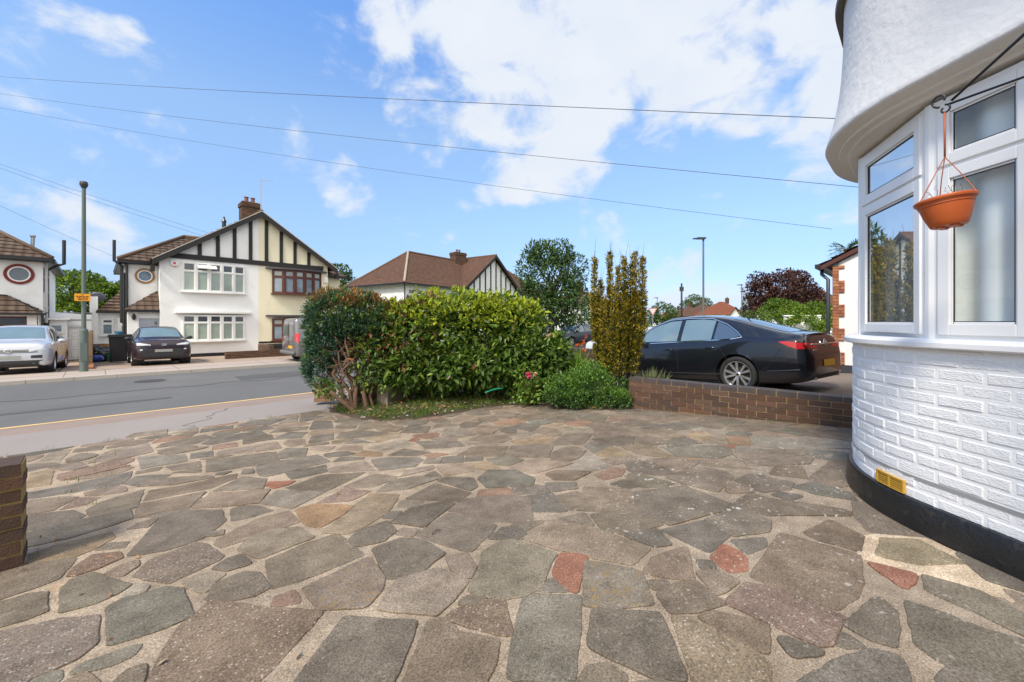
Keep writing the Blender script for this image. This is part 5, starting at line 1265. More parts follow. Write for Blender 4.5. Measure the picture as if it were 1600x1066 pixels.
far_house('far_house', 'distant dark brown roofed red brick house, just left of the red gabled house', 1102, 122, 62, 9.5, 9, 3.0, 7.0, REDW, TILE_H, 'front', group='distant houses along the street', ch=.5)
far_house('far_house', 'weathered brown roofed house behind the tall right lamp post', 1080, 140, 60, 10, 9, 2.6, 6.8, HOUSE_W, TILE_H, 'front', group='distant houses along the street')
far_house('far_house', 'small red roofed white house just right of the telegraph pole', 1064, 165, 58, 9, 9, 2.2, 6.6, HOUSE_W, TILE_R, 'front', group='distant houses along the street')
far_house('far_house', 'smallest red roofed house just left of the telegraph pole, white walled', 1046, 185, 58, 9, 9, 2.2, 6.4, HOUSE_W, TILE_R, 'front', group='distant houses along the street')
ht = far_house('timbered_house', 'half timbered white house with brown roof behind the copper beech', 1246, 60, 78, 9, 8, 3.75, 6.2, HOUSE_W, TILE_H, 'ends', wins=0)
Mx = MW[ht.name]; m = MB()
for k in range(16):
    a = .1 + k * .58; p = Mx @ Vector((a, -.03, 0)); q_ = Mx.to_3x3() @ Vector((.07, 0, 0)); r_ = Mx.to_3x3() @ Vector((0, .04, 0)); m.obox((p.x, p.y, 2.5), q_, r_, (0, 0, 1.1))
for z in (1.45, 2.6, 3.6): p = Mx @ Vector((4.5, -.035, 0)); m.obox((p.x, p.y, z), Mx.to_3x3() @ Vector((4.45, 0, 0)), Mx.to_3x3() @ Vector((0, .04, 0)), (0, 0, .09))
for k in range(5):
    a = .7 + k * 1.75; m.bar(Mx @ Vector((a, -.075, 1.5)), Mx @ Vector((a + .9, -.075, 2.6)), .1, .05)
m.build('timber_framing', TIMBERB, ht)
# ------------------------------------------------------------------ next-door house with the brick quoins
TN = 12.8; s0 = 1.55
nh = thing('quoined_house', 'white rendered house corner with orange brick quoins and a grey downpipe, beyond the black saloon', 'house', (TN, s0, 0))
def zN(s): return 2.80 + (s0 - s) * .53
m = MB(); m.prism([(TN, s0 - .02, .0), (TN, -3.0, 0), (TN, -3.0, zN(-3.0) - .12), (TN, s0 - .02, zN(s0) - .14)], (.25, 0, 0)); m.box(TN + .25, TN + 5, s0 - .27, s0 - .02, 0, 2.65); m.build('wall', HOUSE_W, nh)
m = MB(); z = .22; k = 0; zt_ = 2.56
while z < zt_:
    long = (k // 4) % 2 == 0; wq = .225 if long else .112
    segs = [(0, .06), (.067, .15), (.157, .225)] if long and k % 2 else ([(0, .11), (.117, .225)] if long else ([(0, .112)] if k % 2 else [(0, .05), (.057, .112)]))
    for a, b in segs: m.box(TN - .035 - random.uniform(0, .004), TN + .05, s0 + .005 - b, s0 + .005 - a, z, z + .063)
    for a in range(3): m.box(TN + a * .22, TN + a * .22 + .21, s0 - .02, s0 + .018, z, z + .063)
    z += .073; k += 1
m.build('quoin', ORANGEB, nh)
m = MB(); m.box(TN - .025, TN + .05, s0 - .112, s0 + .0, .2, zt_ + .02); m.build('quoin_mortar', mk('pale_brick_mortar', (.42, .33, .25), .9), nh)
m = MB(); m.box(TN - .03, TN + .02, -3.0, s0 + .01, 0, .20); m.build('plinth', mk('slate_grey_plinth', (.04, .042, .05), .6), nh)
m = MB(); roof_plane(m, [(TN - .12, s0 + .28, zN(s0 + .28)), (TN + 6, s0 + .28, zN(s0 + .28)), (TN + 6, -3, zN(-3)), (TN - .12, -3, zN(-3))], .3, .03); m.build('roof', TILE_H, nh)
m = MB(); m.prism([(TN - .10, s0 + .26, zN(s0 + .26) - .03), (TN - .10, -3, zN(-3) - .03), (TN - .10, -3, zN(-3) - .13), (TN - .10, s0 + .26, zN(s0 + .26) - .13)], (.07, 0, 0)); m.build('verge_board', BROWNW, nh)
m = MB(); m.prism([(TN - .05, s0 + .22, 2.62), (TN - .05, s0 - .10, 2.62), (TN - .05, s0 - .10, 2.78), (TN - .05, s0 + .22, 2.66)], (.05, 0, 0)); m.build('soffit_end', PIPEG, nh)
m = MB(); m.box(TN - .15, TN + 5.8, s0 + .24, s0 + .35, 2.58, 2.68); m.build('gutter', BLACKP, nh)
m = MB(); m.tube([(TN + .16, s0 + .25, 2.6), (TN + .16, s0 + .25, 2.45), (TN + .06, s0 + .11, 2.3), (TN + .06, s0 + .11, .05)], .042, 10); m.build('downpipe', PIPEG, nh, smooth=True)
m = MB(); m.box(TN + .6, TN + 5, -3.2, .95, zN(.95) + .05, 3.75); m.prism([(TN + .6, .95, 3.75), (TN + .6, -3.2, 3.75), (TN + .6, -1.1, 5.3)], (4.4, 0, 0)); m.build('upper_storey', TILE_H, nh)
m = MB(); m.obox((TN - .08, .86, .92), (.06, 0, 0), (0, .14, 0), (0, 0, .035)); m.obox((TN - .05, .86, .99), (.03, 0, 0), (0, .10, 0), (0, 0, .035)); m.build('meter_cover', BLACKP, nh)

m = MB(); m.box(6.75, TN - .04, -3.45, -3.2, 0, 5.2); m.build('brick_front', mk('brown_brick_front', (.17, .075, .045), .85, var=.3, vscale=6), nh)
m = MB(); m.box(7.6, 10.6, -3.2, -3.12, .1, 2.2); m.build('garage_door', BROWNW, nh)

m = MB(); m.box(12.30, TN - .002, -3.1, .80, .05, 2.35); m.build('brick_porch', bpy.data.materials['brown_brick_front'], nh); m = MB(); m.prism([(12.2, .9, 2.35), (12.2, -3.15, 2.35), (TN, -3.15, 2.9), (TN, .9, 2.9)], (0, 0, .08)); m.build('porch_roof', TILE_H, nh)
# ================================================================== CARS
KEYS = ('zb', 'wm', 'zm', 'wb', 'zl', 'wt', 'ze', 'zt')
SALOON = [(0, .36, .60, .55, .58, .66, .48, .70, .715), (.03, .30, .74, .55, .715, .73, .60, .78, .80), (.07, .27, .815, .56, .775, .84, .66, .90, .93), (.13, .25, .86, .58, .815, .915, .68, 1.0, 1.03), (.20, .23, .888, .60, .838, .945, .69, 1.035, 1.062), (.45, .20, .915, .60, .862, .965, .665, 1.085, 1.115), (.9, .18, .925, .60, .866, .975, .62, 1.205, 1.25), (1.3, .18, .93, .60, .866, .968, .585, 1.325, 1.375), (1.7, .175, .93, .60, .862, .957, .57, 1.405, 1.46), (2.2, .17, .93, .58, .856, .943, .565, 1.438, 1.498), (2.6, .17, .93, .58, .852, .93, .56, 1.425, 1.487), (3.0, .17, .93, .58, .85, .917, .575, 1.33, 1.38), (3.3, .17, .928, .58, .846, .907, .62, 1.17, 1.22), (3.6, .18, .925, .58, .84, .895, .68, 1.0, 1.03), (3.8, .18, .922, .58, .835, .88, .70, .935, .965), (4.2, .19, .912, .58, .82, .83, .68, .885, .915), (4.5, .2, .88, .56, .79, .78, .62, .82, .85), (4.7, .22, .80, .54, .70, .72, .55, .74, .765), (4.8, .26, .66, .5, .58, .64, .45, .66, .68), (4.83, .34, .5, .48, .45, .56, .3, .57, .58)]
SUV = [(0, .5, .62, .65, .60, .8, .5, .85, .87), (.05, .38, .80, .65, .78, .95, .6, 1.05, 1.1), (.15, .3, .87, .65, .83, 1.02, .58, 1.2, 1.25), (.4, .25, .905, .65, .85, 1.03, .55, 1.37, 1.42), (.9, .22, .91, .65, .85, 1.02, .57, 1.48, 1.54), (1.6, .22, .91, .65, .845, 1.0, .575, 1.51, 1.57), (2.2, .22, .91, .65, .84, .98, .58, 1.48, 1.54), (2.6, .22, .91, .65, .84, .97, .60, 1.36, 1.41), (2.95, .22, .91, .65, .835, .96, .66, 1.16, 1.2), (3.2, .22, .908, .65, .82, .95, .70, 1.03, 1.06), (3.6, .23, .90, .65, .80, .92, .66, .98, 1.02), (3.9, .24, .875, .62, .80, .91, .66, .985, 1.005), (4.08, .24, .83, .6, .765, .885, .63, .955, .975), (4.15, .26, .79, .58, .73, .85, .60, .91, .93), (4.19, .29, .74, .55, .69, .79, .56, .84, .86), (4.205, .34, .66, .5, .61, .71, .48, .755, .77)]
VAN = [(0, .36, .80, .6, .80, 1.0, .62, 1.66, 1.68), (.04, .31, .87, .6, .855, 1.02, .68, 1.75, 1.79), (.15, .27, .915, .6, .885, 1.02, .72, 1.79, 1.84), (.5, .24, .925, .6, .895, 1.02, .73, 1.80, 1.86), (1.5, .22, .925, .6, .895, 1.02, .73, 1.80, 1.86), (2.6, .22, .925, .6, .89, 1.0, .71, 1.78, 1.84), (3.0, .22, .925, .6, .88, 1.0, .70, 1.66, 1.72), (3.4, .22, .92, .6, .87, 1.0, .72, 1.35, 1.40), (3.7, .22, .91, .6, .86, 1.0, .74, 1.10, 1.14), (4.1, .23, .88, .6, .80, .95, .68, 1.0, 1.03), (4.3, .27, .78, .6, .70, .85, .55, .88, .90), (4.4, .36, .55, .5, .5, .65, .35, .66, .67)]
HATCH = [(a * .95, *r) for a, *r in [(a, b, c * .97, d, e * .97, f * .96, g_ * .97, h * .95, i * .95) for a, b, c, d, e, f, g_, h, i in SUV]]
TALL = [(a, b * 1.03, c, d * 1.05, e, f * 1.05, g_, h * 1.035, i * 1.035) for a, b, c, d, e, f, g_, h, i in SUV]
class CarShape:
    def __init__(s, tab):
        s.x = np.array([r[0] for r in tab]); s.k = {}; s.L = s.x[-1]
        for i, k in enumerate(KEYS): s.k[k] = np.array([r[i + 1] for r in tab], float)
        s.m = {}
        for k, y in s.k.items():                                    # monotone cubic slopes
            h = np.diff(s.x); d = np.diff(y) / h; m = np.zeros(len(y)); m[0], m[-1] = d[0], d[-1]
            for i in range(1, len(y) - 1):
                if d[i - 1] * d[i] > 0: w1, w2 = 2 * h[i] + h[i - 1], h[i] + 2 * h[i - 1]; m[i] = (w1 + w2) / (w1 / d[i - 1] + w2 / d[i])
            s.m[k] = m
    def val(s, k, x):
        x = min(max(x, 0), s.L); i = min(max(int(np.searchsorted(s.x, x) - 1), 0), len(s.x) - 2); h = s.x[i + 1] - s.x[i]; t = (x - s.x[i]) / h; y, m = s.k[k], s.m[k]
        return (2 * t**3 - 3 * t**2 + 1) * y[i] + (t**3 - 2 * t**2 + t) * h * m[i] + (-2 * t**3 + 3 * t**2) * y[i + 1] + (t**3 - t**2) * h * m[i + 1]
    def section(s, x):
        v = {k: s.val(k, x) for k in KEYS}; zb, wm, zm, wb, zl, wt, ze, zt = (v[k] for k in KEYS)
        cp = [(0, zb), (.80 * wm, zb), (.955 * wm, zb + .05), (.985 * wm, zb + .45 * (zm - zb)), (wm, zm), ((wm + wb) / 2 + .014, zm + .62 * (zl - zm)), (wb, zl), (wb + .5 * (wt - wb) + .012, zl + .5 * (ze - zl)), (wt, ze), (wt * .80, ze + .62 * (zt - ze)), (wt * .42, ze + .92 * (zt - ze)), (0, zt)]
        out = []
        nsub = [3, 2, 3, 3, 4, 4, 4, 4, 3, 3, 3]
        for i in range(len(cp) - 1):
            p0, p1, p2, p3 = cp[max(i - 1, 0)], cp[i], cp[i + 1], cp[min(i + 2, len(cp) - 1)]
            for j in range(nsub[i]):
                t = j / nsub[i]; o = []
                for c in range(2): o.append(.5 * (2 * p1[c] + (p2[c] - p0[c]) * t * .8 + (2 * p0[c] * .8 - 5 * p1[c] + p1[c] * .8 * 0 + 4 * p2[c] - p3[c] * .8 - p0[c] * .8 * 0) * 0 * t * t)) if False else o.append(p1[c] + (p2[c] - p1[c]) * t)
                # gentle rounding between straight runs
                b = .5 * t * (1 - t)
                o = [o[c] + b * ((p1[c] - p0[c]) * (1 - t) - (p3[c] - p2[c]) * t) * .55 if 1 < i < 10 else o[c] for c in range(2)]
                out.append(tuple(o))
        out.append(cp[-1]); return out
    def side_y(s, x, z):
        S = s.section(x); best = 0
        for a, b in zip(S, S[1:]):
            if min(a[1], b[1]) - 1e-6 <= z <= max(a[1], b[1]) + 1e-6 and abs(b[1] - a[1]) > 1e-5: best = max(best, a[0] + (b[0] - a[0]) * (z - a[1]) / (b[1] - a[1]))
        return best
    def top_z(s, x, y):
        S = s.section(x); best = 0; y = abs(y)
        for a, b in zip(S, S[1:]):
            if min(a[0], b[0]) - 1e-6 <= y <= max(a[0], b[0]) + 1e-6 and abs(b[0] - a[0]) > 1e-5: best = max(best, a[1] + (b[1] - a[1]) * (y - a[0]) / (b[0] - a[0]))
        return best
    def end_x(s, y, z, front=False):
        y = abs(y)
        for k in range(0, 140):
            x = k * .01 if not front else s.L - k * .01
            if s.side_y(x, z) >= y and s.top_z(x, y) >= z: return x
        return .3 if not front else s.L - .3
def vspan(poly, x):
    zs = []
    for a, b in zip(poly, poly[1:] + poly[:1]):
        if min(a[0], b[0]) - 1e-9 <= x <= max(a[0], b[0]) + 1e-9:
            if abs(b[0] - a[0]) < 1e-9: zs += [a[1], b[1]]
            else: zs.append(a[1] + (b[1] - a[1]) * (x - a[0]) / (b[0] - a[0]))
    return (min(zs), max(zs)) if zs else None
def patch(poly, fn, nu=14, nv=5, th=None):
    """a curved plate over a polygon in (u, v); fn gives the 3-D point"""
    u0, u1 = min(p[0] for p in poly), max(p[0] for p in poly); m = MB()
    us = sorted(set(list(np.linspace(u0 + 1e-4, u1 - 1e-4, nu)) + [min(max(p[0], u0 + 1e-4), u1 - 1e-4) for p in poly]))
    for u in us:
        a, b = vspan(poly, u)
        for j in range(nv + 1): m.v.append(tuple(fn(u, a + (b - a) * j / nv)))
    for i in range(len(us) - 1):
        for j in range(nv): k = nv + 1; m.f.append([i * k + j, (i + 1) * k + j, (i + 1) * k + j + 1, i * k + j + 1]); m.m.append(0)
    return m
def ellipsoid(m, c, r, n=12, M=None):
    pr = [(math.sin(math.pi * i / n), -math.cos(math.pi * i / n)) for i in range(n + 1)]; X = Matrix.Translation(Vector(c)) @ (M or Matrix.Identity(4)) @ Matrix.Diagonal((*r, 1)); m.lathe(pr, X, 16)
def make_wheel(o, x, y, r, sgn, spokes=5, rimk=.70, rim_m=None, double=True):
    RM = Matrix.Translation((x, y, r)) @ Matrix.Rotation(R(-90 * sgn), 4, 'X')       # local z points outwards
    m = MB(); m.lathe([(r * rimk, -.10), (r * .94, -.105), (r * .99, -.08), (r, -.03), (r, .03), (r * .99, .08), (r * .95, .102), (r * .84, .110), (r * (rimk + .01), .098), (r * rimk, .09)], RM, 40); wh = m.build('wheel', RUBBER, o, smooth=True, local=True)
    q = MB(); rr = r * rimk; q.lathe([(rr * .98, -.05), (rr * .93, .03), (rr * .93, .07), (rr * .97, .094), (rr * 1.03, .097), (rr * 1.03, .085)], RM, 40)
    q.lathe([(0, .075), (rr * .14, .075), (rr * .20, .066), (rr * .22, .03)], RM, 20)
    for k in range(spokes):
        for dd in ((-.17, .17) if double else (0,)):
            a = 2 * math.pi * k / spokes + dd * .6; a2 = 2 * math.pi * k / spokes + dd * 1.6
            p0 = Vector((rr * .16 * math.cos(a), rr * .16 * math.sin(a), .062)); p1 = Vector((rr * .95 * math.cos(a2), rr * .95 * math.sin(a2), .078)); pm = p0.lerp(p1, .5) + Vector((0, 0, .004))
            for u_, v_, wa, wb in ((p0, pm, .016, .019), (pm, p1, .019, .023)):
                d = (v_ - u_).normalized(); sd_ = Vector((-d.y, d.x, 0)).normalized(); kf = 1.0 if double else 1.7
                vs = [u_ - sd_ * wa * kf, u_ + sd_ * wa * kf, v_ + sd_ * wb * kf, v_ - sd_ * wb * kf]; lo = [t - Vector((0, 0, .03)) for t in vs]
                q.add([RM @ t for t in lo + vs], [(4, 5, 6, 7), (0, 4, 7, 3), (1, 2, 6, 5), (0, 1, 5, 4), (2, 3, 7, 6)])
    q.build('rim', rim_m or ALLOY, wh, smooth=True, local=True, angle=35)
    b = MB(); b.lathe([(0, .012), (rr * .95, .012), (rr * .95, .0)], RM, 24); b.lathe([(0, .02), (rr * .6, .02), (rr * .6, .01)], RM, 24); b.build('brake_disc', mk('dark_wheel_inside', (.02, .02, .02), .6) if 'dark_wheel_inside' not in bpy.data.materials else bpy.data.materials['dark_wheel_inside'], wh, local=True)
    c = MB(); c.lathe([(0, .080), (rr * .10, .079), (rr * .10, .07)], RM, 16); c.build('hub_cap', CHROME, wh, local=True)
    return wh
def make_car(name, label, M, tab, paint, xr, xf, r, side=(), windscreen=None, rear_glass=None, lower=None, cat='car', rim_m=None, group=None, rimk=.70, roof_m=None):
    o = thing(name, label, cat, mtx=M, group=group); S = CarShape(tab); L = S.L
    xs = np.unique(np.concatenate([np.linspace(0, .3, 16), np.linspace(.3, L - .3, 100), np.linspace(L - .3, L, 16)]))
    secs = [S.section(x) for x in xs]; k = len(secs[0]); V = []; 
    for x, sec in zip(xs, secs):
        for y, z in sec: V.append([x, y, z])
        for y, z in sec[-2:0:-1]: V.append([x, -y, z])
    K = 2 * k - 2; V = np.array(V); Fq = [[i * K + j, (i + 1) * K + j, (i + 1) * K + (j + 1) % K, i * K + (j + 1) % K] for i in range(len(xs) - 1) for j in range(K)]
    Ra = r + .045; inside = np.zeros(len(V), bool)
    for xc in (xr, xf):
        d = np.hypot(V[:, 0] - xc, V[:, 2] - r); sel = (d < Ra) & (np.abs(V[:, 1]) > .55); inside |= sel
        dd = np.maximum(d, 1e-3); V[sel, 0] = xc + (V[sel, 0] - xc) / dd[sel] * Ra; V[sel, 2] = r + (V[sel, 2] - r) / dd[sel] * Ra
    m = MB(); m.v = [tuple(v) for v in V]
    for f in Fq:
        if all(inside[i] for i in f): continue
        zc = sum(V[i][2] for i in f) / 4; j0 = f[0] % K
        m.f.append(f[::-1]); jj = min(j0, K - j0); m.m.append(1 if jj < 4 else 0)
    for e, rev in ((0, False), (len(xs) - 1, True)):
        f = [e * K + j for j in range(K)]; m.f.append(f[::-1] if rev else f); m.m.append(0)
    b = m.build('body', [paint, DARKPL], o, smooth=True, local=True)
    bm = bmesh.new(); bm.from_mesh(b.data); bmesh.ops.recalc_face_normals(bm, faces=bm.faces); bm.to_mesh(b.data); bm.free()
    for xc in (xr, xf):
        for sg in (1, -1):
            m = MB(); RM = Matrix.Translation((xc, 0, r)) @ Matrix.Rotation(R(-90), 4, 'X'); w0, w1 = sorted((sg * .55, sg * (S.val('wm', xc) - .03))); m.lathe([(Ra - .004, w0), (Ra - .004, w1)], RM, 30); m.lathe([(0, sg * .56), (Ra - .005, sg * .56)], RM, 30); m.build('wheel_arch', DARKPL, b, local=True)
    for xc in (xr, xf):
        for sg in (1, -1): make_wheel(o, xc, sg * (S.val('wm', xc) - .125), r, sg, rim_m=rim_m, rimk=rimk)
    def sidefn(sg, off): return lambda x, z: (x, sg * (S.side_y(x, z) + off), z)
    for sg in (1, -1):
        for nm, poly, mt, off in side:
            p = patch(poly, sidefn(sg, off)); p.build(nm, mt, o, smooth=True, local=True)
    for nm, poly, mt in ((('windscreen',) + windscreen,) if windscreen else ()) + ((('rear_window',) + rear_glass,) if rear_glass else ()):
        patch(poly, lambda x, y: (x, y, S.top_z(x, y) + .005), 16, 12).build(nm, mt, o, smooth=True, local=True)
    return o, S
def seam(o, S, pts, sg, r=.0035, name='panel_gap', m_=None, off=.0005):
    m = MB(); P = []
    for a, b in zip(pts, pts[1:]):
        for j in range(8): x, z = a[0] + (b[0] - a[0]) * j / 8, a[1] + (b[1] - a[1]) * j / 8; P.append((x, sg * (S.side_y(x, z) + off), z))
    x, z = pts[-1]; P.append((x, sg * (S.side_y(x, z) + off), z)); m.tube(P, r, 5); return m.build(name, m_ or DARKPL, o, local=True)
def mirror_(o, S, x, z, sg, mt):
    y = S.side_y(x, z - .02); m = MB(); ellipsoid(m, (x, sg * (y + .13), z + .055), (.075, .105, .068)); m.obox((x, sg * (y + .02), z + .01), (.05, 0, 0), (0, .06, 0), (0, 0, .018)); return m.build('door_mirror', mt, o, smooth=True, local=True, angle=50)
def handle(o, S, x, z, sg, mt):
    y = S.side_y(x, z); m = MB(); m.tube([(x - .10, sg * (y - .01), z), (x - .085, sg * (y + .03), z), (x + .085, sg * (y + .03), z), (x + .10, sg * (y - .01), z)], .012, 8); return m.build('door_handle', mt, o, smooth=True, local=True)
def endpatch(o, S, name, poly, mt, front=False, off=.006, nu=12, nv=5, parent=None):
    g = 1 if front else -1
    return patch(poly, lambda y, z: (S.end_x(y, z, front) + g * off, y, z), nu, nv).build(name, mt, parent or o, smooth=True, local=True)
# ------------------------------------------------------------------ the black saloon on the neighbour's drive
hd = Vector((.16, .987)).normalized(); wp = Vector((8.34, 2.39)); lft = Vector((-hd.y, hd.x))
rear0 = wp - hd * 1.14 - lft * .86
zc_ = -.055; pitch = math.atan(.054)
MB_ = Matrix.Translation((rear0.x, rear0.y, zc_ + 1.14 * math.sin(pitch))) @ Matrix.Rotation(math.atan2(hd.y, hd.x), 4, 'Z') @ Matrix.Rotation(pitch, 4, 'Y')
WIN_F = [(2.36, .965), (2.36, 1.395), (2.62, 1.385), (2.95, 1.30), (3.22, 1.16), (3.45, .985), (3.40, .955)]
WIN_R = [(1.62, .985), (1.62, 1.36), (1.9, 1.395), (2.27, 1.40), (2.27, .965)]
WIN_Q = [(1.10, 1.045), (1.20, 1.13), (1.38, 1.245), (1.57, 1.33), (1.57, .985), (1.20, 1.0)]
bc_, S = make_car('black_saloon', 'shiny black saloon car with silver spoked wheels parked behind the low brick wall', MB_, SALOON, P_BLACK, 1.14, 3.88, .335, rimk=.72,
    side=[('door_window', WIN_F, CARGLASS_L, .006), ('door_window', WIN_R, CARGLASS_L, .006), ('quarter_window', WIN_Q, CARGLASS, .006), ('tail_light', [(.075, .80), (.10, .90), (.30, .935), (.44, .93), (.30, .855), (.16, .80)], LAMPR, .006)],
    windscreen=([(2.75, -.50), (2.75, .50), (3.5, .62), (3.5, -.62)], CARGLASS), rear_glass=([(.36, -.56), (.36, .56), (1.35, .47), (1.35, -.47)], CARGLASS))
for sg in (1, -1):
    seam(bc_, S, [(2.31, .26), (2.32, .6), (2.33, .93), (2.32, 1.42)], sg); seam(bc_, S, [(1.42, .30), (1.30, .62), (1.42, .80), (1.60, .97)], sg); seam(bc_, S, [(3.50, .26), (3.50, .6), (3.46, .93)], sg); seam(bc_, S, [(1.35, .26), (3.5, .26)], sg)
    seam(bc_, S, [(1.05, 1.02), (1.25, .985), (1.7, .968), (2.3, .947), (3.0, .925), (3.5, .92)], sg, .009, 'chrome_trim', CHROME, .002); seam(bc_, S, [(1.05, 1.02), (1.18, 1.135), (1.40, 1.28), (1.7, 1.40), (2.2, 1.435), (2.65, 1.42), (3.0, 1.31), (3.3, 1.14), (3.5, .97)], sg, .008, 'chrome_trim', CHROME, .002)
    seam(bc_, S, [(.42, .93), (.40, .80), (.56, .55), (.72, .42)], sg); seam(bc_, S, [(.42, .93), (.45, 1.08)], sg)
    handle(bc_, S, 2.52, .80, sg, P_BLACK); handle(bc_, S, 1.62, .835, sg, P_BLACK); mirror_(bc_, S, 3.22, .93, sg, P_BLACK)
    seam(bc_, S, [(1.45, .33), (3.3, .30)], sg, .012, 'sill_strip', DARKPL); seam(bc_, S, [(.14, .46), (.62, .42)], sg, .012, 'bumper_crease', P_BLACK, .0)
for a, b in ((.34, .78), (-.78, -.34)): endpatch(bc_, S, 'tail_light', [(a, .80), (a, .885), (b, .90), (b, .80)] if a > 0 else [(b, .80), (b, .885), (a, .90), (a, .80)], LAMPR)
m = MB(); m.tube([(S.end_x(y, .868) - .012, y, .868) for y in np.linspace(-.60, .60, 15)], .012, 6); m.build('chrome_strip', CHROME, bc_, smooth=True, local=True)
endpatch(bc_, S, 'number_plate', [(-.26, .49), (.26, .49), (.26, .60), (-.26, .60)], PLATE_Y, off=.012)
m = MB(); RMx = Matrix.Translation((S.end_x(0, .90) - .018, 0, .895)) @ Matrix.Rotation(R(-90), 4, 'Y'); m.lathe([(.058, 0), (.058, .012), (.046, .014), (.046, 0)], RMx, 24); m.lathe([(0, .008), (.046, .007)], RMx, 20); m.bar(RMx @ Vector((-.03, -.03, .012)), RMx @ Vector((.03, .03, .012)), .012, .006); m.build('badge', CHROME, bc_, local=True)
m = MB(); m.obox((S.end_x(.50, .775) - .006, .50, .775), (.003, 0, 0), (0, .085, 0), (0, 0, .009)); m.build('model_lettering', CHROME, bc_, local=True)
m = MB(); P = [(.17 + .05 * (abs(y) / .66) ** 2, y, 1.062 - .05 * (abs(y) / .66) ** 2) for y in np.linspace(-.66, .66, 17)]
for a, b in zip(P, P[1:]): m.prism([(a[0] - .055, a[1], a[2] + .004), (b[0] - .055, b[1], b[2] + .004), (b[0] - .05, b[1], b[2] + .018), (b[0] + .20, b[1], b[2] + .035), (a[0] + .20, a[1], a[2] + .035), (a[0] - .05, a[1], a[2] + .018)][:4], (0, 0, .004)) if False else m.add([(a[0] - .06, a[1], a[2] + .000), (b[0] - .06, b[1], b[2] + .000), (b[0] + .22, b[1], b[2] + .038), (a[0] + .22, a[1], a[2] + .038), (a[0] - .06, a[1], a[2] - .022), (b[0] - .06, b[1], b[2] - .022), (b[0] + .05, b[1], b[2] - .03), (a[0] + .05, a[1], a[2] - .03)], [(0, 1, 2, 3), (0, 4, 5, 1), (4, 7, 6, 5)])
m.build('boot_spoiler', P_BLACK, bc_, smooth=True, local=True, angle=40)
m = MB(); m.tube([(1.30, 0, 1.37), (1.22, 0, 1.42), (1.16, 0, 1.435)], [.02, .012, .005], 6); m.build('roof_aerial', DARKPL, bc_, local=True)
m = MB(); m.tube([(S.end_x(y, .69) - .004, y, .69) for y in np.linspace(-.66, .66, 15)], .006, 5); m.build('panel_gap', DARKPL, bc_, local=True)
m = MB()
for y in (-.55, .55): m = MB(); m.tube([(.02, y, .30), (.3, y, .30)], .035, 10); m.build('exhaust', CHROME, bc_, smooth=True, local=True)
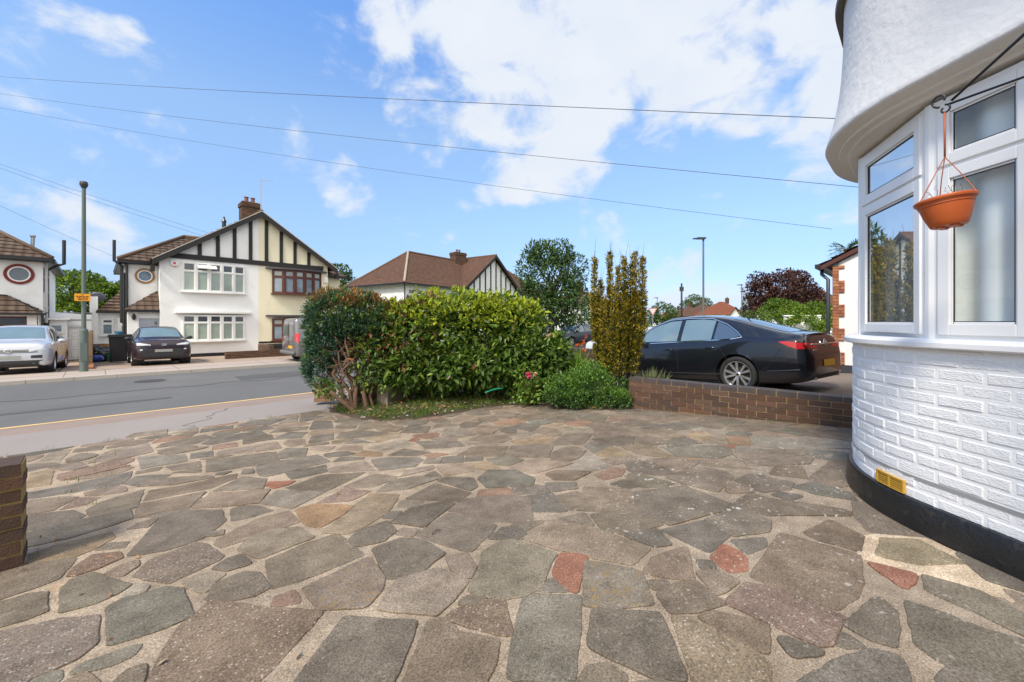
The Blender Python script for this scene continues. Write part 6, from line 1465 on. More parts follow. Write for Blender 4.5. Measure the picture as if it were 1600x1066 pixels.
# ------------------------------------------------------------------ cars on the drives opposite (noses towards the road)
def nose_to_road(t, s_front, L, z, yaw=0, slope=-.028): return Matrix.Translation((t, s_front, z)) @ Matrix.Rotation(R(-90 + yaw), 4, 'Z') @ Matrix.Rotation(slope, 4, 'Y') @ Matrix.Translation((-L, 0, 0))
SWF = [(2.0, 1.02), (2.0, 1.46), (2.3, 1.44), (2.6, 1.33), (2.95, 1.10), (3.0, 1.0)]; SWR = [(1.05, 1.05), (1.05, 1.45), (1.4, 1.475), (1.93, 1.47), (1.93, 1.02)]; SWQ = [(.50, 1.10), (.60, 1.30), (.8, 1.40), (1.0, 1.44), (1.0, 1.06)]
def suv_front(o, S, paint, kind):
    for sg in (1, -1):
        seam(o, S, [(1.96, .34), (1.97, .98), (1.97, 1.48)], sg); seam(o, S, [(1.0, .80), (1.02, 1.0), (1.02, 1.46)], sg); seam(o, S, [(3.0, .36), (3.0, .95)], sg); handle(o, S, 2.15, .90, sg, paint); handle(o, S, 1.2, .92, sg, paint); seam(o, S, [(1.15, .30), (2.85, .30)], sg, .05, 'sill_cladding', DARKPL, -.02); mirror_(o, S, 2.85, 1.0, sg, paint if kind == 'silver' else DARKPL)
    ep = lambda *a, **k: endpatch(o, S, *a, front=True, **k)
    ws = MB()
    if kind == 'silver':
        g = ep('grille', [(-.60, .70), (-.60, .80), (.60, .80), (.60, .70)], DARKPL)
        m = MB()
        for z in (.725, .765): m.tube([(S.end_x(y, z, True) + .01, y, z) for y in np.linspace(-.62, .62, 13)], .005, 5)
        m.build('grille_bar', CHROME, g, local=True)
        for sg in (1, -1): ep('headlight', sorted([(sg * .40, .70), (sg * .40, .79), (sg * .72, .84), (sg * .72, .74)], key=lambda p: (p[0], p[1])) if False else [(sg * .42, .73), (sg * .42, .815), (sg * .75, .875), (sg * .75, .78)], LAMPW, off=.010); ep('fog_lamp', [(sg * .46, .53), (sg * .46, .61), (sg * .70, .62), (sg * .70, .52)], DARKPL, off=.010)
        ep('lower_grille', [(-.62, .34), (-.72, .46), (.72, .46), (.62, .34)], DARKPL, off=.008)
        ep('number_plate', [(-.26, .50), (.26, .50), (.26, .61), (-.26, .61)], PLATE_G, off=.016)
        RMx = Matrix.Translation((S.end_x(0, .75, True) + .014, 0, .75)) @ Matrix.Rotation(R(90), 4, 'Y'); m = MB(); m.lathe([(.085, 0), (.085, .01), (.072, .012), (.072, 0)], RMx, 24)
        for P in ([(-.022, -.05), (-.048, -.0), ], ): pass
        def st(p, q): m.bar(RMx @ Vector((-p[1], p[0], .006)), RMx @ Vector((-q[1], q[0], .006)), .010, .006)
        st((-.032, .05), (0, .006)); st((.032, .05), (0, .006)); st((-.056, .02), (-.028, -.05)); st((-.028, -.05), (0, -.002)); st((0, -.002), (.028, -.05)); st((.028, -.05), (.056, .02))
        m.build('badge', CHROME, o, local=True)
    else:
        g = ep('grille', [(-.70, .52), (-.54, .38), (.54, .38), (.70, .52), (.52, .65), (-.52, .65)], DARKPL)
        ep('upper_grille', [(-.40, .755), (-.40, .78), (.40, .78), (.40, .755)], DARKPL)
        for sg in (1, -1): ep('headlight', [(sg * .38, .77), (sg * .38, .815), (sg * .77, .90), (sg * .77, .79)], LAMPW, off=.010); ep('fog_lamp', [(sg * .60, .60), (sg * .60, .64), (sg * .68, .65), (sg * .68, .59)], LAMPW, off=.010)
        ep('lower_grille', [(-.55, .32), (-.60, .36), (.60, .36), (.55, .32)], DARKPL, off=.01)
        ep('number_plate', [(-.26, .525), (.26, .525), (.26, .625), (-.26, .625)], PLATE_G, off=.016)
        RMx = Matrix.Translation((S.end_x(0, .80, True) + .012, 0, .805)) @ Matrix.Rotation(R(90), 4, 'Y'); m = MB()
        for rx, ry, dy in ((.055, .085, 0), (.026, .052, .012), (.042, .028, 0)): m.tube([RMx @ Vector((-(rx * .72 * math.sin(a)) - dy, ry * math.cos(a), .006)) for a in np.linspace(0, 6.2832, 25)], .006, 5)
        m.build('badge', CHROME, o, local=True)
sv_car, S = make_car('silver_suv', 'silver white compact SUV nosing out of the left drive beside the lamp post', nose_to_road(-1.90, 19.75, 4.205, -.41, -3.5), TALL, P_SILVER, .82, 3.38, .34,
    side=[('door_window', SWF, CARGLASS, .006), ('door_window', SWR, CARGLASS, .006), ('quarter_window', SWQ, CARGLASS, .006)], windscreen=([(2.42, -.53), (2.42, .53), (3.1, .64), (3.1, -.64)], CARGLASS_L))
suv_front(sv_car, S, P_SILVER, 'silver')
PSH = [(a, b, c, d, e, f, g_ * .98, h, i) for a, b, c, d, e, f, g_, h, i in SUV]
pc, S = make_car('purple_suv', 'dark purple black compact SUV facing the road in front of the blue porch door', nose_to_road(1.82, 20.55, 4.205, -.42, 0), PSH, P_PURPLE, .82, 3.38, .34,
    side=[('door_window', SWF, CARGLASS, .006), ('door_window', SWR, CARGLASS, .006), ('quarter_window', SWQ, CARGLASS, .006)], windscreen=([(2.42, -.53), (2.42, .53), (3.1, .64), (3.1, -.64)], CARGLASS_L))
suv_front(pc, S, P_PURPLE, 'purple')
# grey van at the far kerb, tail towards the camera
vp = on_s(463, 560, 17.75)
van, S = make_car('grey_van', 'grey panel van parked at the far kerb, its tail showing left of the clipped conifer', Matrix.Translation((vp.x, 17.75 + .925, -.44)), VAN, P_GREY, .72, 3.5, .32, cat='van',
    side=[('door_window', [(2.55, 1.06), (2.55, 1.62), (2.9, 1.60), (3.35, 1.25), (3.45, 1.06)], CARGLASS, .006), ('tail_light', [(.045, .86), (.03, 1.22), (.14, 1.22), (.14, .86)], LAMPR, .006)],
    windscreen=([(3.0, -.6), (3.0, .6), (3.65, .68), (3.65, -.68)], CARGLASS))
for sg in (1, -1):
    seam(van, S, [(2.4, .34), (2.4, 1.72)], sg); seam(van, S, [(1.1, .5), (1.1, 1.72)], sg); handle(van, S, 2.55, .95, sg, DARKPL); mirror_(van, S, 3.3, 1.05, sg, DARKPL); seam(van, S, [(1.1, .62), (2.4, .62)], sg, .03, 'rub_strip', DARKPL, -.01)
    endpatch(van, S, 'rear_window', [(sg * .06, 1.10), (sg * .06, 1.55), (sg * .60, 1.50), (sg * .68, 1.10)], CARGLASS, off=.008)
    endpatch(van, S, 'tail_light', [(sg * .76, .86), (sg * .74, 1.22), (sg * .835, 1.18), (sg * .85, .86)], LAMPR, off=.008)
endpatch(van, S, 'number_plate', [(-.50, .60), (.02, .60), (.02, .71), (-.50, .71)], PLATE_Y, off=.012)
m = MB(); m.tube([(S.end_x(y, .42) - .05, y, .42) for y in np.linspace(-.80, .80, 13)], .085, 8); m.build('bumper', mk('grey_bumper', (.12, .12, .125), .6), van, smooth=True, local=True)
m = MB(); m.tube([(S.end_x(0, z) - .004, 0, z) for z in np.linspace(.5, 1.66, 9)], .006, 5); m.build('panel_gap', DARKPL, van, local=True)
# cars further off
p = at(908, HZ, 30); q = make_car('navy_suv', 'dark blue SUV parked across the road beyond the orange poppies', Matrix.Translation((p.x + 2.2, p.y + .3, -.47)) @ Matrix.Rotation(R(180 - 8), 4, 'Z') @ Matrix.Translation((0, 0, 0)), SUV, P_NAVY, .82, 3.38, .34,
    side=[('door_window', SWF, CARGLASS_L, .006), ('door_window', SWR, CARGLASS, .006), ('quarter_window', SWQ, CARGLASS, .006)], windscreen=([(2.42, -.53), (2.42, .53), (3.1, .64), (3.1, -.64)], CARGLASS_L))
o, S = q
for sg in (1, -1): mirror_(o, S, 2.85, 1.0, sg, P_NAVY); seam(o, S, [(1.96, .34), (1.97, 1.48)], sg); endpatch(o, S, 'headlight', [(sg * .40, .69), (sg * .40, .78), (sg * .74, .84), (sg * .74, .74)], LAMPW, True, .01)
p = at(985, HZ, 17.5); q = make_car('white_hatchback', 'white hatchback glimpsed through the stems of the golden yew', Matrix.Translation((p.x + 1.7, p.y - 1.0, -.46)) @ Matrix.Rotation(R(180 - 20), 4, 'Z'), HATCH, P_WHITE, .78, 3.21, .31,
    side=[('door_window', [(a * .95, b * .95) for a, b in SWF], CARGLASS_L, .006), ('door_window', [(a * .95, b * .95) for a, b in SWR], CARGLASS_L, .006)], windscreen=([(2.3, -.5), (2.3, .5), (2.95, .6), (2.95, -.6)], CARGLASS_L))
for sg in (1, -1): mirror_(q[0], q[1], 2.7, .95, sg, P_WHITE)
p = at(1040, HZ, 24); q = make_car('black_hatchback', 'black roofed hatchback, only its roof showing left of the black saloon', Matrix.Translation((p.x + 1.5, p.y - .9, -.42)) @ Matrix.Rotation(R(180 - 20), 4, 'Z'), HATCH, P_BLACK, .78, 3.21, .31,
    side=[('door_window', [(a * .95, b * .95) for a, b in SWF], CARGLASS, .006)], windscreen=([(2.3, -.5), (2.3, .5), (2.95, .6), (2.95, -.6)], CARGLASS))
for sg in (1, -1): mirror_(q[0], q[1], 2.7, .95, sg, P_BLACK)
# ================================================================== STREET FURNITURE
GREENP = mk('grey_green_lamp_paint', (.10, .13, .12), .55, var=.12, vscale=3)
def lamp(name, label, base, H_, r0, head, group=None, sign=False, arm=None):
    b = Vector(base); o = thing(name, label, 'lamp post', b, group=group)
    m = MB(); hb_ = 1.35; m.tube([b, b + Vector((0, 0, hb_))], r0 * 1.75, 16); m.lathe([(r0 * 1.75, hb_), (r0 * 1.6, hb_ + .03), (r0, hb_ + .05)], Matrix.Translation(b), 16); m.tube([b + Vector((0, 0, hb_ + .04)), b + Vector((0, 0, H_))], [r0, r0 * .80], 14); m.build('post', GREENP, o, smooth=True, angle=40)
    m = MB(); m.box(b.x - .08, b.x + .08, b.y - r0 * 1.75 - .006, b.y - r0 * 1.5, b.z + .35, b.z + .95); m.build('access_door', GREENP, o)
    m = MB(); top = b + Vector((0, 0, H_))
    if head == 'led':
        a = Vector(arm or (-.7096 * 0 - .70, .71, 0)).normalized(); s_ = a.cross(Vector((0, 0, 1))); m.tube([top + Vector((0, 0, -.1)), top + Vector((0, 0, .06))], .05, 10); m.obox(top + a * .12 + Vector((0, 0, .05)), a * .22, s_ * .12, Vector((0, 0, .045))); m.obox(top + a * .40 + Vector((0, 0, .035)), a * .14, s_ * .11, Vector((0, 0, .022)))
    else: m.lathe([(.06, -.05), (.075, .0), (.10, .03), (.105, .12), (.085, .17), (0, .18)], Matrix.Translation(top), 12)
    m.build('lamp_head', mk('dark_lamp_head', (.04, .04, .045), .5), o, smooth=True, angle=40); return o
lb = on_s(131, 577, 19.55); lb.z = -.38; ztop = at(131, 292, depth_of(lb.x, lb.y)).z
lp = lamp('lamp_post', 'tall grey green lamp post with small yellow notice on the far pavement at left', lb, ztop - lb.z, .062, 'cap')
zn = at(131, 465, depth_of(lb.x, lb.y)).z; fw_ = Vector((-lb.x, -lb.y, 0)).normalized(); sd2 = Vector((-fw_.y, fw_.x, 0)); sd2 = sd2 if sd2.dot(Vector((SA, -CA, 0))) > 0 else -sd2
pc0 = Vector((lb.x, lb.y, zn)) + fw_ * .085 - sd2 * .03
m = MB(); m.obox(pc0, sd2 * .185, fw_ * .006, Vector((0, 0, .118))); sg_ = m.build('notice', mk('orange_yellow_notice', (.80, .36, .015), .5, var=.05), lp)
m = MB()
q = pc0 + fw_ * .009; m.add([q + sd2 * -.035 + Vector((0, 0, .095)), q + sd2 * .035 + Vector((0, 0, .095)), q + Vector((0, 0, .06))], [(0, 1, 2)])
for z, segs in ((.03, ((-.15, -.10), (-.085, .0), (.015, .06), (.075, .14))), (-.02, ((-.12, -.03), (-.01, .05), (.065, .12))), (-.07, ((-.10, .0), (.02, .05), (.07, .11)))):
    for a, b in segs: m.obox(q + sd2 * ((a + b) / 2) + Vector((0, 0, z)), sd2 * ((b - a) / 2), fw_ * .001, Vector((0, 0, .014)))
m.build('notice_lettering', mk('dark_red_lettering', (.16, .03, .01), .6), sg_)
def far_lamp(label, px, py, Y, arm=(-.7, .71, 0), group='lamp posts in the distance'): b = at(px, HZ, Y); b.z = -.45; return lamp('lamp_post', label, b, at(px, py, Y).z - b.z, .055, 'led', arm=arm, group=group)
LA = (-SA, CA, 0)
far_lamp('tall grey lamp post standing behind the black saloon, nearest of the right hand lamps', 1099, 374, 22.3, LA)
far_lamp('shorter grey lamp post in front of the copper beech', 1159, 446, 48, LA); far_lamp('distant lamp post behind the give way sign', 1027, 466, 62, LA)
b = at(1065, HZ, 66); b.z = -.6; tp = thing('telegraph_pole', 'dark wooden telegraph pole beyond the black saloon', 'telegraph pole', b); m = MB(); zt = at(1065, 443, 66).z; m.tube([b, Vector((b.x, b.y, zt))], [.17, .13], 10); m.build('pole', TIMBERB, tp, smooth=True)
m = MB(); m.obox((b.x, b.y, zt - .9), (.05, .05, 0), (-.22, .22, 0), (0, 0, .35)); m.build('junction_box', PIPEB, tp)
b = at(1020, HZ, 42); b.z = -.47; gw = thing('give_way_sign', 'triangular give way sign on a grey post by the round green bush', 'road sign', b); m = MB(); zc = at(1020, 487, 42).z; m.tube([b, Vector((b.x, b.y, zc + .3))], .038, 8); m.build('post', STEEL, gw)
fw_ = Vector((-b.x, -b.y, 0)).normalized(); s3 = Vector((SA, -CA, 0)); c = Vector((b.x, b.y, zc)) + fw_ * .06
m = MB(); m.prism([c + s3 * -.48 + Vector((0, 0, .36)), c + s3 * .48 + Vector((0, 0, .36)), c + Vector((0, 0, -.45))], fw_ * .01); pn = m.build('sign_plate', mk('sign_red', (.45, .16, .15), .6), gw)
c = c + fw_ * .016; m = MB(); m.prism([c + s3 * -.33 + Vector((0, 0, .27)), c + s3 * .33 + Vector((0, 0, .27)), c + Vector((0, 0, -.29))], fw_ * .004); m.build('sign_face', mk('sign_white', (.55, .53, .53), .6), pn)
# overhead cables
def cable(label, p, q, sag, r=.006, mm=None):
    m = MB(); P = [Vector(p).lerp(Vector(q), k / 40) - Vector((0, 0, sag * 4 * (k / 40) * (1 - k / 40))) for k in range(41)]; m.tube(P, r * .72, 5)
    o = m.build('overhead_cable', mm or mk('cable_grey', (.06, .055, .06), .7, var=0) if 'cable_grey' not in bpy.data.materials else bpy.data.materials['cable_grey'], origin=tuple(P[0])); tag(o, label, 'cable', 'overhead telephone cables'); return o
cable('uppermost overhead cable crossing the sky from the left to the bay', at(-80, 113, 22), at(1345, 187, 5.5), .12, .0075)
cable('second overhead cable from the top, ending low behind the bay soffit', at(-80, 134, 22), at(1420, 300, 7.5), .22, .0075)
cable('third overhead cable from the top, fading out left of the bay', at(-80, 153, 22), at(1300, 358, 12), .32, .008)
cable('fourth overhead cable, running to the timbered gable from the left edge', at(-90, 224, 20), on_s(335, 367, SF - .2), .10, .010)
cable('fifth overhead cable, just below another and running to the white gable', at(-90, 230, 20), on_s(345, 377, SF - .2), .12, .010)
cable('lowest overhead cable, dropping behind the left lamp post', at(-90, 280, 18), at(185, 404, 26), .05, .009)
# bin, rubbish, fence and walls on the drives opposite
c = on_s(188, 564, 24.8); c.z = -.52; wb_ = thing('wheelie_bin', 'black wheelie bin with a blue object on its lid by the porch', 'bin', c)
m = MB(); w0, w1, h = .29, .37, 1.12; vs = [(c.x + a * w, c.y + b * w, c.z + z) for z, w in ((.06, w0), (h, w1)) for a, b in ((-1, -1), (1, -1), (1, 1), (-1, 1))]; m.add(vs, [(0, 3, 2, 1), (4, 5, 6, 7), (0, 1, 5, 4), (1, 2, 6, 5), (2, 3, 7, 6), (3, 0, 4, 7)]); o = m.build('bin_body', PIPEB, wb_); bv = o.modifiers.new('b', 'BEVEL'); bv.width = .03; bv.segments = 2
m = MB(); m.box(c.x - .40, c.x + .40, c.y - .42, c.y + .40, c.z + h, c.z + h + .05); m.prism([(c.x - .38, c.y - .40, c.z + h + .05), (c.x + .38, c.y - .40, c.z + h + .05), (c.x + .38, c.y + .38, c.z + h + .05), (c.x - .38, c.y + .38, c.z + h + .05)], (0, .0, .05)); m.build('lid', PIPEB, wb_)
m = MB(); m.tube([(c.x - .42, c.y + .40, c.z + h + .02), (c.x + .42, c.y + .40, c.z + h + .02)], .025, 8); m.build('handle', PIPEB, wb_)
m = MB(); [m.lathe([(0, -.03), (.12, -.03), (.12, .03), (0, .03)], Matrix.Translation((c.x + sx * .30, c.y + .25, c.z + .12)) @ Matrix.Rotation(R(90), 4, 'Y'), 12) for sx in (-1, 1)]; m.build('wheel', RUBBER, wb_)
m = MB(); cc = Vector((c.x - .05, c.y - .1, c.z + h + .101)); m.lathe([(0, 0), (.11, 0), (.15, .14), (.14, .14), (.10, .02), (0, .02)], Matrix.Translation(cc), 14); o = m.build('plastic_tub', mk('blue_plastic', (.06, .22, .33), .4), origin=tuple(cc)); tag(o, 'small blue plastic tub on the lid of the black wheelie bin', 'tub')
def blob_bag(c, r, mt, label, name='rubbish_bag', group=None, cat='bag'):
    m = MB(); n = 12
    for i in range(n + 1):
        th = math.pi * i / n
        for j in range(18):
            ph = 2 * math.pi * j / 18; d = Vector((math.sin(th) * math.cos(ph), math.sin(th) * math.sin(ph), math.cos(th))); k = 1 + .22 * mnoise.noise(d * 2.3 + Vector(c)) + .10 * mnoise.noise(d * 6 + Vector(c)); m.v.append((c[0] + d.x * r[0] * k, c[1] + d.y * r[1] * k, max(c[2] - r[2] * .92, c[2] + d.z * r[2] * k)))
    for i in range(n):
        for j in range(18): m.f.append([i * 18 + j, i * 18 + (j + 1) % 18, (i + 1) * 18 + (j + 1) % 18, (i + 1) * 18 + j]); m.m.append(0)
    o = m.build(name, mt, origin=(c[0], c[1], c[2] - r[2] * .92), smooth=True); tag(o, label, cat, group); return o
BAGM = mk('black_bin_bag', (.012, .012, .014), .25, var=.2)
for px, py, s, r, lb_ in ((150, 557, 27.2, (.42, .36, .36), 'black rubbish bag at the left of the heap under the low window'), (162, 561, 26.6, (.40, .32, .28), 'black rubbish bag at the front of the heap left of the bin'), (170, 554, 27.3, (.32, .3, .32), 'black rubbish bag close against the wheelie bin')):
    c = on_s(px, py, s); c.z = -.55 + r[2] * .92; blob_bag(tuple(c), r, BAGM, lb_, group='rubbish bags left of the bin')
c = on_s(150, 561, 26.0); c.z = -.5; blob_bag((c.x, c.y, c.z + .12), (.26, .2, .16), mk('bright_blue_bag', (.015, .06, .30), .4), 'small bright blue carrier bag at the foot of the rubbish heap')
c = on_s(174, 560, 25.6); c.z = -.5; m = MB(); m.lathe([(0, 0), (.12, 0), (.17, .36), (.19, .38), (.16, .38), (.11, .02), (0, .02)], Matrix.Translation(c), 14); o = m.build('plastic_tub', mk('green_plastic', (.02, .22, .12), .4), origin=tuple(c)); tag(o, 'green plastic tub on the ground left of the wheelie bin', 'tub')
c = on_s(152, 549, 27.6); m = MB(); m.box(c.x - .55, c.x + .55, c.y - .03, c.y + .03, -.58, c.z + .35); o = m.build('timber_board', mk('weathered_board', (.22, .11, .05), .9, var=.3), origin=(c.x, c.y, -.58)); tag(o, 'brown timber board leaning behind the black rubbish bags', 'board')
f0, f1 = on_s(141, 545, 22.4), on_s(140.5, 545, 28.6)
fn = thing('timber_fence', 'weathered timber fence running back from the lamp post between the two drives', 'fence', (f0.x, (22.4 + 28.6) / 2, -.55)); m = MB(); ztf = at(138, 520, depth_of(f0.x, 22.4)).z
k = 0; s = 22.4
FENM = mk('weathered_fence_wood', (.24, .165, .09), .9, rand=.25, var=.3, vscale=6)
while s < 28.6: m.box(f0.x - .012, f0.x + .012, s, s + .115, -.55, ztf - .05 + .01 * random.random()); s += .125
m.build('fence_boards', FENM, fn)
for s in (22.33, 24.4, 26.5, 28.6):
    m = MB(); m.box(f0.x - .06, f0.x + .06, s - .05, s + .05, -.55, ztf); m.build('fence_post', FENM, fn)
brick_wall('brick_wall', (f0.x - .02, 20.6), (f0.x - .02, 22.3), ztf - 1.15, .22, 'low red brown brick wall end just behind the left lamp post', courses=6, bmat=ORANGEB, cap=False)
w0, w1 = on_s(352, 566, 22.6), on_s(440, 560, 22.9)
brick_wall('brick_wall', (w0.x, 22.6), (w1.x + 1, 22.75), zat(548, 395, 22.6), .215, 'low brown brick wall in front of the white half of the timbered pair', courses=8, capmat=STOCK)
w0 = on_s(405, 548, 25.2); brick_wall('brick_wall', (w0.x, 25.0), (w0.x, 23.0), zat(538, 410, 24.5), .215, 'short brown brick wall between the two front drives, behind another low wall', courses=8, capmat=STOCK)
c = on_s(432, 539, 25.2); m = MB(); m.obox(c, (.50, 0, 0), (0, .2, 0), (0, 0, .06)); m.box(c.x - .46, c.x + .46, c.y - .17, c.y + .17, -.55, c.z - .06); o = m.build('planter_box', DARKPL, origin=(c.x, c.y, -.55)); tag(o, 'black planter box below the brown framed window', 'planter')

# ================================================================== PLANTS
TEMPL = {'laurel': ([(0, 0, 0), (-.19, .40, .05), (.19, .40, .05), (0, 1, -.10), (0, .45, -.02), (-.13, .75, .02), (.13, .75, .02), (0, .78, -.05)], [(0, 4, 1, 1), (0, 2, 4, 4), (4, 7, 5, 1), (4, 2, 6, 7), (7, 3, 5, 5), (7, 6, 3, 3)]),
         'leaf': ([(0, 0, 0), (-.28, .45, .06), (.28, .45, .06), (0, 1, 0), (0, .45, -.03)], [(0, 4, 3, 1), (0, 2, 3, 4)]),
         'needle': ([(-.05, 0, 0), (.05, 0, 0), (.03, 1, .0), (-.03, 1, .0)], [(0, 1, 2, 3)]),
         'spray': ([(0, 0, 0), (-.16, .35, .03), (.16, .35, .03), (-.10, .8, -.02), (.10, .8, -.02), (0, 1, 0)], [(0, 2, 1, 1), (1, 2, 4, 3), (3, 4, 5, 5)]),
         'blade': ([(-.03, 0, 0), (.03, 0, 0), (.02, .6, .10), (-.02, .6, .10), (0, 1, .3)], [(0, 1, 2, 3), (3, 2, 4, 4)])}
def foliage(name, pts, dirs, size, mats, mi, kind='leaf', jit=.6, svar=.3, parent=None, origin=None, roll=1.0, flat=0.0):
    """one leaf per point, pointing roughly along dirs"""
    pts = np.asarray(pts, float); n = len(pts); d = np.asarray(dirs, float) + rng.normal(0, jit, (n, 3)); d /= np.linalg.norm(d, axis=1, keepdims=True) + 1e-9
    up = np.tile([0, 0, 1.0], (n, 1)) + rng.normal(0, .35 * roll, (n, 3)) + np.asarray(dirs) * (.6 - flat); x = np.cross(d, up); x /= np.linalg.norm(x, axis=1, keepdims=True) + 1e-9; z = np.cross(x, d)
    T_, Fq = TEMPL[kind]; T_ = np.array(T_); s = np.asarray(size) * (1 + svar * rng.normal(0, .6, n)).clip(.45, 1.8)
    V = pts[:, None, :] + s[:, None, None] * (T_[None, :, 0, None] * x[:, None, :] + T_[None, :, 1, None] * d[:, None, :] + T_[None, :, 2, None] * z[:, None, :])
    k = len(T_); quads = []; tris = []
    Fq = np.array(Fq); fq = (np.arange(n)[:, None, None] * k + Fq[None]).reshape(-1, 4); mif = np.repeat(np.asarray(mi, int), len(Fq)) if np.ndim(mi) else np.full(len(fq), mi)
    tri = fq[:, 2] == fq[:, 3]
    me = bpy.data.meshes.new(name); V = V.reshape(-1, 3)
    if parent is not None: Mi = np.array(MW[parent.name].inverted()); V = V @ Mi[:3, :3].T + Mi[:3, 3]
    elif origin is not None: V = V - np.asarray(origin)
    me.vertices.add(len(V)); me.vertices.foreach_set('co', V.astype(np.float32).ravel())
    cnt = np.where(tri, 3, 4); loops = np.concatenate([f[:c] for f, c in zip(fq, cnt)]) if tri.any() else fq.ravel()
    st = np.concatenate([[0], np.cumsum(cnt)[:-1]]).astype(np.int32)
    me.loops.add(len(loops)); me.loops.foreach_set('vertex_index', loops.astype(np.int32)); me.polygons.add(len(fq)); me.polygons.foreach_set('loop_start', st)
    for mt in (mats if isinstance(mats, (list, tuple)) else [mats]): me.materials.append(mt)
    me.polygons.foreach_set('material_index', mif.astype(np.int32)); me.update(calc_edges=True); me.validate()
    o = bpy.data.objects.new(name, me); col.objects.link(o)
    if parent is not None: o.parent = parent; MW[o.name] = MW[parent.name]
    elif origin is not None: o.location = origin
    return o
def lumps(pts, sc, amp, seed=0): return np.array([mnoise.noise(Vector((p[0] * sc + seed, p[1] * sc, p[2] * sc))) for p in pts]) * amp
def shell(ells, n, depth=.35, lump=.12, sc=2.2, zmin=None):
    """points near the surface of a union of ellipsoids, with outward directions"""
    A = np.array([e[1][0] * e[1][1] + e[1][0] * e[1][2] + e[1][1] * e[1][2] for e in ells]); A = A / A.sum(); out_p, out_d = [], []; C = np.array([e[0] for e in ells]); Rr = np.array([e[1] for e in ells])
    while len(out_p) < n:
        N_ = 4000; i = rng.choice(len(ells), N_, p=A); d = rng.normal(size=(N_, 3)); d /= np.linalg.norm(d, axis=1, keepdims=True); k = 1 - depth * rng.random(N_) ** 1.7
        k = k + lumps(d * 1.0 + C[i] * 3, sc, lump); p = C[i] + d * Rr[i] * k[:, None]
        q = np.sqrt((((p[:, None, :] - C[None]) / Rr[None]) ** 2).sum(2)); q[np.arange(N_), i] = 9; ok = q.min(1) > 1 - depth * .9
        if zmin is not None: ok &= p[:, 2] > zmin
        nd = d / Rr[i]; nd /= np.linalg.norm(nd, axis=1, keepdims=True); out_p += list(p[ok]); out_d += list(nd[ok])
    return np.array(out_p[:n]), np.array(out_d[:n])
def inner(ells, n, k=.8):
    out = []; C = np.array([e[0] for e in ells]); Rr = np.array([e[1] for e in ells])
    i = rng.integers(0, len(ells), n); d = rng.normal(size=(n, 3)); d /= np.linalg.norm(d, axis=1, keepdims=True); return C[i] + d * Rr[i] * (k * rng.random(n) ** .5)[:, None], d
def limb(m, p, q, r0, r1, wob=.05, n=6):
    p, q = Vector(p), Vector(q); P = []; L = (q - p).length
    for k in range(n + 1):
        f = k / n; P.append(p.lerp(q, f) + Vector((random.uniform(-1, 1), random.uniform(-1, 1), random.uniform(-.5, .5))) * wob * L * (math.sin(math.pi * f)))
    m.tube(P, [r0 + (r1 - r0) * k / n for k in range(n + 1)], 7); return P
def E(px, py, Y, rx, rd, rz_): c = at(px, py, Y); return (tuple(c), (rx, rd, rz_))
# --- laurel hedge
LE = []
for px, py, Y, r, rz_ in ((585, 545, 7.55, .50, .62), (640, 520, 7.7, .58, .72), (640, 570, 7.5, .45, .45), (700, 515, 7.9, .62, .78), (700, 565, 7.6, .55, .5), (755, 515, 8.0, .62, .78), (765, 560, 7.7, .55, .5), (808, 520, 8.0, .56, .72), (820, 560, 7.8, .52, .5), (855, 555, 7.9, .44, .50), (866, 545, 8.1, .34, .40), (670, 490, 7.9, .5, .55), (780, 490, 8.1, .5, .55), (725, 485, 8.1, .5, .52), (600, 505, 7.9, .42, .45), (622, 492, 7.85, .38, .40), (590, 500, 7.75, .34, .4), (822, 498, 8.2, .42, .46)):
    c = at(px, py + 7, Y); LE.append((tuple(c), (r, r, rz_ * .94)))
for px, py in ((650, 598), (700, 596), (750, 592), (800, 590), (850, 585)): c = at(px, py, 8.1); LE.append((tuple(c), (.42, .42, .34)))
lz = plane_z(7.2)
hr = thing('laurel_hedge', 'big glossy laurel hedge with bright yellow green new leaves on top, in the corner bed', 'hedge', (at(730, HZ, 7.8).x, at(730, HZ, 7.8).y, lz))
p, d = shell(LE, 17000, .5, .16, 2.6, zmin=lz + .04)
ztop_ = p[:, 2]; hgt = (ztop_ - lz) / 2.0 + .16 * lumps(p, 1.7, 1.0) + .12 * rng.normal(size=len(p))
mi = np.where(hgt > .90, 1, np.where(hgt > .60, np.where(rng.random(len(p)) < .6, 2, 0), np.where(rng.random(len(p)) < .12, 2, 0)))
pxs = 800 + F * (SA * p[:, 0] - CA * p[:, 1]) / (CA * p[:, 0] + SA * p[:, 1])
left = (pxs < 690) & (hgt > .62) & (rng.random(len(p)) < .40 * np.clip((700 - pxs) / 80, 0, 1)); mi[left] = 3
dd = d * .55 + np.array([0, 0, .25]); dd[hgt < .75] += np.array([0, 0, -.45])
mi[(rng.random(len(p)) < .012)] = 4
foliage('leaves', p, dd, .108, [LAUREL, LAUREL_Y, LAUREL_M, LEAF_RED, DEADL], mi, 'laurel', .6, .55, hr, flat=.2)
top = p[(hgt > .85)][:700]; q = np.repeat(top, 4, 0) + rng.normal(0, .02, (len(top) * 4, 3)) + [0, 0, .03]
foliage('new_shoots', q, np.tile([0, 0, .7], (len(q), 1)) + rng.normal(0, .1, (len(q), 3)), .085, [LAUREL_Y, LAUREL_M], (rng.random(len(q)) < .3).astype(int), 'laurel', .55, .3, hr)
p, d = inner(LE, 7000, .88); ok = p[:, 2] > lz + .03; foliage('inner_leaves', p[ok], d[ok], .15, [LAUREL], 0, 'leaf', 1.0, .3, hr)
m = MB()
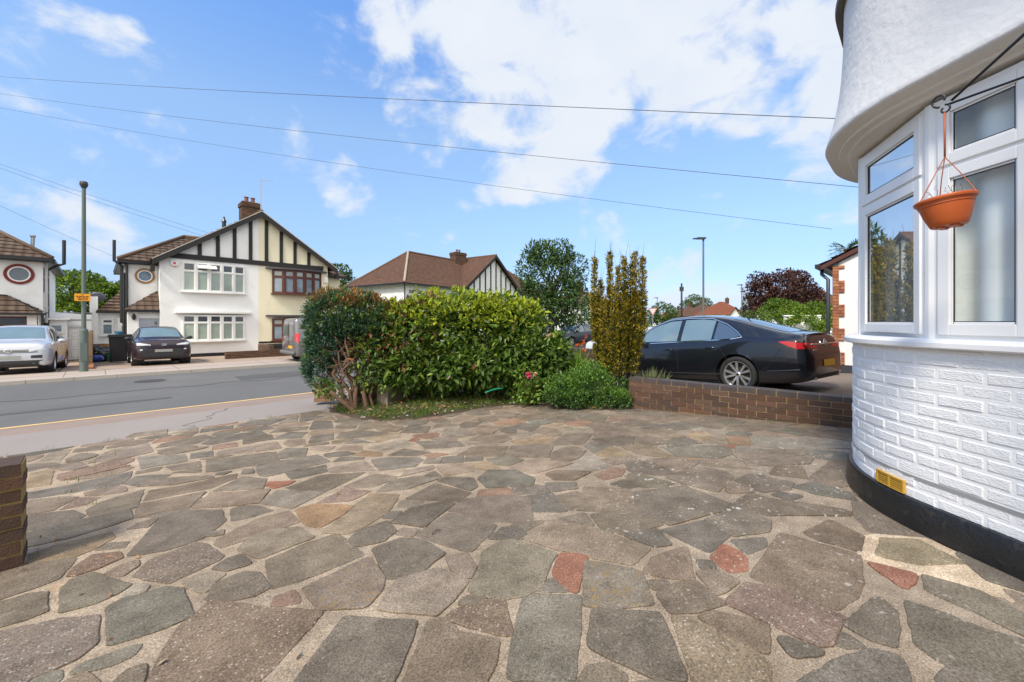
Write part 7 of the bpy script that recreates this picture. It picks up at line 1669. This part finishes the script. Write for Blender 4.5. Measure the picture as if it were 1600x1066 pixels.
for k in range(26):
    c, r_ = random.choice(LE); b = Vector((c[0] + random.uniform(-.15, .15), c[1] + random.uniform(-.15, .15), lz)); P = limb(m, b, Vector(c) + Vector((random.uniform(-.3, .3), random.uniform(-.3, .3), random.uniform(0, .4))), .022, .007, .12)
m.build('stems', BARK, hr, smooth=True)
# --- clipped conifer
cz = plane_z(7.3)
JE = [E(518, 500, 7.5, .37, .42, .42), E(512, 540, 7.5, .25, .36, .42), E(540, 500, 7.55, .42, .45, .44), E(575, 505, 7.6, .38, .42, .42), E(520, 485, 7.6, .38, .42, .27), E(560, 485, 7.7, .38, .42, .25), E(500, 575, 7.6, .20, .30, .35), E(600, 520, 7.75, .28, .3, .32), E(507, 520, 7.55, .24, .36, .45)]
jr = thing('clipped_conifer', 'clipped blue green conifer with browned tips and bare red brown stems at the bed corner', 'conifer', (*at(545, HZ, 7.4).xy, cz))
# tufts: short branchlets built from many scale sprays
tp_, td_ = shell(JE, 2600, .30, .16, 3.0, zmin=cz + .45); P, D, MI = [], [], []
for a, b in zip(tp_, td_):
    ax = b * .75 + np.array([0, 0, .55]); ax /= np.linalg.norm(ax); L = rng.uniform(.08, .18); n = 15
    g_ = mnoise.noise(Vector(a * 2.0)) * .7 + .45 * (a[2] - 1.15) + .25 * rng.normal()
    topz = a[2] > 1.22 and b[2] > .15
    br_ = (mnoise.noise(Vector(a * 2.6 + 7)) > -.02 and topz) or (topz and rng.random() < .22); base_m = 2 if br_ else (1 if g_ > .05 else 0)
    for k in range(n):
        f = rng.random(); P.append(a + ax * L * f + rng.normal(0, .016, 3)); dd_ = ax + rng.normal(0, .45, 3); D.append(dd_); MI.append(base_m if rng.random() < .85 else 0)
foliage('foliage', P, D, .060, [JUN_G, JUN_L, JUN_B], MI, 'spray', .3, .3, jr)
m = MB(); bs = [at(560, HZ, 7.15), at(575, HZ, 7.2), at(548, HZ, 7.2)]
for k, (bx_, tx_) in enumerate(((0, (540, 520)), (0, (520, 510)), (0, (525, 540)), (1, (570, 505)), (1, (590, 520)), (2, (505, 520)), (2, (560, 520)), (1, (552, 500)))):
    b = bs[bx_].copy(); b.z = cz - .03; b += Vector((random.uniform(-.03, .03), random.uniform(-.03, .03), 0)); q = at(*tx_, 7.3 + random.uniform(-.1, .2)); P = limb(m, b, q, .045 if k in (0, 3, 5) else .03, .013, .07, 8)
    for j in range(5): a = P[random.randint(3, 8)]; limb(m, a, a + Vector((random.uniform(-.35, .35), random.uniform(-.3, .3), random.uniform(-.05, .45))), .012, .004, .14, 5)
for k in range(12):
    b = at(random.uniform(500, 560), 585 + random.uniform(-10, 22), 7.3); limb(m, b, at(random.uniform(485, 530), 560 + random.uniform(-30, 30), 7.35 + random.uniform(-.2, .2)), .012, .004, .2, 6)
b = at(556, HZ, 7.0); b.z = cz + .06; limb(m, b, at(516, 612, 6.9), .04, .03, .03)
m.build('stems', BARK, jr, smooth=True)
# ivy at its foot
IV = [E(505, 605, 7.15, .2, .2, .16), E(530, 612, 7.2, .25, .2, .14), E(575, 590, 7.2, .16, .16, .26), E(600, 590, 7.3, .2, .2, .28)]
p, d = shell(IV, 900, .6, .2, 3, zmin=cz); o = foliage('ivy', p, d, .06, [LAUREL, COVER_D, LAUREL_M], rng.integers(0, 3, len(p)), 'leaf', .7, .3, origin=(*at(545, HZ, 7.2).xy, cz)); tag(o, 'trailing ivy around the foot of the clipped conifer', 'ivy')
# --- golden yew, upright columns
yz = plane_z(3.8); yr = thing('golden_yew', 'upright golden yew with bare wispy tips rising behind the low green shrub', 'yew', (*at(968, HZ, 7.4).xy, yz)); P, D, MI = [], [], []; sm = MB()
cols = [(929, 405, 7.4, .085), (943, 470, 7.3, .10), (953, 395, 7.5, .085), (966, 420, 7.4, .10), (975, 405, 7.3, .075), (985, 415, 7.5, .11), (992, 398, 7.4, .10), (1004, 405, 7.35, .09), (960, 450, 7.25, .11), (978, 450, 7.6, .12), (998, 460, 7.55, .10), (938, 440, 7.5, .10)]
for ci, (px, py, Y, r_) in enumerate(cols):
    t_ = at(px, py, Y); b = at(950 + (px - 968) * .35 + 12, HZ, Y); b.z = yz; zt_ = t_.z
    mid = Vector((b.x * .35 + t_.x * .65, b.y * .35 + t_.y * .65, yz + .75)); path = [b, mid, Vector((t_.x, t_.y, yz + 1.4)), t_]
    def ppos(z):
        z = max(b.z, min(zt_, z))
        for a, c in zip(path, path[1:]):
            if a.z <= z <= c.z: return a.lerp(c, (z - a.z) / max(1e-4, c.z - a.z))
        return path[-1]
    sm.tube(path, [.022, .016, .012, .006], 6)
    for k in range(3): a = ppos(zt_ - random.uniform(.05, .3)); e = a + Vector((random.uniform(-.07, .07), random.uniform(-.07, .07), random.uniform(.25, .48))); sm.tube([a, a.lerp(e, .5) + Vector((random.uniform(-.01, .01), 0, 0)), e], [.005, .003, .0015], 4)
    z = yz + .42 + random.uniform(0, .15)
    while z < zt_ + .02:
        fr = (z - yz) / (zt_ - yz); rr = r_ * (1.25 - .75 * fr ** 3) * random.uniform(.75, 1.25)
        n = int(9 if fr < .3 else (18 if fr < .75 else 10)); rr *= .82 * (.6 + .6 * abs(mnoise.noise(Vector((px * .3, z * 3.2, 1)))) * 1.6)
        for k in range(n):
            c = ppos(z); an = random.uniform(0, 6.283); rad = rr * math.sqrt(random.random()) ; q = np.array([c.x + rad * math.cos(an), c.y + rad * math.sin(an), z + random.uniform(-.03, .03)]); out_ = np.array([math.cos(an), math.sin(an), .9])
            edge = rad / rr; mm = 0 if (edge > .58 and random.random() < (.30 + .55 * fr)) else (1 if random.random() < .35 + .4 * fr else 2)
            for j in range(5): P.append(q + rng.normal(0, .012, 3)); D.append(out_); MI.append(mm)
        z += .028
foliage('foliage', P, D, .043, [YEW_Y, YEW_G, YEW_D], MI, 'spray', .55, .3, yr); sm.build('stems', BARKG, yr, smooth=True)
# --- low green shrub
CE = [E(880, 608, 6.9, .28, .3, .24), E(905, 600, 7.0, .32, .3, .28), E(935, 605, 6.95, .34, .3, .28), E(900, 622, 6.75, .26, .2, .16), E(950, 622, 6.75, .26, .22, .20), E(970, 625, 6.7, .20, .2, .17), E(925, 588, 7.2, .34, .3, .26), E(868, 618, 6.85, .18, .2, .16)]
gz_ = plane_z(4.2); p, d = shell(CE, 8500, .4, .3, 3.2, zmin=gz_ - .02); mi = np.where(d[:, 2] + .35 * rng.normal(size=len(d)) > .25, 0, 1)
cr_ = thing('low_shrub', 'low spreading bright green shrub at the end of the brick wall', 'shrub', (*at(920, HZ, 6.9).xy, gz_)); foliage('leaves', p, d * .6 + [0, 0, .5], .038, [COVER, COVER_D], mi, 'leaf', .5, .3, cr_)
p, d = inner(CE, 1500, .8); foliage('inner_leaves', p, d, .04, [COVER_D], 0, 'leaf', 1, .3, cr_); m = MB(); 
for k in range(14): c, _ = random.choice(CE); limb(m, (c[0], c[1], gz_ - .03), Vector(c) + Vector((random.uniform(-.2, .2), random.uniform(-.2, .2), .05)), .008, .004, .2)
m.build('stems', BARK, cr_)
p, d = shell([E(985, 615, 7.0, .22, .22, .25), E(995, 628, 6.75, .12, .16, .12)], 700, .5, .2, 4, zmin=gz_); o = foliage('dark_ivy', p, d, .055, [COVER_D, LAUREL], rng.integers(0, 2, len(p)), 'leaf', .7, .3, origin=(*at(988, HZ, 6.9).xy, gz_)); tag(o, 'dark ivy between the golden yew and the end of the brick wall', 'ivy')
# --- rose bush, grass clumps and poppies
RE = [E(825, 590, 7.3, .24, .22, .28), E(838, 608, 7.2, .26, .22, .22), E(815, 615, 7.2, .18, .2, .16)]; rz2 = plane_z(5); rb = thing('rose_bush', 'small rose bush with one open pink bloom at the foot of the laurel', 'rose bush', (*at(828, HZ, 7.2).xy, rz2)); p, d = shell(RE, 800, .6, .2, 4, zmin=rz2); foliage('leaves', p, d, .065, [LAUREL, LAUREL_M, COVER], rng.integers(0, 3, len(p)), 'leaf', .7, .3, rb); m = MB()
for px, py in ((826, 584), (836, 586), (818, 576)): limb(m, (*at(828, HZ, 7.25).xy, rz2), at(px, py, 7.02), .008, .004, .1)
m.build('stems', BARK, rb)
def bloom(name, c, r, mt, parent, n=26):
    P, D = [], []
    for k in range(n): dd_ = rng.normal(size=3); dd_ /= np.linalg.norm(dd_); P.append(np.array(c) + dd_ * r * .25); D.append(dd_)
    return foliage(name, P, D, r, [mt], 0, 'leaf', .15, .1, parent)
bloom('rose_bloom', at(826, 586, 6.98), .052, mk('pink_petal', (.72, .09, .20), .5, trans=.2), rb, 60); bloom('faded_bloom', at(836, 585, 7.0), .04, mk('faded_petal', (.42, .22, .13), .7), rb)
p0 = at(888, HZ, 8.2); P, D = [], []
for k in range(260): P.append([p0.x + random.gauss(0, .10), p0.y + random.gauss(0, .10), -.15]); a = random.uniform(0, 6.28); D.append([.45 * math.cos(a), .45 * math.sin(a), 1])
o = foliage('grass_clump', P, D, .75, [GRASSY, COVER], rng.integers(0, 2, 260), 'blade', .12, .25, origin=(p0.x, p0.y, -.15)); tag(o, 'lime green grassy clump in front of the planter wall', 'grass clump')
p0 = at(1018, HZ, 6.75); P, D = [], []
for k in range(170): P.append([p0.x + random.gauss(0, .05), p0.y + random.gauss(0, .05), .12]); a = random.uniform(0, 6.28); D.append([.8 * math.cos(a), .8 * math.sin(a), .8])
o = foliage('grass_clump', P, D, .34, [mk('grey_green_blade', (.13, .15, .06), .6, trans=.2)], 0, 'blade', .2, .25, origin=(p0.x, p0.y, .1)); tag(o, 'small grey green grassy tuft at the left end of the blue brick coping', 'grass clump')
pr_ = at(908, HZ, 9.0); po = thing('poppy_plant', 'orange poppies on thin stems in front of the short planter wall', 'poppies', (pr_.x, pr_.y, -.1)); m = MB(); ORP = mk('orange_petal', (.85, .17, .02), .5, trans=.3)
for k, (px, py) in enumerate(((915, 526), (912, 534), (903, 539), (909, 538), (913, 547), (901, 540))):
    c = at(px, py, 8.8 + random.uniform(-.2, .2)); m.tube([(pr_.x, pr_.y, -.1), Vector((pr_.x, pr_.y, .3)).lerp(c, .4), c], .004, 4); bloom('poppy_flower', c, .048, ORP, po, 14)
m.build('stems', COVER, po); P, D = [], []
for k in range(200): P.append([pr_.x + random.gauss(0, .14), pr_.y + random.gauss(0, .14), random.uniform(-.1, .35)]); D.append([random.gauss(0, .4), random.gauss(0, .4), .8])
foliage('leaves', P, D, .12, [COVER, GRASSM], rng.integers(0, 2, 200), 'leaf', .4, .3, po)
# --- the planted bed
edge = [drive_pt(*q) for q in ((505, 636), (530, 647), (565, 655), (605, 659), (650, 656), (700, 648), (740, 640), (790, 634), (840, 633), (880, 638), (930, 642), (985, 640), (1005, 636))]
bed = edge + [Vector((6.42, 3.6, 0)), Vector((7.9, 4.5, 0)), Vector((7.9, 7.98, 0)), Vector((2.95, 7.98, 0))]
m = MB(); top_ = []
xs_ = np.arange(2.7, 8.0, .11); ys_ = np.arange(3.2, 8.02, .11); BP = [(q.x, q.y) for q in bed]; idx = {}
def bed_z(x, y):
    dmin = min((Vector((x, y)) - e.xy).length for e in edge); return plane_z(y) + .012 + min(.10, dmin * .12) + .02 * mnoise.noise(Vector((x * 4, y * 4, 0)))
for i, x in enumerate(xs_):
    for j, y in enumerate(ys_):
        idx[i, j] = len(m.v); inside_ = inpoly((x, y), BP); m.v.append((float(x), float(y), bed_z(float(x), float(y)) if inside_ else plane_z(float(y)) - .02))
for i in range(len(xs_) - 1):
    for j in range(len(ys_) - 1):
        cs = [(xs_[i + a], ys_[j + b]) for a, b in ((0, 0), (1, 0), (1, 1), (0, 1))]
        if any(inpoly(c, BP) for c in cs): m.f.append([idx[i, j], idx[i + 1, j], idx[i + 1, j + 1], idx[i, j + 1]]); m.m.append(0)
o = m.build('flower_bed_soil', SOIL, smooth=True); o['kind'] = 'structure'
P, D, MI = [], [], []; LP, LD, PP = [], [], []
tries = 0
while len(P) < 13000 and tries < 200000:
    tries += 1; x, y = random.uniform(2.8, 6.6), random.uniform(3.6, 7.9)
    if not inpoly((x, y), BP): continue
    dE = min((Vector((x, y)) - e.xy).length for e in edge)
    if dE > 1.25: continue
    z = bed_z(x, y); g_ = mnoise.noise(Vector((x * 2.2, y * 2.2, 3)))
    if random.random() < .80 - .35 * dE + g_ * .8: P.append([x, y, z]); D.append([random.gauss(0, .35), random.gauss(0, .35), .8]); MI.append(0 if random.random() < .7 else 1)
    if len(LP) < 1500 and random.random() < .18 and (dE > .28 or random.random() < .35): LP.append([x, y, z + .015 + .01 * random.random()]); a = random.uniform(0, 6.28); LD.append([math.cos(a), math.sin(a), random.gauss(.05, .2)])
    if len(PP) < 260 and random.random() < .05 and dE < .75 and g_ < .25: PP.append((x, y, z))
o = foliage('lawn_grass', P, D, .075, [GRASSM, TREE_M], MI, 'blade', .25, .35); tag(o, 'rough grass edging the planted bed', 'grass', kind='stuff')
o = foliage('fallen_leaves', LP, LD, .06, [DEADL], 0, 'leaf', .25, .3); tag(o, 'brown fallen leaves scattered under the hedge', 'leaves', kind='stuff')
m = MB()
for x, y, z in PP: r_ = random.uniform(.010, .024); ellipsoid(m, (x, y, z + r_ * .5), (r_ * random.uniform(.9, 1.5), r_, r_ * .6), 5)
o = m.build('pebbles', PEBBLE, smooth=True); tag(o, 'pale pebbles lying in the grass of the bed', 'pebbles', kind='stuff')
m = MB(); h0, h1 = at(758, 614, 7.2), at(786, 607, 7.35); P = [h0.lerp(h1, k / 8) + Vector((0, 0, .02 * math.sin(k / 8 * 3.14))) for k in range(9)]; m.tube(P, .014, 8); o = m.build('hose_piece', mk('green_hose', (.0, .22, .13), .4), origin=tuple(h0), smooth=True); tag(o, 'short length of green hose on the leaf litter under the laurel', 'hose')
m = MB(); c = at(612, 592, 7.6); m.obox((c.x, c.y, -.1), (.24, .1, 0), (-.05, .1, 0), (0, 0, .20)); o = m.build('old_block', mk('old_concrete', (.20, .17, .13), .95, var=.3, vscale=6, bump=.6, bscale=30), origin=(c.x, c.y, -.3)); tag(o, 'old grey concrete block half hidden under the left end of the laurel', 'block')
# --- trees
def tree(name, label, px, Y, zbase, ells, n, leaf, mats, wts, trunk_r, cat='tree', bark=BARKG, group=None, jit=.7, clump=.0, lump=.22, droop=0, kind='leaf', depth=.55, sc=1.1):
    b = at(px, HZ, Y); b.z = zbase; o = thing(name, label, cat, b, group=group); p, d = shell(ells, n, depth, lump, sc)
    cent = np.array([e[0] for e in ells]); k = mnoise
    nzv = lumps(p, 1.3, 1.0, 5); ok = nzv > -.34; p, d, nzv = p[ok], d[ok], nzv[ok]
    rnd = rng.random(len(p)) + .35 * nzv + .2 * d[:, 2]; q = np.quantile(rnd, np.cumsum(wts)[:-1]); mi = np.searchsorted(q, rnd)
    foliage('crown', p, d * .7 + np.array([0, 0, .15 - droop]), leaf, mats, mi, kind, jit, .35, o)
    m = MB(); ct = Vector(tuple(cent.mean(0))); top = Vector((b.x, b.y, b.z + (ct.z - b.z) * .75)); P = limb(m, b, top, trunk_r, trunk_r * .6, .03)
    for e in ells:
        for j in range(3): limb(m, P[random.randint(3, 6)], Vector(e[0]) + Vector((random.uniform(-.6, .6) * e[1][0], random.uniform(-.6, .6) * e[1][1], random.uniform(-.2, .7) * e[1][2])), trunk_r * .35, trunk_r * .08, .08)
    m.build('trunk', bark, o, smooth=True); return o
tree('dark_tree', 'dark green feathery tree between the hipped roof and the golden yew', 862, 27, -.5, [E(862, 435, 27, 1.9, 1.6, 2.0), E(835, 425, 27, 1.2, 1.2, 1.5), E(890, 425, 27, 1.1, 1.2, 1.5), E(850, 400, 27, 1.0, 1.0, 1.1), E(880, 460, 26.5, 1.3, 1.2, 1.5), E(840, 465, 27, 1.4, 1.2, 1.4), E(878, 398, 27, .8, .8, 1.0), E(835, 398, 27, .6, .6, .8), E(862, 485, 26.5, 1.7, 1.4, 1.2), E(830, 490, 26.5, 1.2, 1.2, 1.2), E(893, 485, 26.5, 1.1, 1.2, 1.3), E(905, 465, 26.8, .8, .8, .9)], 15000, .24, [TREE_D, TREE_M], (.70, .30), .22, kind='spray', jit=.8, lump=.3)
tree('maple_tree', 'light green leafy tree rising behind the side garage', 120, 36, -.6, [E(120, 455, 36, 2.6, 2.2, 1.6), E(90, 460, 36, 1.6, 1.6, 1.5), E(155, 465, 36, 1.6, 1.6, 1.4), E(110, 440, 36, 1.4, 1.3, .9), E(180, 470, 37, 1.4, 1.2, 1.5), E(135, 440, 36, 1.2, 1.2, .8), E(187, 455, 37, .9, .9, .8), E(130, 490, 35, 2.2, 1.2, 1.0)], 11000, .26, [TREE_L, TREE_M, TREE_D], (.6, .32, .08), .25)
tree('garden_tree', 'green tree top showing behind the right eaves of the timbered pair', 535, 40, -.6, [E(530, 432, 40, 1.2, 1.2, 1.2), E(540, 445, 40, 1.1, 1.1, 1.1), E(525, 425, 40, .7, .7, .7)], 1800, .26, [TREE_M, TREE_D], (.6, .4), .2)
tree('copper_beech', 'wide dark purple copper beech with a domed weeping crown beyond the black saloon', 1225, 42, -.5, [E(1222, 450, 42, 2.6, 2.4, 1.7), E(1190, 460, 42, 1.5, 1.5, 1.7), E(1255, 458, 42, 1.7, 1.6, 1.5), E(1185, 440, 42, 1.1, 1.1, .9), E(1240, 435, 42, 1.2, 1.2, .8), E(1272, 470, 42, 1.1, 1.2, 1.2), E(1178, 480, 42, .9, 1.0, 1.1), E(1230, 480, 41.5, 2.2, 1.5, 1.3)], 13000, .26, [BEECH, BEECH_L], (.72, .28), .35, droop=.55, bark=BARK, lump=.3)
tree('round_bush', 'bright green rounded bush in front of the copper beech', 1220, 34, -.5, [E(1222, 485, 34, 1.3, 1.2, .85), E(1200, 490, 34, .9, .9, .7), E(1243, 487, 34, .9, .9, .7), E(1215, 476, 34, .8, .8, .5)], 5000, .17, [TREE_L, TREE_M], (.45, .55), .1, 'bush')
tree('round_bush', 'green bush climbing over the white garden wall at the right', 1275, 26, -.4, [E(1275, 485, 26, .9, .8, .5), E(1290, 495, 25.5, .7, .7, .7), E(1255, 488, 26, .7, .6, .4), E(1285, 507, 25, .6, .6, .5)], 3200, .14, [TREE_L, TREE_M], (.5, .5), .07, 'bush')
tree('round_bush', 'dark green round bush behind the give way sign', 1035, 55, -.5, [E(1035, 490, 55, 1.9, 1.6, 1.5), E(1048, 493, 55, 1.3, 1.2, 1.2), E(1020, 494, 55, 1.2, 1.2, 1.1)], 3500, .24, [TREE_M, TREE_D], (.6, .4), .15, 'bush')
tree('distant_tree', 'dark distant tree behind the far rooftops left of the tall lamp post', 1086, 160, -.6, [E(1086, 472, 160, 4.0, 3.5, 2.8), E(1100, 476, 160, 3.5, 3, 2.4), E(1073, 478, 160, 3, 3, 2.2)], 3500, .55, [TREE_D, TREE_M], (.7, .3), .4)
tree('distant_tree', 'pale green tree beside the lamp post at the copper beech', 1172, 55, -.5, [E(1172, 478, 55, 1.0, 1.0, 1.6), E(1170, 490, 55, 1.2, 1.2, 1.2)], 1600, .25, [TREE_M, mk('dry_leaf', (.17, .15, .05), .6, trans=.3)], (.5, .5), .15)
def hedge_box(name, label, a, b, z0, z1, th, n, leaf, mats, group=None):
    a, b = Vector((*a, 0)), Vector((*b, 0)); L = (b - a).length; k = max(2, int(L / (th * .8))); E_ = [(tuple(a.lerp(b, (i + .5) / k) + Vector((0, 0, (z0 + z1) / 2))), (th * .75, th * .75, (z1 - z0) * .56)) for i in range(k)]
    p, d = shell(E_, n, .4, .18, 2.2, zmin=z0); o = foliage(name, p, d, leaf, mats, rng.integers(0, len(mats), len(p)), 'leaf', .7, .3, origin=(*((a + b) / 2).xy, z0)); tag(o, label, 'hedge', group); return o
hedge_box('clipped_hedge', 'clipped dark green hedge beyond the navy SUV', at(885, HZ, 40).xy, at(965, HZ, 40).xy, -.5, at(900, 493, 40).z, .8, 3000, .2, [TREE_D, TREE_M])
hedge_box('clipped_hedge', 'long low hedge running right under the copper beech', at(1165, HZ, 31).xy, at(1300, HZ, 28).xy, -.5, at(1200, 488, 30).z, .6, 4200, .15, [TREE_D, TREE_M, TREE_L])
a, b = at(1225, HZ, 22.5), at(1281, HZ, 22.0); m = MB(); d_ = (b - a).normalized(); nrm = Vector((-d_.y, d_.x, 0)); zt_ = at(1250, 494, 22.2).z; m.obox(((a.x + b.x) / 2, (a.y + b.y) / 2, (zt_ - .4) / 2), (b - a) / 2, nrm * .1, (0, 0, (zt_ + .4) / 2)); m.obox(((a.x + b.x) / 2, (a.y + b.y) / 2, zt_ + .02), (b - a) / 2 + d_ * .03, nrm * .14, (0, 0, .03)); o = m.build('garden_wall', HOUSE_W, origin=((a.x + b.x) / 2, (a.y + b.y) / 2, -.4)); tag(o, 'low white garden wall with bush over it beyond the black saloon', 'wall')
EV = [E(1248, 498, 21.6, .5, .3, .22), E(1268, 500, 21.6, .5, .3, .25), E(1235, 503, 21.6, .4, .3, .25), E(1280, 512, 21, .5, .4, .35)]
p, d = shell(EV, 2000, .9, .3, 3); o = foliage('wall_climber', p, d, .12, [TREE_M, TREE_L], rng.integers(0, 2, len(p)), 'leaf', .8, .3, origin=(*at(1258, HZ, 21.6).xy, 0)); tag(o, 'sparse leafy climber hanging over the white garden wall', 'climber')
# palm behind the quoined house
pb = at(1322, HZ, 17); pb.z = 0; pm = thing('palm_tree', 'small palm top showing over the roof of the quoined house', 'palm', pb); ct = at(1324, 389, 17); m = MB(); m.tube([pb, ct], [.16, .12], 10); m.build('trunk', BARK, pm); P, D = [], []
for k in range(20):
    a = random.uniform(0, 6.28); el = random.uniform(-.2, .9); dv = np.array([math.cos(a) * math.cos(el), math.sin(a) * math.cos(el), math.sin(el)])
    for j in range(16):
        f = .12 + .85 * j / 15; c = np.array(ct) + dv * .62 * f + np.array([0, 0, -.22 * f * f])
        for sd3 in (-1, 1): P.append(c); D.append(dv * .8 + sd3 * .8 * np.cross(dv, [0, 0, 1]) + np.array([0, 0, -.1]))
foliage('fronds', P, D, .20, [TREE_D, TREE_M], rng.integers(0, 2, len(P)), 'needle', .12, .2, pm)

tw = drive_pt(682, 834); m = MB(); m.tube([tw + Vector((-.035, .0, .012)), tw + Vector((0, .012, .016)), tw + Vector((.035, .008, .012))], .0035, 5); o = m.build('twig', BARKG, origin=tuple(tw)); tag(o, 'small dark twig lying on a grey slab near the middle of the paving', 'twig')
P, D = [], []
for k in range(60):
    t_, s_ = (random.uniform(-.6, 6.2), random.uniform(1.5, 7.6)) if k < 30 else (random.choice((random.gauss(-.05, .2), random.gauss(5.9, .2))), random.uniform(1.2, 4.5))
    if not inpoly((t_, s_), BP): P.append((t_, s_, plane_z(s_) + .012)); a = random.uniform(0, 6.28); D.append((math.cos(a), math.sin(a), .03))
o = foliage('leaf_litter', P, D, .032, [DEADL], 0, 'leaf', .1, .4); tag(o, 'tiny dead leaves and bits scattered over the paving', 'leaves', kind='stuff')

P, D = [], []
for k in range(34):
    if k < 14: t_, s_ = pl[0] + random.uniform(.02, .5), random.uniform(3.4, 7.4)
    elif k < 24: t_, s_ = random.uniform(-1.5, 2.8), 7.95
    else: t_, s_ = RW0[0] - .13 + (RW1[0] - RW0[0]) * random.random() * .6, random.uniform(.6, 3.3)
    for j in range(9): P.append((t_ + random.gauss(0, .03), s_ + random.gauss(0, .03), plane_z(s_))); D.append((random.gauss(0, .5), random.gauss(0, .5), .8))
o = foliage('joint_weeds', P, D, .05, [GRASSM, COVER_D], rng.integers(0, 2, len(P)), 'blade', .3, .5); tag(o, 'small weeds and grass growing from the paving edges', 'weeds', kind='stuff')
